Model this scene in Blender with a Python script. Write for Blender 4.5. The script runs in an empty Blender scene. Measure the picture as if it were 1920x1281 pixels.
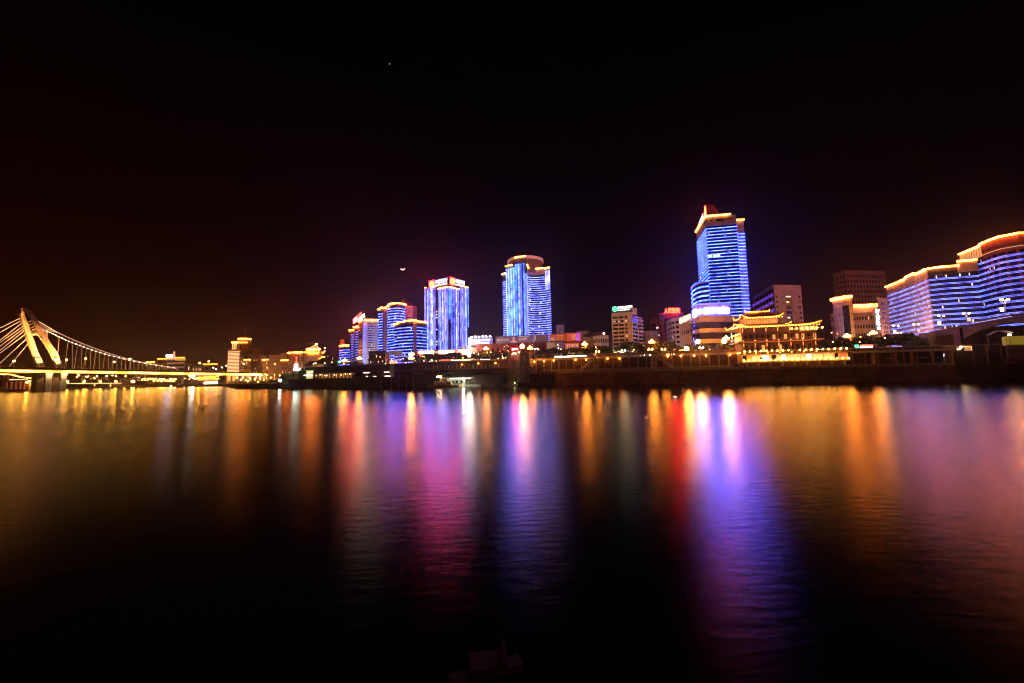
import bpy, bmesh, math, random
from mathutils import Vector, Matrix
R = math.radians
rng = random.Random(7)
S = bpy.context.scene
COL = S.collection

# ------------------------------------------------------------------ camera
F_PX, PITCH, ROLL, EYE = 740.0, math.atan(65.5/740.0), R(1.146), 5.2
cF = Vector((0, math.cos(PITCH), math.sin(PITCH)))
u0 = Vector((0, -math.sin(PITCH), math.cos(PITCH))); r0 = Vector((1, 0, 0))
cR = r0*math.cos(ROLL) - u0*math.sin(ROLL)
cU = r0*math.sin(ROLL) + u0*math.cos(ROLL)
cam = bpy.data.cameras.new('camera'); camo = bpy.data.objects.new('camera', cam); COL.objects.link(camo)
cam.sensor_width = 36.0; cam.lens = F_PX*36.0/1920.0; cam.clip_end = 20000; cam.clip_start = 0.1
m = Matrix((cR, cU, -cF)).transposed().to_4x4(); m.translation = (0, 0, EYE)
camo.matrix_world = m
S.camera = camo

# ------------------------------------------------------------------ world: night sky with city glow near the horizon
W = bpy.data.worlds.new('World'); S.world = W; W.use_nodes = True
nt = W.node_tree; nt.nodes.clear()
def wn(t): return nt.nodes.new(t)
out = wn('ShaderNodeOutputWorld'); bg = wn('ShaderNodeBackground'); bg2 = wn('ShaderNodeBackground'); add = wn('ShaderNodeAddShader')
sky = wn('ShaderNodeTexSky'); sky.sky_type = 'NISHITA'; sky.sun_disc = False; sky.sun_elevation = R(-14); sky.sun_rotation = R(200)
nt.links.new(sky.outputs[0], bg.inputs[0]); bg.inputs[1].default_value = 0.02
tc = wn('ShaderNodeTexCoord'); sp = wn('ShaderNodeSeparateXYZ'); nt.links.new(tc.outputs['Generated'], sp.inputs[0])
rz = wn('ShaderNodeValToRGB'); nt.links.new(sp.outputs[2], rz.inputs[0])      # fades with elevation
e = rz.color_ramp.elements; e[0].position = 0.0; e[0].color = (1, 1, 1, 1); e[1].position = 0.62; e[1].color = (0, 0, 0, 1)
q = e.new(0.1); q.color = (.62, .62, .62, 1); q = e.new(.3); q.color = (.2, .2, .2, 1)
mr = wn('ShaderNodeMapRange'); mr.inputs[1].default_value = -0.95; mr.inputs[2].default_value = 0.9; nt.links.new(sp.outputs[0], mr.inputs[0])
rx = wn('ShaderNodeValToRGB'); nt.links.new(mr.outputs[0], rx.inputs[0])      # town glow: sodium over the bridge, violet over the towers
e = rx.color_ramp.elements; e[0].position = 0.0; e[0].color = (.022, .0016, .0004, 1); e[1].position = 1; e[1].color = (.010, .0012, .0010, 1)
for p, c in ((.18, (.020, .0016, .0010)), (.34, (.024, .0022, .0085)), (.5, (.0085, .0009, .0075)), (.66, (.0065, .0009, .0085)), (.8, (.0075, .0009, .003))):
    q = e.new(p); q.color = (*c, 1)
mx = wn('ShaderNodeMix'); mx.data_type = 'RGBA'; mx.blend_type = 'MULTIPLY'; mx.inputs[0].default_value = 1
nt.links.new(rx.outputs[0], mx.inputs[6]); nt.links.new(rz.outputs[0], mx.inputs[7])
# added warm sky glow behind the viewer, fill light for bank and facades
mb_ = wn('ShaderNodeMapRange'); mb_.interpolation_type = 'SMOOTHSTEP'; mb_.inputs[1].default_value = .05; mb_.inputs[2].default_value = -.7; mb_.inputs[3].default_value = 0; mb_.inputs[4].default_value = 1; nt.links.new(sp.outputs[1], mb_.inputs[0])
my = wn('ShaderNodeMix'); my.data_type = 'RGBA'; my.inputs[7].default_value = (.27, .07, .028, 1); nt.links.new(mb_.outputs[0], my.inputs[0]); nt.links.new(rx.outputs[0], my.inputs[6]); nt.links.new(my.outputs[2], mx.inputs[6])
nt.links.new(mx.outputs[2], bg2.inputs[0]); bg2.inputs[1].default_value = 1.0
nt.links.new(bg.outputs[0], add.inputs[0]); nt.links.new(bg2.outputs[0], add.inputs[1]); nt.links.new(add.outputs[0], out.inputs[0])
# faint moonlight (the crescent stands over the white block)
sl = bpy.data.lights.new('moonlight', 'SUN'); sl.energy = 0.002; sl.angle = R(.5); sl.color = (1, .9, .8)
so = bpy.data.objects.new('moonlight', sl); COL.objects.link(so); so.rotation_euler = (R(-75), 0, R(20))
S.view_settings.view_transform = 'Standard'; S.view_settings.look = 'None'; S.view_settings.exposure = 0; S.view_settings.gamma = 1
S.cycles.use_denoising = True; S.cycles.max_bounces = 4; S.cycles.diffuse_bounces = 2; S.cycles.glossy_bounces = 3
S.cycles.filter_width = 1.15; S.cycles.sample_clamp_indirect = 8; S.cycles.use_light_tree = True; S.cycles.caustics_reflective = False

# ------------------------------------------------------------------ pixel -> place
def ray(px, py): return cF*F_PX + cR*(px-960) - cU*(py-640.5)
def at(px, py, Y):
    d = ray(px, py); return Vector((0, 0, EYE)) + d*(Y/d.y)
def hor(px): return 706 - .02*(px-960)
def G(px, py, Y): p = at(px, py, Y); return Vector((p.x, p.y))
def Zp(px, py, Y): return at(px, py, Y).z
def at_z(px, py, z):
    d = ray(px, py); return Vector((0, 0, EYE)) + d*((z-EYE)/d.z)

# ------------------------------------------------------------------ materials
MAT = {}
def nodes(name):
    m = bpy.data.materials.new(name); m.use_nodes = True; t = m.node_tree
    return m, t, t.nodes['Principled BSDF']
def mat(name, col, rough=.7, var=.25, scale=.35, metal=0, stain=0):
    if name in MAT: return MAT[name]
    m, t, b = nodes(name)
    b.inputs['Roughness'].default_value = rough; b.inputs['Metallic'].default_value = metal
    n = t.nodes.new('ShaderNodeTexNoise'); n.inputs['Scale'].default_value = scale; n.inputs['Detail'].default_value = 6
    c = t.nodes.new('ShaderNodeTexCoord'); t.links.new(c.outputs['Object'], n.inputs['Vector'])
    r = t.nodes.new('ShaderNodeValToRGB'); t.links.new(n.outputs[0], r.inputs[0])
    r.color_ramp.elements[0].position = .3; r.color_ramp.elements[1].position = .7
    r.color_ramp.elements[0].color = (*[x*(1-var) for x in col], 1); r.color_ramp.elements[1].color = (*[min(1, x*(1+var)) for x in col], 1)
    t.links.new(r.outputs[0], b.inputs['Base Color'])
    MAT[name] = m; return m
def emit(name, col, s, var=0):
    if name in MAT: return MAT[name]
    m, t, b = nodes(name)
    b.inputs['Base Color'].default_value = (*[min(.8, .2+.5*x) for x in col], 1); b.inputs['Roughness'].default_value = .4
    b.inputs['Emission Color'].default_value = (*col, 1); b.inputs['Emission Strength'].default_value = s
    if var:      # tubes of unequal brightness, some of them failing
        c = t.nodes.new('ShaderNodeTexCoord'); n = t.nodes.new('ShaderNodeTexNoise'); n.inputs['Scale'].default_value = var; n.inputs['Detail'].default_value = 3
        t.links.new(c.outputs['Object'], n.inputs['Vector']); r = t.nodes.new('ShaderNodeMapRange'); r.inputs[1].default_value = .36; r.inputs[2].default_value = .62; r.inputs[3].default_value = s*.22; r.inputs[4].default_value = s*1.35
        t.links.new(n.outputs[0], r.inputs[0]); t.links.new(r.outputs[0], b.inputs['Emission Strength'])
    MAT[name] = m; return m
def stone(name, c1, c2, scale, mortar):
    m, t, b = nodes(name); b.inputs['Roughness'].default_value = .85
    c = t.nodes.new('ShaderNodeTexCoord'); v = t.nodes.new('ShaderNodeTexVoronoi'); v.inputs['Scale'].default_value = scale
    t.links.new(c.outputs['Object'], v.inputs['Vector'])
    n = t.nodes.new('ShaderNodeTexNoise'); n.inputs['Scale'].default_value = .12; n.inputs['Detail'].default_value = 8; t.links.new(c.outputs['Object'], n.inputs['Vector'])
    r = t.nodes.new('ShaderNodeValToRGB'); t.links.new(n.outputs[0], r.inputs[0]); r.color_ramp.elements[0].position = .36; r.color_ramp.elements[1].position = .62
    r.color_ramp.elements[0].color = (*c1, 1); r.color_ramp.elements[1].color = (*c2, 1)
    x = t.nodes.new('ShaderNodeMix'); x.data_type = 'RGBA'; x.blend_type = 'MULTIPLY'; x.inputs[0].default_value = mortar
    t.links.new(r.outputs[0], x.inputs[6]); t.links.new(v.outputs['Color'], x.inputs[7]); t.links.new(x.outputs[2], b.inputs['Base Color'])
    bp = t.nodes.new('ShaderNodeBump'); bp.inputs['Strength'].default_value = .5; bp.inputs['Distance'].default_value = .2
    t.links.new(v.outputs['Distance'], bp.inputs['Height']); t.links.new(bp.outputs[0], b.inputs['Normal'])
    MAT[name] = m; return m

W_LILAC = mat('lilac_render', (.46, .40, .47)); W_PINK = mat('pink_tile', (.50, .36, .32)); W_BEIGE = mat('beige_tile', (.48, .38, .30))
W_WHITE = mat('white_render', (.62, .58, .58)); W_RED = mat('red_tile', (.30, .09, .09)); W_BROWN = mat('brown_tile', (.22, .12, .08))
W_DARK = mat('dark_render', (.06, .045, .05)); W_BLUE = mat('blue_tile', (.075, .075, .15)); W_GREY = mat('grey_concrete', (.30, .27, .25), .85)
W_CONC = mat('pale_concrete', (.48, .44, .36), .8, .18, .5)
GLASS = mat('dark_glass', (.012, .014, .035), .12, .4, .8); GLASSB = mat('blue_glass', (.02, .025, .10), .1, .4, .8)
STEEL = mat('painted_steel', (.45, .42, .38), .45); IRON = mat('dark_iron', (.06, .05, .045), .5); WOODM = mat('red_timber', (.20, .06, .03), .6)
ROOF = mat('dark_roof', (.10, .07, .06)); TILE = mat('orange_glazed_tile', (.30, .09, .03), .35); BARK = mat('bark', (.10, .07, .05), .9)
LED = emit('blue_led', (.045, .075, 1.0), 11, .25); LEDW = emit('violet_led_wash', (.10, .125, 1.0), 2.3, .12); LEDP = emit('pale_led', (.25, .27, 1.0), 3.6, .2); LEDB = emit('azure_led', (.03, .13, 1.0), 4.2, .15)  # LEDW: wash light on walls, given to the panels as glow
LEDH = emit('pale_blue_led', (.10, .14, 1.0), 6.0, .22); LEDT = emit('deep_blue_led', (.030, .066, 1.0), 17, .22); LEDV = emit('violet_led', (.19, .15, 1.0), 2.8, .15)
WARM = emit('warm_strip', (1, .20, .024), 36.0, .3); WARM2 = emit('orange_strip', (1, .19, .014), 16, .6); WARMT = emit('crown_strip', (1, .33, .06), 11, .3); GOLD = emit('gold_fascia', (1, .44, .05), 13, .08)
LIT = emit('lit_window_warm', (1, .72, .38), 1.6); LITW = emit('lit_window_white', (.85, .95, .75), 1.8); LITD = emit('dim_window', (1, .55, .25), .35)
SIGNW = emit('white_sign', (.9, .85, 1), 2.6); SIGNR = emit('red_sign', (1, .07, .05), 10); SIGNY = emit('yellow_sign', (1, .62, .12), 4.5)
SIGNB = emit('blue_white_sign', (.16, .14, 1), 60); SIGNG = emit('green_sign', (.05, .8, .35), 3.5); SHOPW = emit('white_shop_sign', (1, .66, .36), 16)
SHOPR = emit('red_shop_sign', (1, .12, .06), 4); SHOPY = emit('yellow_shop_sign', (.9, .7, .08), 2.2)
GLOBE = emit('lamp_globe', (1, .27, .028), 130); GLOBES = emit('star_lamp_globe', (1, .33, .05), 330); GLOBEW = emit('white_globe', (1, .70, .36), 50); SMALLG = emit('small_globe', (1, .25, .022), 75)
FLOOD = emit('white_floodlight', (1, .95, .85), 60); FARL = emit('far_lamp', (1, .38, .035), 170); FARW = emit('far_white_lamp', (.85, .88, 1), 34)
POSTERB = emit('blue_billboard', (.07, .06, .20), .5); POSTERR = emit('red_billboard', (.75, .05, .02), .42); POSTERT = emit('billboard_letter', (.9, .6, .45), .6)
TAIL = emit('tail_light', (1, .05, .02), 14); SIGNBACK = emit('red_backlit_panel', (1, .0022, .0075), 70); SIGNBACKW = emit('grey_backlit_panel', (.40, .34, .6), .10)

def leafmat(name, a, b_):
    m, t, b = nodes(name); b.inputs['Roughness'].default_value = .6
    n = t.nodes.new('ShaderNodeTexNoise'); n.inputs['Scale'].default_value = .9; c = t.nodes.new('ShaderNodeTexCoord'); t.links.new(c.outputs['Object'], n.inputs['Vector'])
    r = t.nodes.new('ShaderNodeValToRGB'); t.links.new(n.outputs[0], r.inputs[0]); r.color_ramp.elements[0].position = .35; r.color_ramp.elements[1].position = .65
    r.color_ramp.elements[0].color = (*a, 1); r.color_ramp.elements[1].color = (*b_, 1); t.links.new(r.outputs[0], b.inputs['Base Color'])
    MAT[name] = m; return m
LEAF = leafmat('leaf', (.05, .055, .014), (.11, .12, .03)); LEAFG = leafmat('fresh_leaf', (.06, .12, .02), (.12, .20, .04))

# ------------------------------------------------------------------ mesh builder
def fill_flood(parent, src, tgt, watts, col, size=80):
    """an added floodlight, unseen: small housing on the ground in front of the facade plus its beam"""
    s = Vector(src); d = (Vector(tgt)-s)
    f = MB().box(s-Vector((0, 0, .5))-d.normalized()*.9, 1.0, .7, .8).build('floodlight', IRON, parent)
    ld = bpy.data.lights.new('floodlight_beam', 'SPOT'); ld.energy = watts; ld.color = col; ld.spot_size = R(size); ld.spot_blend = .7; ld.shadow_soft_size = .4
    o = bpy.data.objects.new('floodlight_beam', ld); COL.objects.link(o); o.location = s; o.rotation_euler = d.to_track_quat('-Z', 'Y').to_euler()
class MB:
    def __init__(s): s.v = []; s.f = []
    def quadbox(s, b, t):           # two rings of equal length -> closed solid
        n = len(b); o = len(s.v); s.v += [Vector(p) for p in b] + [Vector(p) for p in t]
        for i in range(n): j = (i+1) % n; s.f.append((o+i, o+j, o+n+j, o+n+i))
        s.f.append(tuple(o+n-1-i for i in range(n))); s.f.append(tuple(o+n+i for i in range(n)))
        return s
    def prism(s, poly, z0, z1):
        return s.quadbox([(p[0], p[1], z0) for p in poly], [(p[0], p[1], z1) for p in poly])
    def box(s, c, sx, sy, sz, xd=(1, 0)):   # centre of base, size, direction of x
        x = Vector((xd[0], xd[1], 0)).normalized(); y = Vector((-x.y, x.x, 0)); c = Vector(c)
        b = [c - x*sx/2 - y*sy/2, c + x*sx/2 - y*sy/2, c + x*sx/2 + y*sy/2, c - x*sx/2 + y*sy/2]
        return s.quadbox(b, [p + Vector((0, 0, sz)) for p in b])
    def tube(s, a, b, r, r2=None, n=6):
        a = Vector(a); b = Vector(b); d = (b-a); r2 = r if r2 is None else r2
        if d.length < 1e-6: return s
        d.normalize(); h = Vector((0, 0, 1)) if abs(d.z) < .9 else Vector((1, 0, 0)); x = d.cross(h).normalized(); y = d.cross(x)
        ring = lambda c, q: [c + (x*math.cos(k*2*math.pi/n) + y*math.sin(k*2*math.pi/n))*q for k in range(n)]
        return s.quadbox(ring(a, r), ring(b, r2))
    def path(s, pts, r, n=5):
        for a, b in zip(pts, pts[1:]): s.tube(a, b, r, r, n)
        return s
    def ball(s, c, r, n=8, m=6, sz=1):
        c = Vector(c); o = len(s.v)
        for i in range(1, m):
            th = math.pi*i/m
            for k in range(n): ph = 2*math.pi*k/n; s.v.append(c + Vector((math.sin(th)*math.cos(ph), math.sin(th)*math.sin(ph), sz*math.cos(th)))*r)
        s.v += [c + Vector((0, 0, r*sz)), c - Vector((0, 0, r*sz))]; a = len(s.v)-2; b = a+1
        for i in range(m-2):
            for k in range(n): j = (k+1) % n; s.f.append((o+i*n+k, o+(i+1)*n+k, o+(i+1)*n+j, o+i*n+j))
        for k in range(n):
            j = (k+1) % n; s.f.append((a, o+k, o+j)); s.f.append((b, o+(m-2)*n+j, o+(m-2)*n+k))
        return s
    def face(s, pts): o = len(s.v); s.v += [Vector(p) for p in pts]; s.f.append(tuple(range(o, o+len(pts)))); return s
    def ribbon(s, poly, f0, f1, z0, z1, o0, o1):
        pts = sub(poly, f0, f1)
        a = [p - nn*o0 for p, nn in pts]; b = [p - nn*o1 for p, nn in pts]   # nn points away from the viewer
        ring = a + b[::-1]
        # strips built segment by segment so concave runs stay valid
        for i in range(len(pts)-1):
            s.prism([a[i], a[i+1], b[i+1], b[i]], z0, z1)
        return s
    def build(s, name, m, parent=None, smooth=False):
        off = WLOC.get(parent.name, Vector()) if parent else Vector()
        me = bpy.data.meshes.new(name); me.from_pydata([tuple(v-off) for v in s.v], [], s.f); me.update()
        bm = bmesh.new(); bm.from_mesh(me); bmesh.ops.recalc_face_normals(bm, faces=bm.faces); bm.to_mesh(me); bm.free()
        if smooth: me.polygons.foreach_set('use_smooth', [True]*len(me.polygons))
        o = bpy.data.objects.new(name, me); me.materials.append(m); COL.objects.link(o)
        if parent: o.parent = parent; WLOC[o.name] = off
        return o
WLOC = {}
def sub(poly, f0, f1):
    P = [Vector((p[0], p[1])) for p in poly]
    L = [0]
    for a, b in zip(P, P[1:]): L.append(L[-1] + (b-a).length)
    T = L[-1]; segn = []
    for a, b in zip(P, P[1:]): t = (b-a).normalized(); segn.append(Vector((-t.y, t.x)))
    # seen from the water, the face's outer side looks to the camera; orient by the camera
    res = []
    def nrm(i):      # vertex normal with mitre
        if i == 0: return segn[0]
        if i == len(P)-1: return segn[-1]
        n = (segn[i-1] + segn[i]).normalized(); return n / max(.4, n.dot(segn[i]))
    def pt(f):
        d = f*T
        for i in range(len(P)-1):
            if d <= L[i+1] + 1e-6: return i, P[i].lerp(P[i+1], (d-L[i])/max(1e-6, L[i+1]-L[i]))
        return len(P)-2, P[-1]
    i0, p0 = pt(f0); i1, p1 = pt(f1)
    res.append((p0, nrm(0) if f0 <= 0 else segn[i0]))
    for k in range(i0+1, i1+1):
        if (P[k]-p0).length > 1e-3 and (P[k]-p1).length > 1e-3: res.append((P[k], nrm(k)))
    res.append((p1, nrm(len(P)-1) if f1 >= 1 else segn[i1]))
    return res
def posn(poly, f):
    (p, n), = sub(poly, f, f)[:1]; return p, n

def tag(o, label=None, cat=None, group=None, kind=None):
    if label: o['label'] = label
    if cat: o['category'] = cat
    if group: o['group'] = group
    if kind: o['kind'] = kind
    return o
def thing(name, label, cat, loc=(0, 0, 0), group=None):
    o = bpy.data.objects.new(name, None); COL.objects.link(o); o.location = loc; o.empty_display_size = .5
    WLOC[o.name] = Vector(loc); return tag(o, label, cat, group)
def copy_tree(o, parent=None):
    c = o.copy(); COL.objects.link(c)
    if parent: c.parent = parent
    for ch in list(o.children): copy_tree(ch, c)
    return c
def text(body, quad, mt, name, parent, depth=.4):
    """lettering stretched over quad = (bottom-left, bottom-right, top-left) in world space, real extruded letters"""
    cu = bpy.data.curves.new('t', 'FONT'); cu.body = body; cu.extrude = .06; cu.resolution_u = 2
    ob = bpy.data.objects.new('t', cu); COL.objects.link(ob)
    dg = bpy.context.evaluated_depsgraph_get(); me = bpy.data.meshes.new_from_object(ob.evaluated_get(dg))
    bpy.data.objects.remove(ob)
    xs = [v.co.x for v in me.vertices]; ys = [v.co.y for v in me.vertices]
    if not xs: return None
    x0, x1, y0, y1 = min(xs), max(xs), min(ys), max(ys)
    bl, br, tl = [Vector(q) for q in quad]; ex = br-bl; ey = tl-bl; nz = ex.cross(ey).normalized()
    off = WLOC.get(parent.name, Vector()) if parent else Vector()
    for v in me.vertices:
        v.co = bl + ex*((v.co.x-x0)/(x1-x0)) + ey*((v.co.y-y0)/(y1-y0)) + nz*(v.co.z/.06*depth/2) - off
    me.name = name; me.materials.clear(); me.materials.append(mt)
    o = bpy.data.objects.new(name, me); COL.objects.link(o)
    if parent: o.parent = parent
    WLOC[o.name] = off
    return o
def marks(mb, bl, ex, ey, n, rows=1, seed=1, fill=.75):
    """small illegible letter blocks along a sign"""
    r = random.Random(seed); bl = Vector(bl); nz = ex.cross(ey).normalized()*.25
    for k in range(rows):
        for i in range(n):
            x = (i+.12)/n; w = fill/n*(.8+.3*r.random()); y0 = (k+.12)/rows; h = .76/rows
            def q(a, b, c, d): 
                p = bl+ex*a+ey*b; mb.quadbox([p, p+ex*c, p+ex*c+ey*d, p+ey*d], [p+nz, p+ex*c+nz, p+ex*c+ey*d+nz, p+ey*d+nz])
            q(x, y0+h*.8, w, h*.2); q(x+w*.38, y0, w*.24, h*.78)
            if r.random() < .7: q(x, y0+h*.38, w*.36, h*.18); q(x+w*.64, y0+h*.38, w*.36, h*.18)
            if r.random() < .6: q(x, y0, w*.36, h*.2)
            if r.random() < .6: q(x+w*.64, y0, w*.36, h*.2)
    return mb

# ------------------------------------------------------------------ the general building
def foot(poly, depth):
    back = [p*(1+depth/p.length) for p in poly]
    return list(poly) + back[::-1]
def block(name, label, poly, ztop, zb=15.3, depth=22, wall=W_LILAC, floors=0, glass=GLASS, gz=(.35, .85), rng_f=(0.02, .98), pier=0, pw=.35,
          led=None, ledz=(.1,), ledh=.4, roof=None, rooff=(0, 1), lit=0, litm=None, litlist=(), z0=None, par=1.2, cat='building', seed=1, ledf=(0, 1), root=None, litw=.05):
    r = random.Random(seed)
    poly = [Vector((p[0], p[1])) for p in poly]
    c = sum(poly, Vector((0, 0)))/len(poly)
    if root is None: root = thing(name, label, cat, (c.x, c.y, zb))
    root['_'] = 0; del root['_']
    wmb = MB().prism(foot(poly, depth), zb, ztop)
    z0 = zb+4 if z0 is None else z0
    if floors:
        fh = (ztop-par-z0)/floors
        for k in range(floors):
            a = z0 + k*fh
            MB().ribbon(poly, rng_f[0], rng_f[1], a+gz[0]*fh, a+gz[1]*fh, -.05, .12).build('window_band', glass, root)
            wmb.ribbon(poly, 0, 1, a+(gz[1]-1)*fh+.02, a+gz[0]*fh-.02, -.1, .30)
            if led:
                for zz in ledz: MB().ribbon(poly, ledf[0], ledf[1], a+zz*fh, a+zz*fh+ledh, .31, .55).build('light_strip', led, root)
        if pier:
            for i in range(pier):
                f = rng_f[0] + (rng_f[1]-rng_f[0])*(i+.5)/pier
                L = sum((b-a_).length for a_, b in zip(poly, poly[1:])); h = pw/2/L
                wmb.ribbon(poly, max(0, f-h), min(1, f+h), z0, ztop-par, -.1, .26)
        for k in range(lit):
            fl = r.randrange(floors); f = rng_f[0]+.03+(rng_f[1]-rng_f[0]-.06)*r.random(); L = litw*(.5+r.random()*.8)
            MB().ribbon(poly, f, min(.995, f+L), z0+fl*fh+(gz[0]+.04)*fh, z0+fl*fh+(gz[1]-.06)*fh, .1, .2).build('lit_window', litm or r.choice([LIT, LITW, LIT]), root)
        for fl, f, L in litlist:
            MB().ribbon(poly, f, f+L, z0+fl*fh+(gz[0]+.04)*fh, z0+fl*fh+(gz[1]-.06)*fh, .1, .2).build('lit_window', LITW, root)
    wmb.ribbon(poly, 0, 1, ztop-par*.5, ztop+.6, -.4, .4)
    wmb.build('wall', wall, root)
    if roof:
        MB().ribbon(poly, rooff[0], rooff[1], ztop+.2, ztop+.9, .41, .95).build('roof_light', roof, root)
    return root

# ================================================================== WATER AND GROUND
BANK = [(-161, 283), (-85, 246), (-34, 229), (24, 215), (87, 192), (128, 179), (191, 167), (262, 149), (420, 108)]
BANK = [Vector(p) for p in BANK]
def offs(d):
    ns = []
    for i in range(len(BANK)):
        a = BANK[max(0, i-1)]; b = BANK[min(len(BANK)-1, i+1)]; t = (b-a).normalized(); ns.append(Vector((-t.y, t.x)))
    return [p+n*d for p, n in zip(BANK, ns)]
def bank_f(px):       # distance fraction along the water line seen at px
    r_ = (px-960)/F_PX
    L = [0]
    for a, b in zip(BANK, BANK[1:]): L.append(L[-1]+(b-a).length)
    for i, (a, b) in enumerate(zip(BANK, BANK[1:])):
        fa = a.x-r_*a.y; fb = b.x-r_*b.y
        if fa <= 0 <= fb: return (L[i] + (b-a).length*(-fa/(fb-fa)))/L[-1]
    return 0 if r_ < 0 else 1
def bp(px, d):        # the point at offset d behind the water line, seen at px
    r_ = (px-960)/F_PX; o = offs(d)
    for a, b in zip(o, o[1:]):
        fa = a.x-r_*a.y; fb = b.x-r_*b.y
        if fa <= 0 <= fb: return a.lerp(b, -fa/(fb-fa))
    return (o[0] if r_ < o[0].x/o[0].y else o[-1]).copy()
def bdir(px):
    a = bp(px-15, 5); b = bp(px+15, 5); return (b-a).normalized()
ZL, ZU = 6.3, 15.3

def water():
    m, t, b = nodes('river_water')
    t.nodes.remove(b); gl = t.nodes.new('ShaderNodeBsdfGlossy'); gl.distribution = 'BECKMANN'; df = t.nodes.new('ShaderNodeBsdfDiffuse'); df.inputs[0].default_value = (.003, .003, .004, 1)
    fr = t.nodes.new('ShaderNodeFresnel'); fr.inputs['IOR'].default_value = 1.9; ms = t.nodes.new('ShaderNodeMixShader')
    t.links.new(fr.outputs[0], ms.inputs[0]); t.links.new(df.outputs[0], ms.inputs[1]); t.links.new(gl.outputs[0], ms.inputs[2]); t.links.new(ms.outputs[0], t.nodes['Material Output'].inputs['Surface'])
    c = t.nodes.new('ShaderNodeTexCoord'); sp_ = t.nodes.new('ShaderNodeSeparateXYZ'); t.links.new(c.outputs['Object'], sp_.inputs[0])
    # wind line: calm water under the far bank, ruffled water on the near side
    mp = t.nodes.new('ShaderNodeMapping'); mp.inputs['Scale'].default_value = (.004, .05, 1); t.links.new(c.outputs['Object'], mp.inputs[0])
    n = t.nodes.new('ShaderNodeTexNoise'); n.inputs['Scale'].default_value = 1; n.inputs['Detail'].default_value = 4; t.links.new(mp.outputs[0], n.inputs[0])
    ad = t.nodes.new('ShaderNodeMath'); ad.operation = 'MULTIPLY_ADD'; ad.inputs[1].default_value = 26; t.links.new(n.outputs[0], ad.inputs[0]); t.links.new(sp_.outputs[1], ad.inputs[2])
    r = t.nodes.new('ShaderNodeMapRange'); r.interpolation_type = 'SMOOTHSTEP'; r.inputs[1].default_value = 70; r.inputs[2].default_value = 125
    r.inputs[3].default_value = .25; r.inputs[4].default_value = .185; t.links.new(ad.outputs[0], r.inputs[0]); t.links.new(r.outputs[0], gl.inputs['Roughness'])
    mp2 = t.nodes.new('ShaderNodeMapping'); mp2.inputs['Scale'].default_value = (.9, 2.8, 1); mp2.inputs['Rotation'].default_value = (0, 0, R(-18)); t.links.new(c.outputs['Object'], mp2.inputs[0])
    n2 = t.nodes.new('ShaderNodeTexNoise'); n2.inputs['Scale'].default_value = 1.1; n2.inputs['Detail'].default_value = 5; t.links.new(mp2.outputs[0], n2.inputs[0])
    bm_ = t.nodes.new('ShaderNodeBump'); bm_.inputs['Strength'].default_value = .09; bm_.inputs['Distance'].default_value = .1
    t.links.new(n2.outputs[0], bm_.inputs['Height']); t.links.new(bm_.outputs[0], gl.inputs['Normal']); t.links.new(bm_.outputs[0], fr.inputs['Normal'])
    mb = MB().face([(-4000, -200, 0), (4000, -200, 0), (4000, 4000, 0), (-4000, 4000, 0)])
    tag(mb.build('river_water', m), kind='structure')
water()
ASPH = mat('asphalt', (.06, .055, .05), .9); EARTH = mat('dark_earth', (.05, .04, .03), .95, .4, .2); PAVE = mat('paving', (.28, .25, .22), .85)
def ground():
    o = offs(24)
    pts = [(p.x, p.y) for p in o] + [(1800, 60), (1800, 2600), (-700, 2600), (-250, 700)]
    mb = MB().prism(pts, -1, ZU); tag(mb.build('city_ground', ASPH), kind='structure')
    far = [(-3500, 380), (-1200, 392), (-525, 405), (-600, 566), (-571, 640), (-365, 500), (-230, 330), (-158, 287), (-140, 330), (-240, 720), (-690, 2590), (-3500, 2590)]
    mb = MB().prism(far, -1, 3.2); tag(mb.build('far_bank_ground', EARTH), kind='structure')
    # lower promenade and the earth bank
    i0 = 3
    a = offs(1.6); b = offs(14)
    mb = MB()
    for k in range(len(a)-1): mb.prism([a[k], a[k+1], b[k+1], b[k]], -1, ZL)
    tag(mb.build('lower_promenade', PAVE), kind='structure')
    c0 = offs(14); c1 = offs(24.0)
    mb = MB()
    for k in range(len(a)-1): mb.prism([c0[k], c0[k+1], c1[k+1], c1[k]], -1, ZU-.15)
    tag(mb.build('upper_promenade', PAVE), kind='structure')
ground()
STONE = stone('revetment_stone', (.22, .085, .05), (.40, .18, .10), .9, .55); STONED = stone('dark_stone', (.05, .03, .02), (.10, .055, .035), .7, .5)
def walls():
    p0 = offs(0); p1 = offs(1.5)
    f0 = bank_f(1040); f1 = bank_f(1790)
    def slope(name, fa, fb, m, label):
        mb = MB(); N = 40
        A = [sub(p0, fa+(fb-fa)*i/N, fa+(fb-fa)*i/N)[0][0] for i in range(N+1)]; B = [sub(p1, fa+(fb-fa)*i/N, fa+(fb-fa)*i/N)[0][0] for i in range(N+1)]
        for i in range(N):
            mb.quadbox([(*A[i], -1), (*A[i+1], -1), (*B[i+1], -1), (*B[i], -1)], [(*(A[i].lerp(B[i], .55)), ZL+.05), (*(A[i+1].lerp(B[i+1], .55)), ZL+.05), (*B[i+1], ZL+.05), (*B[i], ZL+.05)])
        return tag(mb.build(name, m), label, 'wall')
    slope('revetment_wall', f0, f1, STONE, 'long reddish stone revetment wall rising from the river below the promenade')
    slope('embankment_wall', f1+.0005, 1, STONED, 'dark unlit stone embankment wall beneath the road bridge')  # shadow of the bridge put into a darker stone colour
    slope('quay_wall', 0, f0-.0005, STONED, 'low dark quay wall behind the moored boat')
walls()
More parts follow.
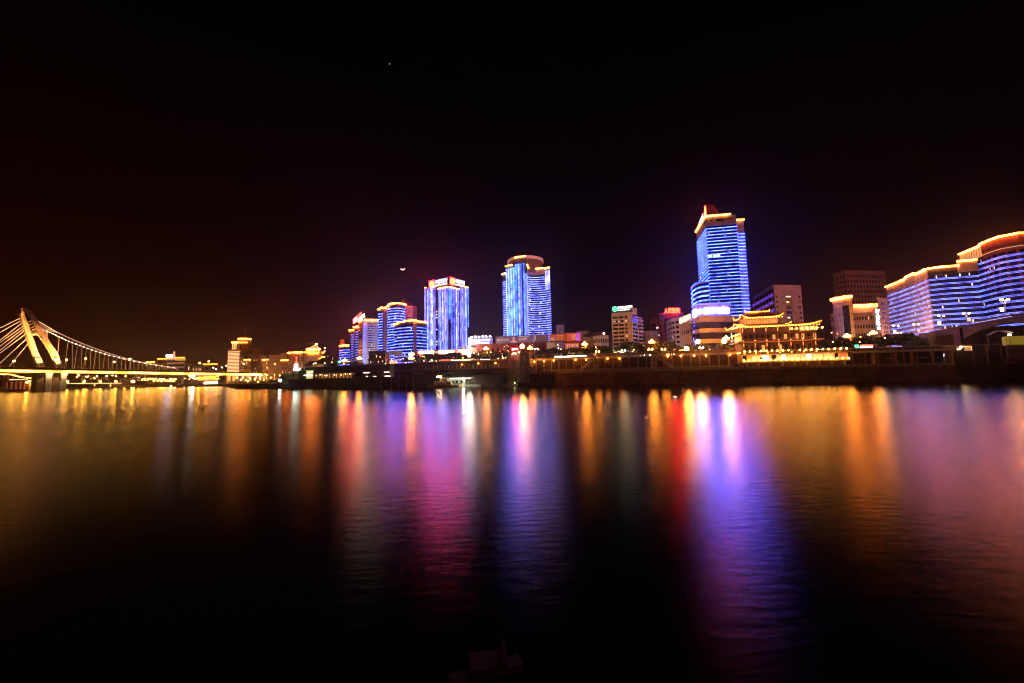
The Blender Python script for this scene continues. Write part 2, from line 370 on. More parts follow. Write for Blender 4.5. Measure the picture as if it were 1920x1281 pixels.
# ================================================================== TOWERS AND BUILDINGS ON THE BANK
def quad_on(a, b, z0, z1, o=0):
    """vertical quad from plan point a to b pushed o metres towards the water"""
    t = (b-a).normalized(); n = Vector((t.y, -t.x))*o
    return (Vector((a.x+n.x, a.y+n.y, z0)), Vector((b.x+n.x, b.y+n.y, z0)), Vector((a.x+n.x, a.y+n.y, z1)))
def panel(mb, a, b, z0, z1, o0, o1): return mb.ribbon([a, b], 0, 1, z0, z1, o0, o1)
def disc(mb, c, ex, ez, r0_, r1_, th, n=28, nz=None):
    """ring (r0_ may be 0) facing nz, standing in the ex/ez plane"""
    c = Vector(c); nz = nz.normalized()*th
    for k in range(n):
        a = 2*math.pi*k/n; b = 2*math.pi*(k+1)/n
        P = lambda t, q: c + (ex*math.cos(t) + ez*math.sin(t))*q
        if r0_ > 0: q_ = [P(a, r0_), P(a, r1_), P(b, r1_), P(b, r0_)]
        else: q_ = [c, P(a, r1_), P(b, r1_)]
        mb.quadbox(q_, [p+nz for p in q_])
    return mb

def bank_tower():
    A, C, B = G(798, 600, 414), G(841, 600, 394), G(877, 600, 416)
    poly = [A, C, B]; zc = Zp(842, 536, 394); zb = 15.3
    root = thing('bank_tower', 'corner tower of violet light strips with two white lettered signs meeting at its corner', 'building', (C.x, C.y, zb))
    wm = MB().prism(foot(poly, 34), zb, zc-1)
    LA = [A, C]; RB = [C, B]
    def col(fc, f0, f1, z1, m, name, o=.6, z0=22): MB().ribbon(fc, f0, f1, z0, z1, .02, o).build(name, m, root)
    zl, zh = Zp(806, 541, 410), zc-1
    X0, X1 = 120, 955                       # zoomed picture columns -> share of the face
    L = lambda x: (x-X0)/(X1-X0)
    left = [(190, 240, LED, .5), (240, 268, LEDW, .5), (270, 330, LEDW, .9), (335, 360, LEDP, .9), (388, 410, LEDP, .9), (412, 495, LEDW, .8),
            (612, 660, LEDW, .9), (660, 690, LED, .7), (692, 728, LEDW, .7), (766, 790, LEDP, 1), (792, 825, LEDW, .8), (828, 862, LEDV, .8), (864, 884, LED, .9), (886, 938, LEDW, .7)]
    for a, b, mm, o in left: col(LA, L(a), L(b), zl if b < 520 else zh, mm, 'light_strip', o)  # LEDW entries are washed wall panels that emit the wash themselves
    MB().ribbon(LA, 0, L(165), 58, zl+1, .02, 1.4).build('corner_fin', W_LILAC, root)
    MB().ribbon(LA, L(122), L(163), 58, zl, 1.42, 1.7).build('light_strip', LEDV, root)
    R0, R1 = 960, 1690
    Q = lambda x: (x-R0)/(R1-R0)
    right = [(965, 985, LEDB, 1.1, 64), (990, 1018, LEDB, .9, 64), (1046, 1088, LEDW, .8, 22), (1140, 1188, LEDW, .8, 22), (1232, 1258, LEDP, .8, 22), (1258, 1300, LEDW, .7, 22), (1300, 1322, LEDV, .8, 22),
             (1384, 1440, LEDW, .8, 22), (1440, 1480, LEDV, .8, 22), (1502, 1568, LEDW, .8, 22), (1600, 1618, LEDP, .9, 22), (1618, 1640, LEDW, .9, 22)]
    for a, b, mm, o, z0 in right: col(RB, Q(a), Q(b), zh if b < 1330 else zl+.6, mm, 'light_strip', o, z0)
    MB().ribbon(RB, Q(1655), 1, 58, zl+1, .02, 1.4).build('corner_fin', W_LILAC, root)
    MB().ribbon(RB, Q(1658), .995, 58, zl, 1.42, 1.7).build('light_strip', LEDB, root)
    MB().ribbon(RB, Q(965), Q(1030), 22, 52, .02, .7).build('stair_panel', W_LILAC, root)
    # dark window shafts with a few lit panes
    for fc, a, b, F in ((LA, 500, 610, L), (LA, 730, 764, L), (RB, 1020, 1044, Q), (RB, 1092, 1138, Q), (RB, 1192, 1230, Q), (RB, 1326, 1380, Q), (RB, 1570, 1598, Q)):
        for k in range(24):
            z = 23 + k*(zl-25)/24
            MB().ribbon(fc, F(a)+.004, F(b)-.004, z, z+1.7, .0, .15).build('window_band', GLASSB, root)
            if rng.random() < .10:
                w = (F(b)-F(a))*.4; MB().ribbon(fc, F(a)+w*.5, F(a)+w*1.4, z+.2, z+1.5, .1, .22).build('lit_window', rng.choice([LIT, LITW]), root)
    wm.build('wall', W_BLUE, root)
    for f0, f1, z, fc in ((0, L(168), zl+1, LA), (L(330), L(530), zl+.6, LA), (L(596), 1, zh-.6, LA), (0, Q(1340), zh-.6, RB), (Q(1370), 1, zl+.9, RB)):
        MB().ribbon(fc, f0, f1, z, z+.95, .3, 1.6).build('roof_light', WARMT, root)
    # the two roof signs
    E = []
    for (x0, x1, Y0, Y1, kind) in ((804, 840.5, 411, 396, 0), (842.5, 871.5, 395, 412, 1)):
        a, b = G(x0, 530, Y0), G(x1, 530, Y1)
        zb_, zt = zc+1.2, Zp(841, 519, 395)
        sb = MB(); panel(sb, a, b, zb_, zt, -1.2, .2); s = sb.build('sign', W_DARK, root)
        t = (b-a).normalized(); n = Vector((t.y, -t.x)); H = zt-zb_; Wd = (b-a).length
        P = lambda f, z, o: Vector((a.x+t.x*Wd*f+n.x*o, a.y+t.y*Wd*f+n.y*o, z))
        fr = (.015, .33)
        MB().ribbon([a, b], fr[0], fr[1], zb_+.2, zt-.2, .21, .45).build('backlit_panel', SIGNBACK, s)
        MB().ribbon([a, b], fr[1]+.005, .99, zb_+.2, zt-.2, .21, .45).build('backlit_panel', SIGNBACKW, s)
        ex = Vector((t.x, t.y, 0)); ez = Vector((0, 0, 1)); nz = Vector((n.x, n.y, 0)); c = P(.175, zb_+H*.5, .5); r_ = H*.37
        lg = disc(MB(), c, ex, ez, r_*.80, r_, .4, nz=nz)
        for sx in (-1, 1):
            lg.ribbon([Vector((c.x, c.y))-t*r_*.75+t*(0 if sx < 0 else r_*1.1), Vector((c.x, c.y))-t*r_*.35+t*(0 if sx < 0 else r_*1.1)], 0, 1, c.z-r_*.42, c.z+r_*.42, 0, .3)
        for (x0_, x1_, z0_, z1_) in ((-.3, .3, .16, .30), (-.3, .3, -.30, -.16), (-.3, -.16, -.16, .16), (.16, .3, -.16, .16), (-.06, .06, .3, .8), (-.06, .06, -.8, -.3)):
            lg.ribbon([Vector((c.x, c.y))+t*r_*x0_, Vector((c.x, c.y))+t*r_*x1_], 0, 1, c.z+r_*z0_, c.z+r_*z1_, 0, .4)
        lg.build('emblem', emit('emblem_red_gold', (1, .05, .004), 36), s)
        text('中国银行', (P(.36, zb_+H*.40, .6), P(.97, zb_+H*.40, .6), P(.36, zb_+H*.88, .6)), SIGNW, 'lettering', s)
        text('BANK OF CHINA', (P(.36, zb_+H*.15, .6), P(.96, zb_+H*.15, .6), P(.36, zb_+H*.28, .6)), SIGNW, 'lettering', s)
bank_tower()

def round_tower():
    Y = 330; zb = 15.3
    a0, a1, a2, a3, a4, a5 = G(943.5, 560, 338), G(950, 560, 334), G(967, 560, 328), G(988, 560, 324), G(1023.5, 560, 336), G(1033, 560, 332)
    z = lambda y, px, Y_: Zp(px, y, Y_)
    root = thing('curved_tower', 'tall blue lit tower with a concave striped face and a round crown', 'building', (a3.x, a3.y, zb))
    wing, flute, bay = [a0, a1], [a1, a2], [a2, a3]
    curve = [a3 + (a4-a3)*(k/8) for k in range(9)]
    d = (a4-a3); nn = Vector((-d.y, d.x)).normalized()
    curve = [p + nn*(9.0*math.sin(math.pi*k/8)) for k, p in enumerate(curve)]
    end = [a4, a5]
    tops = {'wing': z(516, 946, 336), 'flute': z(500, 958, 331), 'bay': z(484, 978, 326), 'curve': z(503, 1005, 332), 'end': z(505, 1028, 334)}
    wm = MB()
    for nm, p in (('wing', wing), ('flute', flute), ('bay', bay), ('curve', curve), ('end', end)):
        wm.prism(foot(p, 26), zb, tops[nm]); 
    zcr = tops['curve']-5
    wm.ribbon(curve, 0, 1, zcr, tops['curve']+.5, 0, .5)
    wm.build('wall', W_BLUE, root)
    MB().ribbon(curve, .01, .99, zcr+.3, tops['curve']-.5, .51, .9).build('crown_panel', W_PINK, root)
    n = 37; z0 = 21; fh = (zcr-z0)/n
    for k in range(n):
        zz = z0+k*fh
        MB().ribbon(curve, .005, .995, zz+fh*.42, zz+fh*.98, 0, .12).build('window_band', GLASSB, root)
        MB().ribbon(curve, 0, 1, zz, zz+fh*.27, .05, .6).build('light_strip', emit('soft_violet_led', (.18, .22, 1.0), 3.4, .25), root)
        if k < 35: MB().ribbon(wing, 0, .98, zz, zz+fh*.3, .05, .6).build('light_strip', emit('soft_violet_led', (.18, .22, 1.0), 3.4, .25), root)
        if k < 30: MB().ribbon(end, .02, 1, zz, zz+fh*.27, .05, .6).build('light_strip', emit('soft_violet_led', (.18, .22, 1.0), 3.4, .25), root)
        if rng.random() < .5:
            f = rng.uniform(.05, .9); MB().ribbon(curve, f, f+rng.uniform(.02, .05), zz+fh*.5, zz+fh*.9, .1, .25).build('lit_window', rng.choice([LIT, LITW, LITW]), root)
    for k in range(4): MB().ribbon(end, .1+.24*k, .2+.24*k, z0+30*fh, tops['end']-1, .05, .7).build('light_strip', LEDP, root)
    for k in range(11):
        f = (k+.2)/11; MB().ribbon(flute, f, f+.05, 20, tops['flute']-1.5, .05, .7).build('light_strip', LEDB if k % 3 else LEDP, root)
        MB().ribbon(flute, f+.05, f+.075, 20, tops['flute']-1.5, .02, .3).build('light_panel', LEDW, root)  # wash between the strips put into a glowing panel
    for f0, f1, mm, zt in ((.02, .16, LEDB, 0), (.26, .40, LED, 0), (.46, .58, LEDW, 0), (.74, .84, LEDB, 0), (.86, .99, LEDW, -9)):
        MB().ribbon(bay, f0, f1, 20, tops['bay']-5+zt, .05, .8).build('light_strip', mm, root)
    for p, nm, f0, f1, o in ((wing, 'wing', 0, 1, 0), (flute, 'flute', 0, .75, 0), (bay, 'bay', 0, 1, 0), (curve, 'curve', 0, 1, 0), (end, 'end', 0, 1, 0)):
        MB().ribbon(p, f0, f1, tops[nm]+.4, tops[nm]+1.4, .1, 1.6).build('roof_light', WARMT, root)
    # round crown behind the bays
    c = G(985, 490, 350); r_ = 15.5; zt = z(486, 985, 345)
    cyl = lambda r1: [(c.x+r1*math.cos(k*math.pi/24), c.y+r1*math.sin(k*math.pi/24)) for k in range(48)]
    MB().prism(cyl(r_), tops['curve']-2, zt-2.4).build('crown_drum', W_BROWN, root)
    MB().prism(cyl(r_+.8), zt-2.4, zt).build('crown_ring', emit('crown_glow', (1, .42, .3), .28), root)
    for k in range(6):
        f = k/6; 
    MB().tube((c.x+3, c.y, zt), (c.x+3, c.y, zt+4), .15).build('mast', IRON, root)
round_tower()

def right_tower():
    A, C, B = G(1309.5, 480, 316), G(1328.5, 480, 285), G(1385, 480, 281)
    B2, B3 = G(1384.6, 480, 284), G(1399, 480, 284)
    zb = 15.3; zt = Zp(1323, 409, 285); zw = Zp(1388, 415, 284)
    root = thing('striped_tower', 'tallest tower ringed by blue light lines with an amber crown and a red lattice mast', 'building', (C.x, C.y, zb))
    main = [A, C, B]; wing = [B2, B3]
    wm = MB().prism(foot(main, 26), zb, zt).prism(foot(wing, 22), zb, zw)
    fl = 36; z0 = 26; zc = Zp(1326, 425, 285); fh = (zc-z0)/fl
    for k in range(fl):
        a = z0+k*fh
        MB().ribbon(main, .005, .995, a+.38*fh, a+.97*fh, -.05, .12).build('window_band', GLASS, root)
        MB().ribbon(main, 0, 1, a+.02*fh, a+.34*fh, .0, .45).build('floor_band', mat('dusk_lilac', (.26, .22, .28)), root)
        MB().ribbon(main, 0, 1, a+.10*fh, a+.25*fh, .46, .8).build('light_strip', LEDT, root)
        if k < fl-2: MB().ribbon(wing, 0, 1, a+.10*fh+.4, a+.25*fh+.4, .1, .5).build('light_strip', LEDT, root)
        if rng.random() < .4:
            f = rng.uniform(.45, .95); MB().ribbon(main, f, f+.02, a+.45*fh, a+.85*fh, .1, .3).build('lit_window', LITD, root)
        if rng.random() < .6:
            f = rng.uniform(.02, .3); MB().ribbon(main, f, f+.02, a+.45*fh, a+.9*fh, .1, .3).build('lit_window', LIT, root)
    for k, f0, f1 in ((26, .60, .655), (26, .67, .76), (28, .9, .97)):
        if k == 26: MB().ribbon(main, f0, f1, z0+k*fh+.40*fh, z0+k*fh+.95*fh, .1, .4).build('lit_window', LITW, root)
    wm.build('wall', mat('wing_tile', (.46, .36, .42)), root)
    # crown
    cm = MB().ribbon(main, 0, 1, zc+.3, zt+.5, .05, .5)
    cm.build('crown_band', W_BEIGE, root)
    for f0, f1, za, zb_ in ((.50, .62, .55, .68), (.66, .69, .55, .72), (.74, .84, .45, .75), (.85, .95, .6, .72)):
        MB().ribbon(main, f0, f1, zc+(zt-zc)*za, zc+(zt-zc)*zb_, .51, .7).build('louvre', GLASS, root)
    MB().ribbon(main, 0, .70, zt+.5, zt+1.5, .2, 1.5).build('roof_light', WARMT, root)
    MB().ribbon(main, .71, .93, zt+.5, zt+1.5, .2, 1.5).build('roof_light', WARMT, root)
    MB().ribbon(wing, 0, 1, zw+.3, zw+1.3, .2, 1.5).build('roof_light', WARMT, root)
    # sign on the roof edge: a flame-like red mark, white letters below it and the lattice that carries them
    a, b = G(1311, 420, 312), G(1325.5, 400, 287)
    t = (b-a).normalized(); n = Vector((t.y, -t.x)); z_ = zt+2.2
    s = MB()
    P = lambda f, z, o=0: Vector((a.x+(b.x-a.x)*f+n.x*o, a.y+(b.y-a.y)*f+n.y*o, z))
    apx = [at(1325.5, 385, 290), at(1337, 385, 288)]
    bs = [P(-.1, zt+1), at(1349, 402, 284)]
    for p, q in ((bs[0], apx[0]), (bs[1], apx[1]), (apx[0], apx[1])): s.tube(p, q, .22)
    for i in range(1, 9):
        f = i/9
        p = bs[0].lerp(apx[0], f); q = bs[1].lerp(apx[1], f); s.tube(p, q, .06)
        g = (i+1)/9 if i < 8 else f; s.tube(p, bs[1].lerp(apx[1], g), .05)
    for i in range(1, 8):
        f = i/8; s.tube(bs[0].lerp(bs[1], f), apx[0].lerp(apx[1], f), .06)
    s.build('sign_frame', mat('red_oxide_steel', (.022, .006, .006)), root)
    fl_ = MB()
    c = at(1322.2, 401, 288); ex = Vector((t.x, t.y, 0)); ez = Vector((0, 0, 1))
    H = 10.5; prof = [(.0, 0), (.8, .0), (1.15, .35), (1.0, .75), (.7, 1.0), (.25, .7), (-.1, .35)]
    pts = [c + ex*(x*3.2) + ez*((y-.5)*H) for x, y in prof]; nz = Vector((n.x, n.y, 0))
    fl_.quadbox(pts, [p+nz*.7 for p in pts]); fl_.build('sign_mark', emit('flame_sign', (1, .012, .003), 90), root)
    wl = MB(); marks(wl, P(.05, zt+1.6, .6), Vector((b.x-a.x, b.y-a.y, 0))*.62+Vector((0, 0, 2.5)), Vector((0, 0, 4.6)), 4, 1, 3); wl.build('sign_lettering', SIGNW, root)
    # bowed lower block in front of the narrow side
    bow = [G(1297.5, 560, 300), G(1300, 560, 288), G(1307, 560, 279), G(1316, 560, 274), G(1327, 560, 272), G(1331, 560, 271)]
    zbw = Zp(1316, 529, 274); fb = 13; f2 = (zbw-1-z0)/fb
    bw = MB().prism(foot(bow, 16), zb, zbw); bw.build('bowed_block', W_LILAC, root)
    for k in range(fb):
        z_ = z0+k*f2
        MB().ribbon(bow, .01, .99, z_+.4*f2, z_+.95*f2, .02, .12).build('window_band', GLASS, root)
        MB().ribbon(bow, 0, 1, z_+.02*f2, z_+.30*f2, .3, .6).build('light_strip', LEDT, root)
    MB().ribbon(bow, 0, 1, zbw-.1, zbw+.4, .3, .6).build('light_strip', LEDT, root)
right_tower()

def mall_block():
    # rounded shopping block with the long illuminated sign on its parapet
    poly = [G(1296.5, 620, 258), G(1300, 620, 248), G(1312, 620, 241), G(1330, 620, 238), G(1352, 620, 239), G(1378, 620, 243), G(1420, 620, 250)]
    zt = Zp(1330, 594, 238)
    root = block('rounded_mall', 'rounded shopping block with bands of glass under a long glowing blue white sign', poly, zt, depth=26, wall=W_BEIGE, floors=3, glass=GLASSB, gz=(.3, .9), z0=17, par=2.4, lit=0)
    root['label'] = 'rounded shopping block with bands of glass under a long glowing blue white sign'
    top = [G(1297.5, 590, 250), G(1310, 590, 243), G(1330, 590, 240.5), G(1352, 590, 241), G(1371, 590, 244)]
    zs = Zp(1335, 570, 240)
    sb = MB().ribbon(top, .02, 1, zt+.6, zs, -1.0, 0); s = sb.build('sign_board', mat('violet_board', (.40, .36, .44)), root)
    MB().ribbon(top, .02, 1, zs+.1, zs+.8, -.3, .5).build('light_strip', LEDW, s)
    chars = '中国移动通信'
    for i, ch in enumerate(chars):
        f0 = .235+i*.118; p, n = posn(top, f0); q, _ = posn(top, f0+.105)
        h0 = zt+2.0 + i*.12
        o = -n*.5
        text(ch, ((p.x+o.x, p.y+o.y, h0), (q.x+o.x, q.y+o.y, h0+.1), (p.x+o.x, p.y+o.y, h0+3.7)), SIGNB, 'lettering', s, .5)
    p, n = posn(top, .125); q, _ = posn(top, .2); ex = Vector((q.x-p.x, q.y-p.y, 0)).normalized(); o = -n*.4
    disc(MB(), (p.x+o.x, p.y+o.y, zt+3.4), ex*.72, Vector((0, 0, 1)), 0, 2.7, .5, nz=Vector((-n.x, -n.y, 0))).build('emblem', SIGNB, s)
    p, n = posn(poly, .24)
    for k in range(22):
        f = .15+rng.random()*.06; z_ = 16+rng.random()*(zt-18); MB().ribbon(poly, f, f+.008, z_, z_+.5, .35, .5).build('window_light', LED, root)
    for f, z_ in ((.62, 27.6), (.625, 25.5), (.62, 23.4)): MB().ribbon(poly, f, f+.008, z_, z_+1.3, .31, .5).build('window_light', LITW, root)
    # wing with the yellow sign
    w = [G(1275.5, 620, 262), G(1296, 620, 246)]; zw = Zp(1286, 606, 254)
    r2 = block('sign_wing', 'narrow pale block carrying a slanted row of yellow white sign letters', w, zw, depth=18, wall=W_LILAC, floors=2, glass=GLASS, gz=(.4, .7), pier=5, pw=1.6, z0=17.5, par=2)
    a, b = w; ex = Vector((b.x-a.x, b.y-a.y, 0)); n = Vector((ex.y, -ex.x, 0)).normalized()
    bd = MB().ribbon(w, 0, 1, zw+.7, Zp(1296, 588, 246), -.6, -.1).build('sign_board', emit('olive_board', (.5, .42, .2), .5), r2)
    for f0, f1, zz0, zz1 in ((.02, .24, 0, .8), (.38, .62, .1, .9), (.68, .74, .25, .9), (.84, .97, .3, 1.0)):
        H = Zp(1296, 588, 246)-zw-1
        q_ = MB().ribbon(w, f0, f1, zw+.8+H*zz0, zw+.8+H*(zz0+(zz1-zz0)*.42), -.05, .3).ribbon(w, f0+.03, f1-.03, zw+.8+H*(zz0+(zz1-zz0)*.5), zw+.8+H*zz1, -.05, .3)
        q_.build('sign_letter', emit('pale_yellow_sign', (1, .85, .35), 5), bd)
mall_block()

def bank_block():
    poly = [G(1147.5, 620, 268), G(1185.5, 620, 264)]; side = [G(1185.5, 620, 264), G(1204.5, 620, 278)]
    zt = Zp(1165, 588, 266)
    root = block('bank_block', 'mid rise lilac block with a green round emblem sign on its roof', poly, zt, depth=20, wall=mat('pale_lilac_render', (.44, .42, .58)), floors=10, glass=GLASS, gz=(.30, .80), rng_f=(.06, .60), pier=1, pw=.5, par=1.5, lit=0, seed=5, z0=19)
    W_ = MB(); fh = (zt-1.5-19)/10
    for k in range(10):
        MB().ribbon(poly, .66, .78, 19+k*fh+.3*fh, 19+k*fh+.8*fh, .3, .36).build('window', GLASS, root)
        MB().ribbon(side, .06, .5, 19+k*fh+.25*fh, 19+k*fh+.9*fh, .05, .2).build('window_band', GLASSB, root)
        MB().ribbon(side, .6, .92, 19+k*fh+.3*fh, 19+k*fh+.8*fh, .05, .2).build('window', GLASS, root)
        MB().ribbon(side, .56, 1.0, 19+k*fh-.1, 19+k*fh+.22*fh, .05, 1.1).build('balcony', W_WHITE, root)
    for k in range(16):
        f = rng.uniform(.06, .42); z_ = 20+rng.random()*(zt-24); MB().ribbon(side, f, f+.06, z_, z_+.9, .21, .3).build('window_light', emit('blue_window', (.1, .16, .8), .8), root)
    MB().prism(foot(side, 18), 15.3, zt-1.5).build('side_wall', W_WHITE, root)
    MB().prism(foot([G(1183.5, 600, 268), G(1195, 600, 270)], 8), zt, zt+4.2).build('stair_tower', W_WHITE, root)
    for f0, k, L in ((.10, 8, .09), (.33, 8, .09)): MB().ribbon(poly, f0, f0+L, 19+k*fh+.45*fh, 19+k*fh+.65*fh, .1, .4).build('lit_window', LITW, root)
    for k in (8, 4): MB().ribbon(poly, .67, .77, 19+k*fh+.35*fh, 19+k*fh+.75*fh, .34, .45).build('lit_window', LIT, root)
    a, b = G(1148, 580, 267), G(1186, 580, 264); za, zb_ = Zp(1166, 584, 266), Zp(1166, 574.5, 266)
    t = (b-a).normalized(); Wd = (b-a).length; n = Vector((t.y, -t.x))
    s = MB(); panel(s, a, b, zt+.6, zb_, -.6, -.2); s = s.build('sign', W_DARK, root)
    P = lambda f, z: Vector((a.x+t.x*Wd*f+n.x*.1, a.y+t.y*Wd*f+n.y*.1, z))
    H = zb_-za; ex = Vector((t.x, t.y, 0)); ez = Vector((0, 0, 1)); nz = Vector((n.x, n.y, 0)); c = P(.13, za+H*.52)
    g = disc(MB(), c, ex, ez, 1.35, 1.75, .3, nz=nz); g.ribbon([Vector((c.x, c.y))-t*.2, Vector((c.x, c.y))+t*.2], 0, 1, c.z-1.3, c.z+1.3, 0, .3)
    for zz in (-.55, .0, .5): g.ribbon([Vector((c.x, c.y))-t*.85, Vector((c.x, c.y))+t*.85], 0, 1, c.z+zz-.13, c.z+zz+.13, 0, .3)
    g.build('emblem', SIGNG, s)
    text('中国农业银行', (P(.27, za+H*.42), P(1.0, za+H*.42+.35), P(.27, za+H)), emit('cool_sign', (.85, 1, .95), 3), 'lettering', s)
    text('AGRICULTURAL BANK OF CHINA', (P(.27, za+H*.12), P(.86, za+H*.12+.2), P(.27, za+H*.30)), emit('cool_sign', (.85, 1, .95), 3), 'lettering', s)
bank_block()

def hospital():
    pl = [G(1218.5, 610, 345), G(1239, 610, 325)]; pr = [G(1239, 610, 325), G(1283, 610, 322)]
    zt = Zp(1239, 592, 325)
    root = block('hospital', 'dark red hospital block under a glowing red four character roof sign', pl+pr[1:], zt, depth=30, wall=W_RED, floors=8, glass=GLASS, rng_f=(.06, .30), par=5, lit=0, z0=20)  # the wall's red also carries the light of the roof sign
    for fl, f in ((6, .10), (6, .13), (6, .17), (7, .22), (7, .26), (5, .10), (5, .19), (4, .11), (4, .14), (5, .28), (3, .24)):
        MB().ribbon(pl, f*2.8, f*2.8+.06, 20+fl*3.3, 21.4+fl*3.3, .1, .3).build('lit_window', LITW, root)
    MB().ribbon(pr, .06, .30, 18, zt-2, .0, .8).build('stair_shaft', mat('rose_tile', (.40, .16, .16)), root)
    for k in range(9): MB().ribbon(pr, .13, .22, 19+k*3.2, 20.8+k*3.2, .81, .95).build('window', GLASS, root)
    for x in (1243, 1276):
        c = G(x, 590, 324); MB().box((c.x, c.y+1.5, zt+.6), 5, 4, 1.4).build('roof_vent', W_RED, root)
    c = G(1262, 600, 321); MB().prism([(c.x+7*math.cos(k*math.pi/9), c.y+4*math.sin(k*math.pi/9)) for k in range(18)], 30, Zp(1258, 597, 321)).build('rooftop_drum', W_DARK, root)
    a, b = G(1245.5, 582, 323), G(1275, 582, 322); z0, z1 = Zp(1258, 587.5, 323), Zp(1260, 578.2, 323)
    f = MB()
    for k in range(6): p = a.lerp(b, k/5); f.tube((p.x, p.y+.4, zt), (p.x, p.y+.4, z1), .12)
    f.tube((a.x, a.y+.4, z0), (b.x, b.y+.4, z0), .12); s = f.build('sign_frame', IRON, root)
    for i, ch in enumerate('人民医院'):
        p = a.lerp(b, i*.255); q = a.lerp(b, i*.255+.225); text(ch, ((p.x, p.y, z0), (q.x, q.y, z0), (p.x, p.y, z1)), emit('red_neon_letter', (1, .010, .0015), 85), 'lettering', s, .4)
hospital()

# white curved balcony block beside it
poly = [G(1250, 625, 300), G(1255, 625, 288), G(1263, 625, 280), G(1275, 625, 276), G(1290, 625, 276)]
block('balcony_block', 'pale curved block of stacked balconies between the hospital and the rounded mall', poly, Zp(1275, 597, 276), depth=14, wall=W_WHITE, floors=7, gz=(.35, .85), pier=9, pw=.9, lit=2, z0=18, seed=3)
block('low_corner_house', 'small plain beige house behind the trees below the hospital', [G(1209, 635, 300), G(1221, 635, 296), G(1234, 635, 300)], Zp(1222, 622, 297), depth=10, wall=W_BEIGE, floors=3, rng_f=(.1, .9), pier=6, pw=1.2, z0=17)

# ---- right hand hotels
def hotels():
    pl = [G(1667, 580, 289), G(1690, 580, 274), G(1710, 580, 261), G(1730, 580, 249), G(1747, 580, 238)]
    pr = [G(1747, 580, 238), G(1775, 580, 234), G(1805, 580, 232), G(1842, 580, 229)]
    zt = Zp(1747, 507.5, 238); zb = 15.3
    root = block('curved_hotel', 'curved hotel whose pink tiled half bends into dark glass, banded with twin blue light lines', pl, zt, depth=24, wall=W_PINK, floors=14, gz=(.38, .80), rng_f=(.01, .99), pier=26, pw=1.25, led=LEDH, ledz=(.03, .22), ledh=.14, lit=10, seed=9, par=3.5, z0=18, litw=.02)
    block('', '', pr, zt, depth=24, wall=W_DARK, floors=14, glass=GLASSB, gz=(.38, .96), pier=14, pw=.25, led=LEDH, ledz=(.03, .24), ledh=.15, lit=16, seed=4, par=3.5, z0=18, root=root, litw=.03)
    for p, f0, f1, z in ((pl, 0, .52, zt), (pl, .50, .72, zt+1.0), (pl, .72, 1, zt), (pr, 0, .62, zt), (pr, .6, 1, zt+2.6)):
        MB().ribbon(p, f0, f1, z+.6, z+1.5, .3, 1.3).build('roof_light', WARM, root)
    MB().ribbon(pl, .5, .72, zt-3, zt+1.5, .3, .8).build('attic', W_PINK, root)
    MB().ribbon(pr, .6, 1, zt-3, zt+3.0, .3, .8).build('attic', W_PINK, root)
    for i in range(9): MB().ribbon(pl, .08+i*.1, .11+i*.1, zt-3, zt+.4, .31, .6).build('pilaster', W_BEIGE, root)
    q = [G(1811, 560, 282), G(1853, 560, 262)]; q2 = [G(1853, 560, 261), G(1872, 560, 253), G(1890, 560, 247), G(1925, 560, 241), G(1975, 560, 238), G(2030, 560, 240)]
    z1 = Zp(1830, 470.5, 271); z2 = Zp(1888, 447, 247)
    r2 = block('tall_curved_hotel', 'taller dark blue hotel with bowed front and twin light lines beside the road bridge', q, z1, depth=20, wall=W_DARK, floors=14, glass=GLASSB, gz=(.38, .96), pier=6, pw=.3, led=LEDH, ledz=(.03, .24), ledh=.17, lit=5, seed=2, par=8, z0=27, litw=.02)
    block('', '', q2, z2, depth=20, wall=W_RED, floors=14, glass=GLASSB, gz=(.42, .96), pier=12, pw=1.5, led=LEDH, ledz=(.03, .24), ledh=.17, lit=9, seed=8, par=9, z0=27, root=r2, litw=.012)
    MB().ribbon(q, 0, .98, z1+.6, z1+1.4, .3, 1.4).build('roof_light', WARM, r2)
    MB().ribbon(q2, 0, 1, z2+.6, z2+1.5, .3, 1.5).build('roof_light', WARM, r2)
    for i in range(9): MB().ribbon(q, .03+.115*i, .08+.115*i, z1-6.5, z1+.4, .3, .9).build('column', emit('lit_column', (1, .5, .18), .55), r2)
    MB().ribbon(q2, .0, 1, z2-7, z2-6.7, .3, .6).build('light_strip', emit('faint_cornice_line', (1, .5, .25), .9), r2)
    block('rooftop_block', 'plain unlit brown block looking over the roof between the two curved hotels', [G(1788, 490, 300), G(1811, 490, 290)], Zp(1800, 480, 295), depth=10, wall=W_BROWN)
hotels()

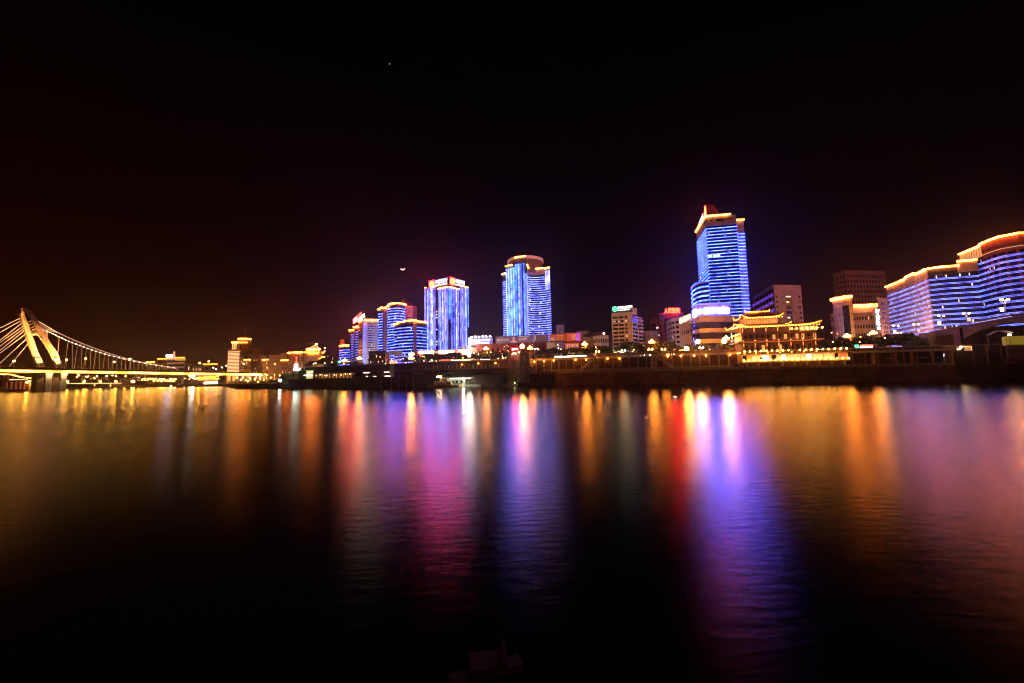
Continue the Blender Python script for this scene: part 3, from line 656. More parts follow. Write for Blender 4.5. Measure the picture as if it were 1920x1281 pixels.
# ---- behind the pagoda
def apartment():
    C = G(1452, 560, 300); A = G(1411, 560, 352); B = G(1502.5, 560, 304)
    zt = Zp(1451, 535, 300)
    root = block('apartment_slab', 'slab block, violet lit balconies round the corner from a plain beige end wall', [A, C], zt, depth=1, wall=W_LILAC, floors=8, gz=(.3, .85), pier=7, pw=1.1, par=1.5, z0=22)
    MB().prism([A, C, B, B*1.09, A*1.05], 15.3, zt-.1).build('core', W_BEIGE, root)
    f = [C, B]; zt2 = Zp(1500, 531.5, 304)
    wl = MB().ribbon(f, 0, .38, 15.3, zt+.3, .0, .4).ribbon(f, .62, 1, 15.3, zt+.3, .0, .4).ribbon(f, .38, .62, zt-4, zt+.3, 0, .4); wl.build('end_wall', W_BEIGE, root)
    for k in range(11):
        z = 20+k*(zt-26)/11
        MB().ribbon(f, .41, .59, z, z+2.6, .02, .15).build('stair_window', GLASS, root)
        MB().ribbon(f, .87, .95, z+.4, z+2.0, .41, .55).build('window', GLASS, root)
        MB().ribbon(f, .04, .09, z+.4, z+2.0, .41, .55).build('window', GLASS, root)
        if k in (10, 9, 6, 5): MB().ribbon(f, .42, .52 if k < 10 else .59, z+.8, z+1.9, .16, .3).build('lit_window', LIT, root)
    fh = (zt-1.5-22)/8
    for k in range(8):
        for j in range(5):
            if rng.random() < .8: MB().ribbon([A, C], .03+j*.2, .16+j*.2, 22+k*fh-.05*fh, 22+k*fh+.22*fh, .5, .8).build('light_strip', emit('violet_balcony_led', (.22, .06, .8), .8) if k > 2 else emit('red_balcony_led', (.9, .03, .12), .7), root)  # violet and red light falling on the balconies drawn as glowing bands
apartment()
block('dark_apartment_tower', 'tall dim brown apartment tower rising behind the amber roofed hotel', [G(1566, 560, 342), G(1591, 560, 330), G(1664, 560, 336)], Zp(1600, 509, 332), depth=20, wall=W_BROWN, floors=15, gz=(.3, .8), pier=16, pw=1.6, lit=8, litm=LIT, seed=12, z0=20, par=2.4, litw=.012)
def amber_hotel():
    a = [G(1564.5, 600, 262), G(1572, 600, 258), G(1588, 600, 252), G(1600, 600, 251)]
    zt = Zp(1580, 563, 255)
    root = block('amber_hotel', 'beige hotel with two amber roof lines and a vertical sign of white square letters', a, zt, depth=16, wall=W_BEIGE, floors=7, gz=(.3, .72), rng_f=(.05, .96), pier=5, pw=2.0, par=3, z0=18)
    MB().ribbon(a, .62, .86, 18, zt-4, .3, .6).build('glass_bay', GLASS, root)
    b = [G(1600, 600, 252), G(1648, 600, 250)]; z2 = Zp(1625, 577, 251)
    block('', '', b, z2, depth=16, wall=W_BROWN, floors=4, gz=(.3, .7), rng_f=(.05, .92), pier=8, pw=.5, par=4, z0=19, root=root, lit=2, seed=3)
    MB().ribbon(b, .0, .93, z2-3.2, z2+.4, .31, .8).build('parapet_band', W_BEIGE, root)
    c = [G(1650, 600, 250), G(1668, 600, 256)]; z3 = Zp(1655, 560, 252)
    block('', '', c, z3, depth=14, wall=W_BROWN, floors=10, gz=(.25, .8), rng_f=(.3, .8), pier=3, pw=.5, par=2, z0=18, root=root)
    MB().ribbon(a, 0, 1, zt+.6, zt+2.2, .2, 1.5).build('roof_light', WARM, root)
    MB().ribbon(b, .02, .92, z2+.5, z2+2.0, .8, 2.0).build('roof_light', WARM, root)
    pl = at(1645, 600, 246); s = MB().box((pl.x, pl.y+.6, 17), 2.6, .5, Zp(1642, 579, 246)-17).build('vertical_sign', W_DARK, root)
    for k, ch in enumerate('商务大酒店宾馆'[:7]):
        p = at(1641.6+.42*k*1.0, 584.5+k*5.6, 245.4); x = Vector((2.1, 0, 0)); zz = Vector((0, 0, 1.45))
        p = at(1641.2+.45*k, 584.2+k*5.7, 245.4); mb = MB(); marks(mb, p, x, zz, 1, 1, k, 1.0); mb.build('sign_letter', emit('square_white_sign', (.92, .92, 1), 8), s)
amber_hotel()
block('rear_pink_house', 'small pink house squeezed against the amber roofed hotel', [G(1559, 610, 285), G(1568, 610, 280)], Zp(1562, 590, 283), depth=10, wall=W_PINK, floors=4, pier=2, pw=1.2, z0=18)
# ================================================================== MALL, BILLBOARDS AND THE BUILDINGS WEST OF THE TOWERS
def mall():
    poly = [G(893, 650, 315), G(928, 650, 312), G(1000, 650, 306), G(1030, 650, 304), G(1092, 650, 298)]
    zt = Zp(960, 645, 310)
    root = block('red_mall', 'long red fronted mall carrying billboards, between the two towers', poly, zt, depth=40, wall=W_RED, floors=2, gz=(.3, .7), rng_f=(.02, .98), pier=20, pw=2.4, lit=6, litm=LIT, z0=16, par=1.2, seed=6)
    # string of warm decorative lights on the front
    for k in range(26):
        f = rng.choice([.30, .31, .52, .53, .55, .70, .72])+rng.uniform(-.012, .012); z_ = rng.uniform(16.5, zt-1)
        MB().ribbon(poly, f, f+.004, z_, z_+.5, .35, .6).build('deco_light', emit('deco_light', (1, .45, .12), 5), root)
    def board(name, label, x0, x1, y0, y1, Y0, Y1, m, yb=None):
        a, b = G(x0, (y0+y1)/2, Y0), G(x1, (y0+y1)/2, Y1)
        z1 = Zp((x0+x1)/2, y0, (Y0+Y1)/2); z0 = Zp((x0+x1)/2, y1, (Y0+Y1)/2)
        r_ = thing('billboard', label, 'billboard', (a.x, a.y, z0), 'billboards along the mall roof')
        MB().ribbon([a, b], 0, 1, z0, z1, -.5, 0).build('panel', m, r_)
        fr = MB(); fr.ribbon([a, b], 0, 1, z1, z1+.25, -.6, .2).ribbon([a, b], 0, 1, z0-.25, z0, -.6, .2)
        for k in range(7): p = a.lerp(b, k/6)*1.004; fr.tube((p.x, p.y, 15.3), (p.x, p.y, z1), .15)
        fr.build('frame', IRON, r_)
        t = (b-a).normalized(); n = Vector((t.y, -t.x)); L = (b-a).length
        P = lambda f, h, o=.06: Vector((a.x+t.x*L*f+n.x*o, a.y+t.y*L*f+n.y*o, z0+(z1-z0)*h))
        return r_, P
    r_, P = board('b', 'wide dark blue billboard lettered TOWN with a pale portrait', 929.5, 999, 630, 643.5, 311, 304, POSTERB)
    text('▲', (P(.04, .35), P(.10, .35), P(.04, .75)), POSTERT, 'lettering', r_, .1)
    text('新TOWN', (P(.12, .33), P(.36, .33), P(.12, .72)), POSTERT, 'lettering', r_, .1)
    bust = MB(); c = P(.49, .1); ex = P(1, 0)-P(0, 0); ex.normalize(); ez = Vector((0, 0, 1)); nz = Vector((0, -.1, 0))
    prof = [(-2.3, 0), (2.3, 0), (1.9, 1.1), (.6, 1.7), (.55, 2.2), (.95, 2.9), (.8, 3.8), (0, 4.3), (-.8, 3.8), (-.95, 2.9), (-.55, 2.2), (-.6, 1.7), (-1.9, 1.1)]
    bust.quadbox([c+ex*x+ez*y for x, y in prof], [c+ex*x+ez*y+nz for x, y in prof]).build('portrait', emit('poster_figure', (.8, .42, .4), .55), r_)
    mb = MB(); marks(mb, P(.64, .30), P(.86, .3)-P(.64, .3), P(0, .78)-P(0, .38), 7, 1, 4); marks(mb, P(.62, .80), P(.9, .8)-P(.62, .8), P(0, .92)-P(0, .80), 16, 1, 5); mb.build('lettering', POSTERT, r_)
    r_, P = board('b', 'plain dark billboard panel next to the red ones', 1001, 1028, 628, 641, 304, 302, emit('dark_billboard', (.05, .03, .08), .4))
    mb = MB(); marks(mb, P(.03, .1), P(.14, .1)-P(.03, .1), P(0, .95)-P(0, .1), 1, 4, 5); mb.build('lettering', POSTERT, r_)
    r_, P = board('b', 'red billboard with two gold panels, beside the plain dark one', 1031, 1061, 626.5, 639.5, 301, 298, emit('dark_red_billboard', (.6, .05, .02), .32))
    for f0, f1 in ((.45, .62), (.66, .88)): mb = MB(); marks(mb, P(f0, .2), P(f1, .2)-P(f0, .2), P(0, .9)-P(0, .2), 1, 1, 8); mb.build('lettering', emit('gold_poster', (.9, .45, .1), .6), r_)
    mb = MB(); marks(mb, P(.03, .08), P(.33, .08)-P(.03, .08), P(0, .55)-P(0, .08), 3, 2, 9); mb.build('lettering', POSTERT, r_)
    r_, P = board('b', 'bright red billboard fading to violet at one end, with white characters', 1062, 1089.5, 624, 640, 298, 295, POSTERR)
    MB().ribbon([Vector((P(.68, 0).x, P(.68, 0).y)), Vector((P(.93, 0).x, P(.93, 0).y))], 0, 1, P(0, .04).z, P(0, .96).z, .02, .08).build('violet_panel', emit('violet_poster', (.5, .08, .9), .7), r_)
    text('广告招租', (P(.14, .45), P(.8, .45), P(.14, .8)), POSTERT, 'lettering', r_, .1)
    mb = MB(); marks(mb, P(.35, .2), P(.8, .2)-P(.35, .2), P(0, .38)-P(0, .2), 9, 1, 2); mb.build('lettering', POSTERT, r_)
    r_, P = board('b', 'red street level hoarding with a row of pale portraits', 1059, 1086, 642.5, 655, 290, 286, emit('low_red_billboard', (.7, .03, .02), .3))
    mb = MB(); marks(mb, P(.1, .2), P(.95, .2)-P(.1, .2), P(0, .85)-P(0, .2), 5, 1, 22); mb.build('lettering', POSTERT, r_)
    r_, P = board('b', 'small navy hoarding at street level between the red and pale ones', 1041, 1057, 642, 654, 291, 290, POSTERB)
    r_, P = board('b', 'small pale blank hoarding at street level near the warm flower lights', 1025, 1040, 642, 655, 292, 291, emit('pale_board', (.5, .36, .26), .25))
    # led billboard beside the white tower
    r_, P = board('b', 'bright blue screen with two lines of white text under a row of floodlights', 881.5, 923.5, 634, 647.5, 318, 314, emit('screen_blue', (.10, .09, .42), .9))
    mb = MB(); marks(mb, P(.06, .52), P(.9, .52)-P(.06, .52), P(0, .82)-P(0, .52), 17, 1, 2); marks(mb, P(.18, .16), P(.86, .16)-P(.18, .16), P(0, .42)-P(0, .16), 14, 1, 3); mb.build('lettering', emit('screen_text', (.9, .85, 1), 3), r_)
    for k in range(6): MB().ball(P(.08+k*.165, 1.18, .8), .75, 8, 6, .6).build('floodlight', emit('billboard_flood', (1, .97, .95), 22), r_)
    p = at(880.5, 640, 317); MB().box((p.x, p.y-.5, 26.5), 1.5, .6, Zp(880, 634, 317)-26.5).build('side_light', emit('white_tube', (1, .97, .9), 9), r_)
    p = at(881, 648, 317); b_ = MB().box((p.x-1, p.y+2, 15.3), 12, 3, 14).build('support', W_PINK, r_)
    root = thing('light_fountain', 'blazing white shop light column at street level beside the blue screen', 'light column', tuple(at(880.5, 668, 308)))
    for k in range(5): q = at(879.5+.6*(k % 2), 667-k*4.6, 308); MB().ball(q, 1.25-.14*k, 10, 8, 1.4).build('lamp', emit('shop_light_column', (1, .62, .40), 80), root)
    q = at(880.5, 668, 308); MB().tube((q.x, q.y+1.2, 15.3), (q.x, q.y+1.2, q.z+10), .3).build('post', IRON, root)
    # blocks behind
    r_ = block('gabled_hall', 'pale hall with stepped gables behind the bright blue screen', [G(878, 630, 345), G(916, 630, 340)], Zp(897, 634, 342), depth=14, wall=W_LILAC)
    pl = [G(884, 630, 344), G(914, 630, 341)]; ga = MB()
    for f in (.25, .75):
        c, n = posn(pl, f); ga.quadbox([(c.x-5, c.y, Zp(897, 634, 342)), (c.x+5, c.y, Zp(897, 634, 342)), (c.x, c.y, Zp(897, 627, 342))], [(c.x-5, c.y+8, Zp(897, 634, 342)), (c.x+5, c.y+8, Zp(897, 634, 342)), (c.x, c.y+8, Zp(897, 627, 342))])
    ga.build('gable', W_LILAC, r_)
mall()
block('stepped_house', 'white stepped house with small dark openings rising beside the curved tower', [G(1043.5, 620, 330), G(1058, 620, 328)], Zp(1052, 610.5, 329), depth=10, wall=W_WHITE, floors=4, rng_f=(.3, .45), par=8, z0=18)
block('annex_house', 'low lilac annex leaning against the white stepped house', [G(1056, 620, 332), G(1063, 620, 331)], Zp(1060, 616, 330), depth=10, wall=W_BLUE)
def houses():
    def hipped(name, label, x0, x1, y0, y1, Y, wall, roof, **kw):
        a, b = G(x0, (y0+y1)/2, Y), G(x1, (y0+y1)/2, Y-3); z = Zp((x0+x1)/2, y1, Y)
        r_ = block(name, label, [a, b], z, depth=12, wall=wall, **kw)
        zr = Zp((x0+x1)/2, y0, Y); t = (b-a); n = Vector((-t.y, t.x)).normalized()
        e = .06; A, B = a-t*e-n*1.2, b+t*e-n*1.2; C, D = b+t*e+n*13, a-t*e+n*13
        m1, m2 = a+t*.2+n*6, b-t*.2+n*6
        mb = MB(); o = [(*A, z+.6), (*B, z+.6), (*C, z+.6), (*D, z+.6), (*m1, zr), (*m2, zr)]
        mb.v = [Vector(q) for q in o]; mb.f = [(0, 1, 5, 4), (1, 2, 5), (2, 3, 4, 5), (3, 0, 4), (3, 2, 1, 0)]; mb.build('roof', roof, r_)
        return r_
    hipped('hipped_house', 'low white house under a shallow hipped roof behind the red billboard', 1082, 1104, 619, 623, 318, W_WHITE, mat('pale_roof', (.38, .34, .33)), floors=3, pier=5, pw=1.5, z0=18)
    hipped('gabled_house', 'small house with a long pitched grey roof sloping behind the trees', 1092, 1122, 625, 634, 300, W_LILAC, ROOF, floors=3, pier=6, pw=1.6, z0=17)
    hipped('dark_house', 'dark roofed house topped by a single white lamp', 1110, 1136, 621, 626, 315, W_RED, ROOF, floors=3, pier=4, pw=1.6, z0=18)
    r_ = block('terrace_house', 'white three storey house with curved balconies near the twin globe lamps', [G(1112, 640, 288), G(1124, 640, 284), G(1141, 640, 284)], Zp(1126, 631, 285), depth=10, wall=W_WHITE, floors=3, gz=(.28, .82), pier=7, pw=.7, z0=17, lit=2, seed=4)
    p = at(1132, 625.5, 300); MB().ball(p, .5).build('roof_lamp', FARW, r_)
houses()

# ---- west of the bank tower
def west():
    p = [G(709.5, 630, 402), G(718, 630, 398)]; z = Zp(713, 582, 400)
    r_ = block('banded_tower', 'blue banded tower with a dark vertical shaft in front of a pink pyramid roof', p, z, depth=24, wall=W_BLUE, floors=21, gz=(.4, .95), led=LED, ledz=(.02,), ledh=.75, par=1.5, z0=17)
    q = [G(718, 630, 399), G(726.5, 630, 398)]; MB().prism(foot(q, 20), 15.3, Zp(722, 578, 399)).build('dark_shaft', W_BROWN, r_)
    s = [G(726.5, 630, 398), G(734, 630, 393), G(745, 630, 391), G(754, 630, 394), G(759, 630, 400)]; z2 = Zp(742, 571.5, 392)
    block('', '', s, z2, depth=22, wall=W_BLUE, floors=23, gz=(.42, .95), led=LED, ledz=(.02,), ledh=.8, par=1.5, z0=17, root=r_, lit=10, seed=3, litw=.03)
    for pl, zz, f0, f1 in ((p, z, 0, .45), (p, z+1.2, .55, 1), (q, z2-3, .3, .8), (s, z2, .12, 1), (s, z2-1.5, 0, .12)): MB().ribbon(pl, f0, f1, zz+.6, zz+1.7, .2, 1.5).build('roof_light', WARM, r_)
    # pink tower with pyramid roof
    a, c, b = G(744, 580, 425), G(757, 580, 415), G(782, 580, 420); z = Zp(757, 574, 415); ap = at(757, 559, 428)
    r2 = block('pyramid_tower', 'rose tower with a pointed pyramid roof behind the blue banded block', [a, c, b], z, depth=24, wall=mat('rose_wall', (.46, .17, .24)), floors=0)
    f = foot([a, c, b], 24); mb = MB(); o = len(f)
    mb.v = [Vector((q_.x, q_.y, z+.6)) for q_ in f[:o]] + [ap]; mb.f = [(i, (i+1) % o, o) for i in range(o)] + [tuple(range(o))[::-1]]; mb.build('pyramid_roof', mat('rose_roof', (.40, .12, .2)), r2)
    g = [G(754, 590, 412), G(774, 590, 410)]; MB().prism(foot(g, 4), 15.3, Zp(764, 576, 411)).build('lift_block', mat('rose_pale', (.52, .25, .34)), r2)
    for k in range(14): MB().ribbon(g, .3, .95, 70+k*2.2 - 30, 70+k*2.2-29.2, .02, .12).build('window_band', GLASS, r2)
    for y in (0,):
        MB().ribbon(g, 0, 1, Zp(764, 576, 411)+.1, Zp(764, 576, 411)+.8, .0, 1.2).build('roof_edge', emit('rose_edge', (1, .08, .15), .6), r2)
    # curved office in front
    s = [G(739, 640, 386), G(748, 640, 380), G(760, 640, 376), G(775, 640, 374)]; z = Zp(760, 606, 377)
    r3 = block('curved_office', 'broad curved office with rows of blue light below a wavy amber roof line', s, z, depth=24, wall=W_BLUE, floors=13, gz=(.45, .96), led=LED, ledz=(.02,), ledh=.75, par=2, z0=17, lit=9, litm=LIT, seed=5, litw=.03)
    s1 = [G(775, 640, 375), G(781, 640, 375)]; MB().prism(foot(s1, 20), 15.3, z+1.5).build('stair_shaft', W_BEIGE, r3)
    s2 = [G(781, 640, 375), G(791, 640, 379), G(800, 640, 386)]
    block('', '', s2, z, depth=20, wall=W_BLUE, floors=13, gz=(.45, .96), led=LED, ledz=(.02,), ledh=.7, par=2, z0=17, root=r3, lit=3, seed=1)
    for pl, f0, f1, zz in ((s, 0, .3, z-1.2), (s, .28, .62, z), (s, .6, 1, z+.9), (s1, 0, 1, z+1.3), (s2, 0, 1, z)): MB().ribbon(pl, f0, f1, zz+.6, zz+1.6, .2, 1.4).build('roof_light', WARM, r3)
    # white office with red and white roof sign
    s = [G(672, 640, 420), G(680, 640, 405)]; t = [G(680, 640, 405), G(709.5, 640, 410)]; z = Zp(685, 602, 405)
    r4 = block('white_office', 'white office block with blue washed corner below a red and white roof sign', s, z, depth=20, wall=W_BEIGE, floors=19, gz=(.35, .8), par=2, z0=17)
    block('', '', t, z, depth=20, wall=mat('washed_white', (.60, .56, .62)), floors=19, gz=(.42, .85), rng_f=(.3, .62), par=2, z0=17, root=r4, lit=4, seed=4)
    fh = (z-2-17)/19
    for k in range(19):
        for f in (.66, .76, .9): MB().ribbon(t, f, f+.05, 17+k*fh+.45*fh, 17+k*fh+.8*fh, .31, .4).build('window', GLASS, r4)
        MB().ribbon(t, .02, .18, 17+k*fh+.1*fh, 17+k*fh+.7*fh, .31, .42).build('light_panel', LEDW if k < 17 else LEDV, r4)  # light washing the wall drawn as glowing panels, here and below
        if k > 10: MB().ribbon(t, .2, .98, 17+k*fh+.02*fh, 17+k*fh+.3*fh, .31, .42).build('light_panel', emit('dim_violet_wash', (.32, .30, 1.0), .5), r4)
    for pl, f0, f1 in ((s, .2, 1), (t, .08, 1)): MB().ribbon(pl, f0, f1, z+.6, z+2.0, .2, 1.6).build('roof_light', WARM, r4)
    a, b = G(673, 600, 416), G(684.5, 590, 402); H = Zp(684, 590, 402)-z-2
    sb = MB().ribbon([a, b], 0, 1, z+2.2, z+4, -.3, 0).build('sign', W_DARK, r4); ex = Vector((b.x-a.x, b.y-a.y, 0)); ez = Vector((0, 0, 1))
    mb = MB(); marks(mb, (a.x, a.y-.4, z+1.2), ex+Vector((0, 0, 3)), ez*H*.8, 3, 1, 3, .9); mb.build('lettering', emit('blazing_sign', (1, .9, .8), 40), sb)
    w = G(662.5, 597, 420), G(676, 588, 413); p = at(662.8, 607.5, 418); q = at(670, 602.5, 415)
    mb = MB(); mb.quadbox([p, q, q+ez*5.5, p+ez*5.5], [v+Vector((-.1, -.5, 0)) for v in (p, q, q+ez*5.5, p+ez*5.5)]); mb.build('sign_square', emit('orange_red_sign', (1, .018, .02), 55), sb)
    p = at(671.5, 600, 415); q = at(678, 595, 412); mb = MB(); mb.quadbox([p, q, q+ez*6, p+ez*6], [v+Vector((-.1, -.5, 0)) for v in (p, q, q+ez*6, p+ez*6)]); mb.build('sign_square', emit('red_panel_dim', (1, .16, .09), 1.2), sb)
    for (x0, x1, y, Y, nm) in ((656, 663.5, 621, 436, 'slim blue lit wing with amber cap, farthest step of the white office'), (664, 672.5, 615, 428, 'slim blue lit wing with amber cap, tucked against the white office')):
        s = [G(x0, 640, Y), G(x0+4.5, 640, Y-5), G(x1, 640, Y-6)]; z = Zp((x0+x1)/2, y, Y-4)
        r5 = block('slim_wing', nm, s, z, depth=14, wall=W_BEIGE, floors=15, gz=(.4, .9), rng_f=(.05, .95), led=LEDW, ledz=(.02,), ledh=.9, ledf=(.55, .97), par=2, z0=17)
        MB().ribbon(s, 0, 1, z+.6, z+1.7, .2, 1.5).build('roof_light', WARM, r5)
    s = [G(637, 655, 480), G(645, 655, 470), G(656, 655, 472)]; z = Zp(645, 650, 470)
    r6 = block('small_blue_block', 'small blue banded block with a reddish lift tower on its roof', s, z, depth=16, wall=W_BLUE, floors=9, gz=(.4, .95), led=LED, ledz=(.02,), ledh=.6, par=1.5, z0=17, lit=3)
    MB().ribbon(s, .1, .95, z+.6, z+2, .2, 1.6).build('roof_light', WARM, r6)
    c = at(640, 648, 478); MB().box((c.x, c.y+3, z), 4.5, 4, 9.5).build('lift_tower', mat('dim_red_tower', (.42, .12, .10)), r6)
    # low dark hall with grey billboard, shop row
    r7 = block('riverside_hall', 'low dark riverside hall with lit doorway and a concrete gable', [G(691, 675, 292), G(722, 675, 286)], Zp(706, 659.5, 289), depth=14, wall=W_DARK, floors=2, gz=(.2, .7), lit=5, litm=LIT, z0=16, pier=8, pw=1)
    a = G(722, 675, 285), G(729.5, 675, 284); MB().prism(foot(a, 10), 15.3, Zp(725, 660, 285)).build('gable_wall', W_CONC, r7)
    a = G(730, 665, 285), G(754, 665, 283); z1, z0 = Zp(742, 657.5, 284), Zp(742, 666, 284)
    r8 = thing('grey_billboard', 'grey weathered billboard above a warmly lit porch', 'billboard', (a[0].x, a[0].y, 15.3))
    MB().ribbon(list(a), 0, 1, z0, z1, -.3, 0).build('panel', emit('dull_poster', (.42, .38, .36), .18), r8)
    mb = MB(); marks(mb, (a[0].x, a[0].y-.1, z0+.4), Vector((a[1].x-a[0].x, a[1].y-a[0].y, 0)), Vector((0, 0, (z1-z0)*.8)), 6, 2, 7); mb.build('lettering', W_DARK, r8)
    mb = MB()
    for k in range(6): q = a[0].lerp(a[1], k/5); mb.tube((q.x, q.y+.2, 15.3), (q.x, q.y+.2, z0), .25)
    mb.build('post', W_CONC, r8)
    MB().ribbon([v*1.01 for v in a], .05, .65, 15.8, 18.3, 0, .2).build('lit_window', emit('porch_light', (1, .65, .25), 1.3), r8)
    s = [G(781, 660, 318), G(815, 660, 315), G(850, 660, 312), G(880, 660, 311)]; z = Zp(830, 657.5, 314)
    r9 = block('shop_row', 'long single storey shop row with a blazing lit fascia below the white tower', s, z, depth=14, wall=W_BEIGE, floors=1, gz=(.2, .8), pier=10, pw=.6, z0=16, par=2.2, lit=6, litm=LITW)
    for f0, f1, mm in ((.02, .22, emit('fascia_red', (1, .22, .1), 1.6)), (.06, .34, SHOPW), (.34, .42, emit('fascia_red', (1, .22, .1), 1.6)), (.44, .72, SHOPW), (.75, .86, emit('fascia_red', (1, .22, .1), 1.6)), (.80, .84, SIGNW), (.86, .99, SHOPW)):
        MB().ribbon(s, f0, f1, z-2.0, z-.2, .45 if mm is not SHOPW else .5, .7 if mm is not SHOPW else .9).build('lit_fascia', mm, r9)
west()

# ---- shops and lit signs along the upper promenade
def shops():
    def sign(x0, x1, y0, y1, Y, m, label, n=5, seed=1, solid=False):
        p0, p1 = at(x0, y1, Y), at(x1, y1+(-.02*(x1-x0)), Y); h = Zp(x0, y0, Y)-p0.z
        r_ = thing('shop_sign', label, 'sign', (p0.x, p0.y, 15.3), 'lit shop signs along the promenade')
        mb = MB(); mb.quadbox([p0+Vector((0, .5, 0)), p1+Vector((0, .5, 0)), p1+Vector((0, .5, h)), p0+Vector((0, .5, h))], [p0+Vector((0, .9, 0)), p1+Vector((0, .9, 0)), p1+Vector((0, .9, h)), p0+Vector((0, .9, h))])
        for f in (.1, .9): q = p0.lerp(p1, f); mb.tube((q.x, q.y+.7, 15), (q.x, q.y+.7, q.z), .12)
        mb.build('board', W_DARK, r_)
        mb = MB()
        marks(mb, p0+Vector((0, .3, 0)), p1-p0, Vector((0, 0, h)), n, 1, seed, 1.0 if solid else .8); mb.build('lettering', m, r_)
        return r_
    S_ = SHOPW
    sign(826, 845, 674, 681, 274, SHOPR, 'red shop letters in front of the dark trees under the white tower', 5, 2)
    sign(846, 883, 675, 679.5, 274, S_, 'long white shop sign next to the red letters, under the trees', 9, 3, True)
    sign(901, 919, 673.5, 680.5, 272, emit('hot_white_sign', (1, .74, .55), 40), 'short glaring white shop sign between two palm like trees', 4, 4, True)
    sign(925, 943, 674, 678, 272, SHOPY, 'yellow shop letters beside the concrete pump house', 5, 5)
    sign(1005, 1022, 671, 675.5, 262, SHOPR, 'small red and white shop letters past the concrete pump house', 5, 6)
    sign(1024, 1040, 673, 675.5, 262, emit('pinkish_sign', (1, .7, .6), 5), 'thin pink white sign strip under the trees', 6, 7, True)
    sign(1040, 1062, 669, 674.5, 262, emit('hot_white_sign', (1, .74, .55), 40), 'white shop sign, narrower of the two glaring ones beneath the dark trees', 6, 8, True)
    sign(1063, 1099, 667, 674.5, 262, emit('hot_white_sign', (1, .74, .55), 40), 'wide glaring white shop sign with a greenish end', 9, 9, True)
    sign(1081, 1087, 664, 667.5, 263, SHOPR, 'small red sign above the wide glaring white one', 2, 10)
    sign(1613, 1636, 650, 656, 207, emit('magenta_white_sign', (1, .75, 1), 11), 'white violet shop sign with red rim below the trees near the amber hotel', 5, 11, True)
    sign(1613, 1638, 646.5, 649.5, 207.5, SHOPR, 'row of red lights above the white violet shop sign', 9, 14)
    sign(1603, 1612, 646, 653, 207, SIGNG, 'small green sign beside the white violet shop sign', 2, 12)
    sign(1679, 1692, 649, 652, 212, emit('pink_tube', (1, .4, .4), 1.4), 'faint pink sign under the dark trees by the road bridge', 5, 13)
    sign(733, 747, 683, 686, 262, emit('faint_white_sign', (1, .75, .65), 2.2), 'small faint white lettering below the grey billboard', 6, 15)
    sign(760, 768, 681, 684, 262, SHOPR, 'tiny red letters beside the double lamp cluster', 4, 16)
    sign(808, 819, 681, 683, 270, emit('red_bar', (1, .08, .05), 3), 'thin red light bar under the shop row', 4, 17, True)
    sign(763, 786, 686, 688.5, 262, emit('dull_red_bar', (.5, .01, .01), .35), 'long dull red bar below the tiny red letters', 4, 18, True)
shops()

# ---- concrete pump house by the water
def pump_house():
    Y = 214; z = Zp(972, 660, Y)
    a, b, c = G(953.5, 690, 216), G(975, 690, 212), G(992, 690, 216)
    root = thing('pump_house', 'tall pale concrete pump house on the bank with a lit red sign at its top', 'tower', (b.x, b.y, 2))
    wm = MB().prism(foot([a, b, c], 8), 2, z)
    for f in (.02, .22, .45): wm.ribbon([a, b], f, f+.10, 2, z-1, .0, .5)
    for f in (.1, .55, .9): wm.ribbon([b, c], f, f+.10, 2, z-1, .0, .5)
    PC = mat('mossy_concrete', (.20, .18, .12), .85, .35, .4); wm.build('wall', PC, root)  # darker olive tone of concrete
    MB().ribbon([a, b, c], 0, 1, z-.8, z, .1, .8).build('cornice', PC, root)
    for f, zz in ((.30, 14), (.55, 14), (.3, 9), (.7, 9)): MB().ribbon([a, b], f, f+.12, zz, zz+2, .5, .56).build('window', W_GREY, root)
    for f, zz in ((.25, 9), (.7, 9), (.3, 14)): MB().ribbon([b, c], f, f+.18, zz, zz+2, .5, .56).build('window', W_GREY, root)
    st = MB(); p = at(993, 668, 213); q = at(1002, 655, 214)
    for k in range(5):
        zz = 16+k*1.7; st.tube((p.x+(k % 2)*2.6, p.y, zz), (p.x+2.6*(1-k % 2), p.y, zz+1.7), .12)
    st.tube((p.x, p.y, 15), (p.x, p.y, 25), .14).tube((p.x+2.8, p.y, 15), (p.x+2.8, p.y, 24), .14); st.build('outside_stair', STEEL, root)
    pa, pb = at(959.5, 657, 211), at(972, 656.6, 210); h = 1.2
    bd = MB().quadbox([pa, pb, pb+Vector((0, 0, h)), pa+Vector((0, 0, h))], [v+Vector((0, .4, 0)) for v in (pa, pb, pb+Vector((0, 0, h)), pa+Vector((0, 0, h)))]).build('sign', emit('red_sign_board', (1, .003, .02), 40), root)
    mb = MB(); marks(mb, pa+Vector((0, -.05, .15)), (pb-pa)*.62, Vector((0, 0, .9)), 3, 1, 5, .95); mb.build('lettering', emit('orange_letters', (1, .02, .02), 150), bd)
    mb = MB(); marks(mb, pa+(pb-pa)*.68+Vector((0, -.05, .2)), (pb-pa)*.22, Vector((0, 0, .8)), 1, 1, 5, 1); mb.build('lettering', emit('violet_letters', (.9, .5, 1), 9), bd)
    for x, y in ((961, 664), (964, 661.5), (966.5, 663.5), (973, 661)): MB().ball(at(x, y, 211), .22).build('lamp', GLOBEW, root)
pump_house()
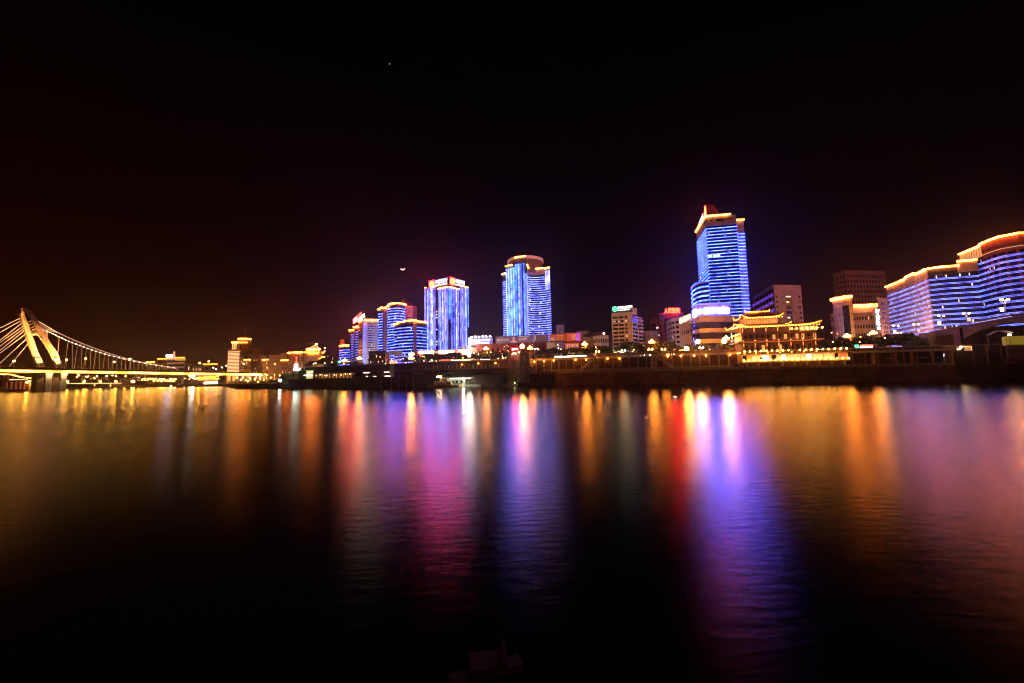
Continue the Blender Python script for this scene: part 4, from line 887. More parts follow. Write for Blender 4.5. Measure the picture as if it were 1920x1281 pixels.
# ================================================================== PAGODA RESTAURANT
def pagoda():
    Y0 = 190.0                                  # river front
    org = at(1393, 675, Y0); end = at(1592, 672, 180.0)
    u = Vector((end.x-org.x, end.y-org.y, 0)).normalized(); v = Vector((-u.y, u.x, 0)); Lx = Vector((end.x-org.x, end.y-org.y)).length
    root = thing('pagoda_restaurant', 'floodlit riverside pagoda restaurant with amber eaves and rows of small lamps', 'restaurant', (org.x, org.y, ZL))
    m_ = lambda px: (px-1393)/(1592-1393)*Lx     # picture column -> distance along the front
    def P(x, y, z): return Vector((org.x, org.y, 0)) + u*x + v*y + Vector((0, 0, z))
    zz = lambda py, px=1450: Zp(px, py, 187.0)
    def rbox(mb, x0, x1, y0, y1, z0, z1):
        return mb.quadbox([P(x0, y0, z0), P(x1, y0, z0), P(x1, y1, z0), P(x0, y1, z0)], [P(x0, y0, z1), P(x1, y0, z1), P(x1, y1, z1), P(x0, y1, z1)])
    # basement, lit ground floor deck, two galleries, top hall
    zf = zz(677.5); zg0 = zz(676); zg1 = zz(663.5)
    rbox(MB(), m_(1396), m_(1588), 1.2, 14, ZL, zf-.5).build('basement', W_BROWN, root)
    for f in range(9):
        x = m_(1400)+f*(m_(1584)-m_(1400))/8; rbox(MB(), x, x+.9, .9, 1.19, ZL, zf-.5).build('basement_pier', W_CONC, root)
    rbox(MB(), m_(1392), m_(1594), -.6, 15, zf-.5, zf).build('deck', W_CONC, root)
    rbox(MB(), m_(1393), m_(1593), 1.0, 14, zf, zg1).build('ground_floor', mat('cream_wall', (.55, .50, .36)), root)
    for x0, x1, mm in ((1394.5, 1402, GLASS), (1412, 1430, emit('dim_cream', (1, .82, .45), .35)), (1431, 1446, emit('cream_window', (1, .92, .6), 1.5)), (1451, 1459, GLASS), (1461, 1468, emit('cream_soft', (1, .88, .5), .35)), (1470, 1478, emit('cream_window', (1, .92, .6), 1.5)), (1481, 1505, emit('dim_cream', (1, .82, .45), .35)),
                       (1506, 1516, emit('dim_cream', (1, .82, .45), .35)), (1517, 1527, emit('cream_window', (1, .92, .6), 1.5)), (1530, 1547, emit('cream_soft', (1, .88, .5), .35)), (1549, 1566, emit('dim_cream', (1, .82, .45), .35)), (1569, 1575, GLASS), (1577, 1590, emit('red_door_glow', (1, .05, .03), .8))):
        rbox(MB(), m_(x0), m_(x1), .86, .99, zf+.6, zg1-.5).build('window', mm, root)
    rbox(MB(), m_(1392), m_(1594), -.4, 1.2, zg1, zg1+.35).build('canopy_slab', W_BROWN, root)
    z1 = zz(653, 1450); z2 = zz(640.5); z3 = zz(622); z4 = zz(607.5)
    red = mat('dark_red_timber', (.06, .018, .012), .55)
    xe = m_(1545)
    rbox(MB(), m_(1398), xe, 3.2, 14, zg1+.35, z2).build('gallery_wall', red, root)
    rbox(MB(), m_(1398), xe, 3.2, 14, z2+.5, z3-.3).build('gallery_wall', red, root)
    rbox(MB(), m_(1400), m_(1515), 4.4, 14, z3, z4).build('gallery_wall', red, root)
    r_ = random.Random(3)
    def eave(x0, x1, y0, y1, z, th, lift, over, mt, name, up=1.1, roofm=TILE):
        """thin roof skirt with up-turned corners plus a light line along its edge"""
        N = 14; ring_o = []; ring_i = []
        cs = [(x0-over, y0-over), (x1+over, y0-over), (x1+over, y1+over), (x0-over, y1+over)]; ci = [(x0, y0), (x1, y0), (x1, y1), (x0, y1)]
        mb = MB(); strip = MB()
        for s in range(4):
            a, b = cs[s], cs[(s+1) % 4]; c, d = ci[s], ci[(s+1) % 4]
            prev = None
            for k in range(N+1):
                f = k/N; w = abs(2*f-1)**6
                o = P(a[0]+(b[0]-a[0])*f, a[1]+(b[1]-a[1])*f, z+up*w); i = P(c[0]+(d[0]-c[0])*f, c[1]+(d[1]-c[1])*f, z+lift)
                if prev:
                    po, pi = prev; dz = Vector((0, 0, th))
                    mb.quadbox([po, o, i, pi], [po+dz, o+dz, i+dz, pi+dz])
                    if s in (0, 3):
                        od = -v*.14 if s == 0 else -u*.14
                        strip.quadbox([po+od, o+od, o+od+dz*.9, po+od+dz*.9], [po+od*2.4, o+od*2.4, o+od*2.4+dz*.9, po+od*2.4+dz*.9])
                prev = (o, i)
        e = mb.build(name, roofm, root)
        if mt: strip.build('eave_light', mt, e)
    eave(m_(1396), m_(1545), 2.2, 13, z2-.1, .28, .7, 1.5, emit('dim_eave', (1, .22, .04), .35), 'gallery_eave', .5, WOODM)
    eave(m_(1389), m_(1541), 1.8, 13, z3+2.6, .42, .9, 1.7, WARM2, 'main_eave', 1.5)
    eave(m_(1400), m_(1488), 3.0, 12.5, z3+3.0, .42, .9, 1.5, WARM2, 'upper_eave', 1.2)
    # top pavilion with hipped ridge roof
    zt = zz(605); zr = zz(592)
    px0, px1 = m_(1409), m_(1474)
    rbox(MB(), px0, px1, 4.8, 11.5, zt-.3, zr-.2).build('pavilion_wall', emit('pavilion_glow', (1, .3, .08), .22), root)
    eave(px0-.4, px1+.4, 4.4, 12, zr-.4, .4, 1.4, 1.8, WARM2, 'pavilion_eave', 1.7)
    rf = MB(); zq = zz(580)
    A = [P(px0-.6, 4.2, zr+.9), P(px1+.6, 4.2, zr+.9), P(px1+.6, 12.2, zr+.9), P(px0-.6, 12.2, zr+.9)]; r1, r2 = P(px0+2.4, 8.2, zq), P(px1-2.6, 8.2, zq)
    rf.v = A+[r1, r2]; rf.f = [(0, 1, 5, 4), (1, 2, 5), (2, 3, 4, 5), (3, 0, 4), (3, 2, 1, 0)]
    ro = rf.build('pavilion_roof', TILE, root)
    rd = MB().tube(r1-u*.5+Vector((0, 0, .3)), r2+u*.5+Vector((0, 0, .3)), .28)
    rd.tube(r1-u*.6, r1-u*.9+Vector((0, 0, 1.3)), .3, .1).tube(r2+u*.6, r2+u*.9+Vector((0, 0, 1.3)), .3, .1).build('ridge', WARM2, ro)
    hp = MB()
    for c, r_q in ((A[0], r1), (A[1], r2)): hp.tube(c, r_q, .16)
    hp.build('hip_ridge', emit('hip_light', (1, .3, .05), .9), ro)
    for k in range(16):
        f = (k+.5)/16; a = A[0].lerp(A[1], f); b = r1.lerp(r2, min(1, max(0, (f-.1)/.8))); n = (A[1]-A[0]).cross(r1-A[0]).normalized()*(-.06 if False else .06)
        MB().tube(a+n, b+n, .09, .09, 4).build('tile_roll', TILE, ro)
    # columns, their uplight put on as glowing sleeves, and gallery windows
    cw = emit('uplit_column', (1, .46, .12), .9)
    for k in range(7):
        x = m_(1399)+k*(xe-m_(1399))/6.3+.1
        if k > 6: continue
        for (za, zb_, y) in ((zg1+.4, z2-.3, 2.3), (z2+.6, z3+2.2, 2.4)):
            MB().tube(P(x, y, za), P(x, y, zb_), .18, .18, 8).build('column', WOODM, root)
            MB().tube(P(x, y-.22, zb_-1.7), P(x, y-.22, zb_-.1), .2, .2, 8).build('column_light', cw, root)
            MB().ball(P(x, y-.3, za+.25), .14).build('lamp', SMALLG, root)
    for k in range(5):
        x = px0+.3+k*(px1-px0-.6)/4; MB().tube(P(x, 4.5, zt-.3), P(x, 4.5, zr-.3), .17, .17, 8).build('column', WOODM, root)
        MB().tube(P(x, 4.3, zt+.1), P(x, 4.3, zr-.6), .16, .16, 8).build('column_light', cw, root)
        if k < 4: rbox(MB(), x+.7, x+3.1, 4.7, 4.79, zt+.2, zr-1.2).build('window', emit('pavilion_window', (1, .42, .12), .6), root)
    for k in range(13):
        x = m_(1400)+k*(xe-m_(1400))/13
        lit = x > m_(1450)
        rbox(MB(), x+.8, x+2.0, 3.08, 3.19, z2+1.2, z3-1.2).build('window', (emit('gallery_window', (1, .62, .24), .45) if lit and r_.random() < .6 else GLASS), root)
        rbox(MB(), x+.8, x+2.0, 3.08, 3.19, zg1+1.2, z2-1.4).build('window', (emit('gallery_window', (1, .62, .24), .45) if 1425 < 1400+k*11 < 1470 and r_.random() < .5 else GLASS), root)
        if 1400+k*11 > 1500: rbox(MB(), x+.3, x+2.5, 3.08, 3.19, z3+.2, z3+2.2).build('window', emit('gallery_window', (1, .62, .24), .45), root)
    # gallery railings
    for zr_, xa, xb in ((zg1+.35, 1393, 1592), (z2+.6, 1397, 1547), (z3+.1, 1484, 1550)):
        mb = MB(); mb.tube(P(m_(xa), .2, zr_+1), P(m_(xb), .2, zr_+1), .06); n = int((xb-xa)/3.2)
        for k in range(n+1): x = m_(xa+(xb-xa)*k/n); mb.tube(P(x, .2, zr_), P(x, .2, zr_+1), .05, .05, 4)
        mb.build('railing', STEEL, root)
    # rows of little lamps
    def lamps(xa, xb, n, z, y, skip=()):
        for k in range(n):
            if k in skip: continue
            x = m_(xa+(xb-xa)*k/(n-1)); MB().ball(P(x, y, z+.15), .30, 8, 6).build('lamp', emit('railing_lamp', (1, .34, .04), 90), root)
    lamps(1394, 1590, 20, zf+.5, -.7); lamps(1397, 1588, 19, zg1+1.3, -.5, (9,)); lamps(1492, 1549, 7, z3+.9, .0)
    for xa, xb, n, z, y in ((1386, 1544, 30, z3+2.5, -.1), (1392, 1490, 20, z3+3.1, 1.3), (1405, 1480, 14, zr-.5, 2.4)):
        for k in range(n):
            x = m_(xa+(xb-xa)*k/(n-1)); MB().ball(P(x, y, z), .13, 6, 5).build('eave_bulb', emit('eave_bulb', (1, .38, .06), 45), root)
    # side flight seen round the corner
    for k in range(7):
        MB().ball(P(-.5, 2+k*2.0, zg1+.9), .2).build('lamp', SMALLG, root); MB().ball(P(m_(1392), 2+k*2.0, z3-.4), .2).build('lamp', SMALLG, root)
pagoda()

# ================================================================== TREES
def crown_mesh(seed, n=900, flat=.8, leaf=.066):
    r = random.Random(seed); mb = MB()
    lobes = []
    for k in range(15):
        th = r.random()*6.283; ph = r.uniform(-.5, 1.2); d = r.uniform(.35, .80)
        lobes.append((Vector((math.cos(th)*math.cos(ph)*d, math.sin(th)*math.cos(ph)*d, .95*math.sin(ph)*d*flat)), r.uniform(.20, .38)))
    lobes.append((Vector((0, 0, .05)), .42))
    for k in range(n):
        c, q = r.choice(lobes); d = Vector((r.gauss(0, 1), r.gauss(0, 1), r.gauss(0, 1))).normalized()*q*(r.random()**.35)
        p = c+d; a = Vector((r.gauss(0, 1), r.gauss(0, 1), r.gauss(0, .7))).normalized(); b = a.cross(Vector((r.random()-.5, r.random()-.5, r.random()))).normalized(); s = leaf*r.uniform(.6, 1.5)
        o = len(mb.v); mb.v += [p-a*s*1.4, p+b*s*.7, p+a*s*1.4, p-b*s*.7]; mb.f.append((o, o+1, o+2, o+3))
    return mb
CROWNS = {}
def crown_data(kind, seed, m):
    key = (kind, seed, m.name)
    if key in CROWNS: return CROWNS[key]
    o = crown_mesh(seed, 1900, .75 if kind != 'tall' else 1.2).build('crown', m); me = o.data; bpy.data.objects.remove(o); CROWNS[key] = me; return me
TRUNKS = {}
def trunk_data(seed):
    if seed in TRUNKS: return TRUNKS[seed]
    r = random.Random(seed); mb = MB().tube((0, 0, -1), (.02, 0, -.3), .075, .05)
    for k in range(6): th = k*1.05+r.random(); mb.tube((.02, 0, -.42+.03*k), (math.cos(th)*.45, math.sin(th)*.45, .1+r.random()*.25), .035, .012, 5)
    o = mb.build('trunk', BARK); me = o.data; bpy.data.objects.remove(o); TRUNKS[seed] = me; return me
tn = [0]
def tree(px, ptop, Y, w, label, zb=15.3, group='dark riverside trees', m=None, kind='round', name='broadleaf_tree'):
    """w = crown width in metres; ptop = picture row of its top"""
    tn[0] += 1; sd = tn[0] % 5
    zt = Zp(px, ptop, Y); p = G(px, (ptop+670)/2, Y); h = zt-zb
    t = thing(name, label, 'tree', (p.x, p.y, zb), group)
    c = bpy.data.objects.new('crown', crown_data(kind, sd, m or LEAF)); COL.objects.link(c); c.parent = t
    cz = h*.60; c.location = (0, 0, cz); c.scale = (w/2*1.25, w/2*1.1, (h-cz)*1.34); c.rotation_euler = (0, 0, tn[0]*1.7)
    k = bpy.data.objects.new('trunk', trunk_data(sd)); COL.objects.link(k); k.parent = t; k.location = (0, 0, cz); k.scale = (w/2, w/2, cz)
def trees():
    T = tree
    for px, y, Y, w, l in (
        (578, 684, 300, 9, 'dark tree on the left shoulder of the wooded mound'.replace('left ', 'western ')), (592, 676, 305, 12, 'dense dark tree on the mound below the pyramid roofed hall'), (612, 671, 310, 14, 'tallest dense dark tree on the wooded mound'),
        (630, 676, 312, 12, 'dark tree on the mound behind the green light'), (648, 677, 310, 12, 'dark tree under the small blue banded block'), (668, 679, 308, 12, 'dark tree below the slim blue wings'), (684, 683, 300, 10, 'low dark tree beside the dark riverside hall'),
        (764, 672, 285, 10, 'amber tinted tree behind the double lamp cluster'), (782, 668, 290, 12, 'amber tinted tree at the end of the shop row'), (806, 662, 286, 15, 'broad dark tree standing before the shop row fascia'), (826, 664, 286, 12, 'dark tree under the corner of the white tower'), (850, 660, 284, 16, 'broadest dark tree in front of the bank tower'),
        (868, 666, 282, 10, 'dark tree next to the blazing light column'), (893, 661, 280, 11, 'spiky dark tree under the bright blue screen'), (906, 657, 284, 12, 'spiky dark tree with a lamp in its crown, below the blue billboard'), (922, 660, 280, 12, 'dark tree hung with tiny lights beside the pump house'), (938, 657, 282, 12, 'reddish lit tree just behind the pump house'),
        (1008, 655, 262, 10, 'dark tree past the pump house stair'), (1026, 651, 262, 13, 'round dark tree in front of the navy hoarding'), (1040, 652, 266, 13, 'round dark tree against the red hoarding'), (1056, 655, 260, 13, 'low dark tree over the glaring shop signs'), (1076, 651, 262, 13, 'dark tree above the small red shop sign'), (1092, 652, 258, 11, 'greenish edged tree above the end of the shop signs'),
        (1110, 646, 252, 12, 'dark tree below the dark roofed house'), (1126, 648, 250, 12, 'dark tree in front of the white balcony house'), (1143, 650, 248, 11, 'dark tree at the foot of the lilac block'), (1160, 651, 246, 13, 'low dark tree under the green emblem sign'), (1180, 640, 248, 16, 'large dark tree covering the base of the lilac block'), (1198, 643, 246, 12, 'dark tree at the side wall of the lilac block'),
        (1216, 648, 242, 11, 'dark tree behind the twin amber globes near the big lamp cluster'), (1236, 640, 244, 15, 'large dark tree below the hospital front'), (1256, 642, 240, 13, 'dark tree in front of the curved balconies'), (1270, 650, 236, 9, 'low dark tree by the star lamp at the wing with yellow letters'),
        (1290, 650, 232, 10, 'dark tree left of the rounded mall corner'.replace('left of', 'before')), (1310, 646, 226, 12, 'reddish dark tree between the star lamps'), (1335, 650, 226, 12, 'reddish dark tree before the mall entrance'), (1372, 640, 222, 13, 'amber edged tree next to the pagoda side stair'), (1385, 648, 216, 10, 'dark tree touching the pagoda eave')):
        T(px, y, Y, w, l)
    for px, y, Y, w, l in (
        (1556, 634, 226, 10, 'dark tree at the back corner of the pagoda'), (1572, 632, 226, 12, 'dark tree with blossom like lights, below the amber hotel'), (1592, 631, 228, 12, 'dark tree in front of the glass bay of the amber hotel'), (1612, 630, 226, 12, 'dark tree above the green shop sign'), (1634, 629, 226, 14, 'broad dark tree under the vertical sign of square letters'),
        (1660, 625, 224, 14, 'tall dark tree before the pink half of the curved hotel'), (1684, 625, 220, 15, 'spreading dark tree at the foot of the curved hotel'), (1706, 624, 216, 13, 'feathery tree hanging over the road bridge ramp')):
        T(px, y, Y, w, l, zb=14.0)
    T(1627, 659, 192, 8, 'small round tree in front of the dark arcade by the pagoda', zb=ZL); T(1645, 660, 193, 8, 'small round tree, the one nearer the arcade columns', zb=ZL); T(1722, 628, 205, 9, 'thin branching tree beside the bridge abutment', zb=ZL, m=LEAFG)
    for px, y, Y, w, l in ((535, 702, 300, 7, 'green floodlit bush at the end of the cable bridge'), (547, 699, 296, 8, 'bright green floodlit tree beside the white lamp'), (560, 697, 293, 8, 'green floodlit tree under the neon sign'), (572, 700, 291, 7, 'green floodlit tree before the small lit pavilion'), (565, 690, 305, 8, 'dark tree tinted green by the neon sign'), (510, 713, 330, 12, 'low dark bush on the river bank under the bridge end'), (524, 711, 315, 12, 'dark bush next to the white floodlight')):
        T(px, y, Y, w, l, zb=3.2, m=LEAFG, group='trees at the bridge end')
trees()

# ================================================================== LAMPS
def lamp_proto(kind):
    h = {'cluster': 9.5, 'twin': 4.6, 'wall': 1.9, 'star': 9}[kind]
    post = MB().tube((0, 0, 0), (0, 0, h), .12, .07, 8).tube((0, 0, 0), (0, 0, .5), .22, .16, 8)
    pts = []
    if kind == 'cluster':
        for k in range(7): a = k*2*math.pi/7; q = (math.cos(a)*1.35, math.sin(a)*1.35, h-.9); post.tube((0, 0, h-1.5), q, .05); pts.append((Vector(q)+Vector((0, 0, .35)), .44))
        for k in range(4): a = .4+k*math.pi/2; q = (math.cos(a)*.55, math.sin(a)*.55, h-.1); post.tube((0, 0, h-.8), q, .05); pts.append((Vector(q)+Vector((0, 0, .3)), .33))
        pts.append((Vector((0, 0, h+.7)), .36))
    elif kind == 'twin':
        for s in (-1, 1): q = (s*.85, 0, h-.1); post.tube((0, 0, h-.5), q, .05); pts.append((Vector(q)+Vector((0, 0, .3)), .42))
    elif kind == 'wall': pts.append((Vector((0, 0, h)), .30))
    else: post.tube((0, 0, h), (1.2, -.6, h+.4), .07); pts.append((Vector((1.2, -.6, h+.3)), 1.1))
    return post, pts
LP = {}
def lamp(kind, px, py, Y, label, group, zb=15.3, gm=None, scale=None, name='street_lamp', cat='street lamp'):
    p = at(px, py, Y)
    key = (kind, gm.name if gm else '')
    t = thing(name, label, cat, (p.x, p.y, zb), group)
    h = {'cluster': 9.5, 'twin': 4.6, 'wall': 1.9, 'star': 9.3}[kind]
    sz = (p.z-zb)/h
    if key not in LP:
        post, pts = lamp_proto(kind)
        po = post.build('post', IRON); g0 = []
        for q, r in pts: g0.append((MB().ball((0, 0, 0), r, 10, 8).build('globe', gm or GLOBE), q))
        LP[key] = (po.data, [(g.data, q) for g, q in g0])
        bpy.data.objects.remove(po); [bpy.data.objects.remove(g) for g, _ in g0]
    pd, gs = LP[key]
    o = bpy.data.objects.new('post', pd); COL.objects.link(o); o.parent = t; o.scale = (1, 1, sz)
    for gd, q in gs:
        o = bpy.data.objects.new('globe', gd); COL.objects.link(o); o.parent = t
        o.location = (q.x, q.y, (h*sz) + (q.z-h))
    return t
def lamps():
    C = 'cluster lamps along the riverside street'
    for px, py, Y, l in ((911, 650, 276, 'cluster lamp with many amber globes under the bright blue screen'), (994, 649, 262, 'cluster lamp with amber globes just behind the star lamp'), (1096, 641, 250, 'big amber cluster lamp below the dark roofed house'), (1222, 637, 238, 'big amber cluster lamp below the hospital'),
                         (1361.5, 630, 226, 'amber cluster lamp above the brightest star lamp'), (771.5, 660, 268, 'upper of two stacked amber lamp clusters before the shop row'), (771, 667.5, 258, 'lower of two stacked amber lamp clusters before the shop row'),
                         (674, 668, 300, 'pale amber cluster lamp below the white office'), (646, 672.5, 305, 'amber cluster lamp on the wooded mound'), (1588, 626, 230, 'amber cluster lamp among blossom lights by the amber hotel'), (1637, 620, 232, 'golden cluster lamp at the foot of the vertical sign'), (1878, 640, 184, 'dim cluster lamp under the arch')):
        if px == 1878: continue
        lamp('cluster', px, py+3, Y, l, C)
    S_ = 'bright star lamps on the promenade'
    for px, py, Y, l in ((979, 649, 218, 'dazzling white gold lamp at the top of the pump house'), (1286, 653.5, 208, 'dazzling amber lamp standing low by the wing with yellow letters'), (1307.5, 640, 214, 'dazzling amber lamp before the rounded mall corner'), (1356.5, 639, 210, 'dazzling amber lamp below the cluster by the pagoda')):
        lamp('star', px-4, py+1, Y, l, S_, gm=GLOBES)
    Tw = 'twin globe lamps on the upper promenade'
    for px, py, gm, l in ((1120.5, 660, None, 'twin amber globe lamp at the top of the promenade stair'), (1169, 658, GLOBEW, 'twin pale globe lamp below the lilac block'), (1220, 656, None, 'twin amber globe lamp below the hospital lamp cluster'), (1244, 656, None, 'twin amber globe lamp nearest the white car lights'), (1315, 653, GLOBEW, 'twin pale globe lamp between the star lamps'), (1006, 655, emit('cool_globe', (.8, .88, 1), 20), 'twin cool white globe lamp past the pump house')):
        Y = bp(px, 17).y; lamp('twin', px, py, Y, l, Tw, gm=gm)
    for px, py, Y, gm, l in ((588, 682, 296, None, 'three warm globes in the wooded mound'), (592, 681, 297, None, 'warm globe lamp in the mound beside the three globes'), (609, 681, 298, None, 'twin warm globes in the middle of the mound'), (622, 679.5, 298, None, 'single warm lamp high in the mound'), (645, 682, 298, None, 'warm lamp beside the green light'), (654, 678, 298, None, 'warm lamp beneath the small blue banded block')):
        lamp('wall', px, py, Y, l, 'globes in the wooded mound', zb=3.2, gm=emit('mound_globe', (1, .62, .28), 16))
    p = at(636.5, 679, 292); t = thing('green_light', 'round green light glowing in the wooded mound', 'light', (p.x, p.y, 3.2)); MB().tube((p.x, p.y, 3.2), (p.x, p.y, p.z-.6), .12).build('post', IRON, t); MB().ball(p, .9, 10, 8, .7).build('globe', emit('green_globe', (.03, 1, .3), 16), t)
    # small lamps along the upper balustrade
    for i, (px, py) in enumerate(((866, 683.5), (897, 681.5), (929, 681), (1002, 678.5), (1020, 677.5), (1038, 676.5), (1079, 675), (1099, 674.5), (1118, 673.5), (1139, 673), (1161.5, 672.5), (1252, 668.5), (1276.5, 668), (1301.5, 667.5), (1324, 667), (1369, 665.5))):
        lamp('wall', px, py, bp(px, 12.6).y, 'small amber globe on a slim post at the upper balustrade', 'small globes along the upper balustrade', zb=ZU-5.5, gm=SMALLG, name='balustrade_lamp')
    for px, py in ((600, 662), (0, 0))[:0]: pass
lamps()

# ================================================================== BALUSTRADES, TERRACE WALL, STAIRS
def terrace():
    # upper retaining wall with its dark openings and beam
    o = offs(13.6); f0, f1 = bank_f(990), bank_f(1392)
    L = [sub(o, f0+(f1-f0)*k/24, f0+(f1-f0)*k/24)[0][0] for k in range(25)]
    t = thing('terrace_wall', 'dark terrace wall with pale top beam between lower and upper promenade', 'wall', (L[12].x, L[12].y, ZL))
    MB().ribbon(L, 0, 1, ZL, ZU-1.2, -.3, .0).build('wall', mat('terrace_dark', (.10, .06, .04), .9), t)
    MB().ribbon(L, 0, 1, ZU-1.2, ZU-.2, -.3, .6).build('beam', W_CONC, t)
    for k in range(0, 25):
        p = L[k]; MB().box((p.x, p.y-.25, ZL), .6, .4, ZU-1.2-ZL).build('pier', W_GREY, t)
    MB().ribbon(L, .02, .98, ZL+1.5, ZL+2.4, .02, .35).build('plinth', W_GREY, t)
    def rail(name, label, d, fa, fb, z, n, h=1.1, m=W_CONC, cat='balustrade'):
        o = offs(d); Q = [sub(o, fa+(fb-fa)*k/n, fa+(fb-fa)*k/n)[0][0] for k in range(n+1)]
        r_ = thing(name, label, cat, (Q[0].x, Q[0].y, z))
        mb = MB(); mb.ribbon(Q, 0, 1, z+h-.15, z+h, -.1, .1).ribbon(Q, 0, 1, z, z+.15, -.1, .1)
        mb.build('rail', m, r_)
        MB().ribbon(Q, 0, 1, z+.15, z+h-.15, -.03, .03).build('panel', mat('balustrade_infill', (.30, .24, .15), .9), r_)
        pd = MB().box((0, 0, 0), .3, .3, h+.2).build('post', m)
        for k, p in enumerate(Q):
            c = pd if k == 0 else pd.copy()
            if k: COL.objects.link(c)
            c.parent = r_; c.location = (p.x-Q[0].x, p.y-Q[0].y, 0)
        return r_
    rail('upper_balustrade', 'pale panelled balustrade along the upper promenade', 13.0, bank_f(1110), bank_f(1390), ZU, 26, 1.5)
    rail('street_balustrade', 'low pale balustrade in front of the glaring shop signs', 13.0, bank_f(990), bank_f(1108), ZU-.6, 12, .9)
    rail('lower_balustrade', 'white balustrade on the lower promenade above the stone revetment', 2.0, bank_f(1040), bank_f(1788), ZL, 80, 1.1)
    Q = [bp(x, 13.4) for x in (1392, 1450, 1520, 1600, 1680, 1760, 1840, 1920, 1990)]
    t = thing('retaining_wall', 'long dark retaining wall behind the pagoda and the arcade, running under the road bridge', 'wall', (Q[3].x, Q[3].y, ZL))
    MB().ribbon(Q, 0, 1, ZL, ZU-.3, -.3, 0).build('wall', STONED, t); MB().ribbon(Q, 0, 1, ZU-.3, ZU+.1, -.4, .3).build('coping', W_GREY, t)
    for k in range(1, 24): p, n = posn(Q, k/24); MB().box((p.x, p.y-.3, ZL), .7, .5, ZU-ZL-.5).build('buttress', W_BROWN, t)
    # two stairs
    for x0, x1, l in ((1086, 1117, 'pale concrete stair climbing to the upper promenade below the twin amber lamp'), (1262, 1226, 'pale concrete stair dropping from the upper promenade under the low trees')):
        a = bp(x0, 10.5); b = bp(x1, 10.5); n = 18; st = thing('stair', l, 'stair', (a.x, a.y, ZL), 'stairs between the promenades')
        mb = MB(); u = (b-a); w = Vector((-u.y, u.x)).normalized()*1.2
        zs, ze = (ZL+1.5, ZU-.6)
        for k in range(n):
            p = a+u*k/n; q = a+u*(k+1)/n; z = zs+(ze-zs)*(k+1)/n; mb.prism([p, q, q+w, p+w], z-1.0, z)
        mb.build('flight', W_CONC, st)
        sd = MB(); e = [(*(a-w*.1), zs-.4), (*(b-w*.1), ze-.4), (*(b-w*.1), ze+1.2), (*(a-w*.1), zs+1.2)]; sd.quadbox(e, [(x-w.x*.1, y-w.y*.1, z) for x, y, z in e]).build('parapet', W_CONC, st)
        p = b; MB().box((p.x, p.y+.6, ZL), 3.0, 1.6, ZU-ZL-1).build('landing', W_CONC, st)
    # arcade east of the pagoda
    a, b = bp(1605, 9), bp(1792, 9); zt = Zp(1700, 655.5, (a.y+b.y)/2)
    r_ = thing('promenade_arcade', 'dark open arcade of brown columns below the road bridge ramp', 'arcade', (a.x, a.y, ZL))
    MB().prism(foot([a*1.03, b*1.03], 2), ZL, zt-1.0).build('rear_wall', mat('arcade_rear', (.03, .015, .012)), r_)
    MB().ribbon([a, b], 0, 1, zt-1.0, zt, -5, .6).build('roof_slab', W_CONC, r_)
    mb = MB(); mb.ribbon([a, b], 0, 1, zt+.9, zt+1.0, .4, .5)
    for k in range(40): p = a.lerp(b, k/39); mb.tube((p.x, p.y-.45, zt), (p.x, p.y-.45, zt+1), .05, .05, 4)
    mb.build('railing', W_CONC, r_)
    for x in (1636, 1676, 1708, 1745, 1782): p = bp(x, 8.6); MB().box((p.x, p.y, ZL), 1.0, .9, zt-1.0-ZL).build('column', mat('column_brown', (.36, .20, .12)), r_)
    for x0, x1 in ((1711, 1744), (1660, 1672)): p, q = bp(x0, 10.5), bp(x1, 10.5); MB().ribbon([p, q], 0, 1, ZL+3.6, ZL+4.0, 0, 1.5).build('shelf_beam', W_BEIGE, r_)
    for x, y, mm in ((1750, 659, emit('cool_tube', (.8, .9, 1), 4)),): p = at(1769.5, 669, 176); MB().tube(p, p+Vector((.3, 0, 1.3)), .07).build('tube_light', mm, r_)
    # dark stretch of quay west of the pump house: retaining wall, planks and gantry
    a = [bp(x, 13.6) for x in (562, 600, 640, 680, 720, 760, 800, 850, 900, 952)]
    r_ = thing('quay_terrace', 'dark layered terrace behind the moored boat, planted with small posts', 'wall', (a[4].x, a[4].y, ZL))
    MB().ribbon(a, 0, 1, ZL, ZU-.4, -.3, 0).build('wall', STONED, r_)
    MB().ribbon(a, .0, 1, ZL+4, ZL+4.4, .0, 2.0).build('ledge', W_BROWN, r_)
    for k in range(22): p, n = posn(a, .62+.36*k/22); MB().box((p.x, p.y-.5, ZU-4.4), .5, .3, 1.6+.5*(k % 3)).build('small_post', W_CONC if k % 3 == 0 else W_BROWN, r_)
    MB().ribbon(a, .62, 1, ZU-.4, ZU+.4, -.2, .3).build('parapet', W_BROWN, r_)
    for (x, y, w_) in ((725, 698.5, 3.4), (725, 706, 2.6), (730, 706, 1.2), (688, 706.5, 1.2), (703, 706.5, 1.6), (687, 699.7, 4)):
        p = at(x, y, bp(x, 9).y); MB().box((p.x, p.y, p.z), w_, .2, .35).build('ledge_light', emit('ledge_lamp', (1, .78, .6), 5), r_)
    g = thing('steel_gantry', 'rust coloured steel gantry frame on the dark quay behind the boat', 'gantry', (bp(817, 6).x, bp(817, 6).y, ZL))
    mb = MB(); p, q = bp(813, 6), bp(822, 6); zt = Zp(817, 687, p.y)
    for s in (p, q): mb.tube((*s, ZL-3), (*s, zt), .22, .22, 6)
    mb.tube((*p, zt), (*q, zt), .2).tube((*p, zt-5), (*q, zt-5), .14); mb.build('frame', mat('rust', (.30, .13, .05)), g)
    g2 = thing('pile_row', 'row of slim pale mooring piles in front of the dark quay', 'mooring piles', (bp(750, -.5).x, bp(750, -.5).y, 0))
    for x in (714, 733, 746.5, 761.5, 774.5): p = bp(x, -1.2); MB().tube((*p, -1), (*p, Zp(x, 706.5, p.y)), .14, .14, 6).build('pile', STEEL, g2)
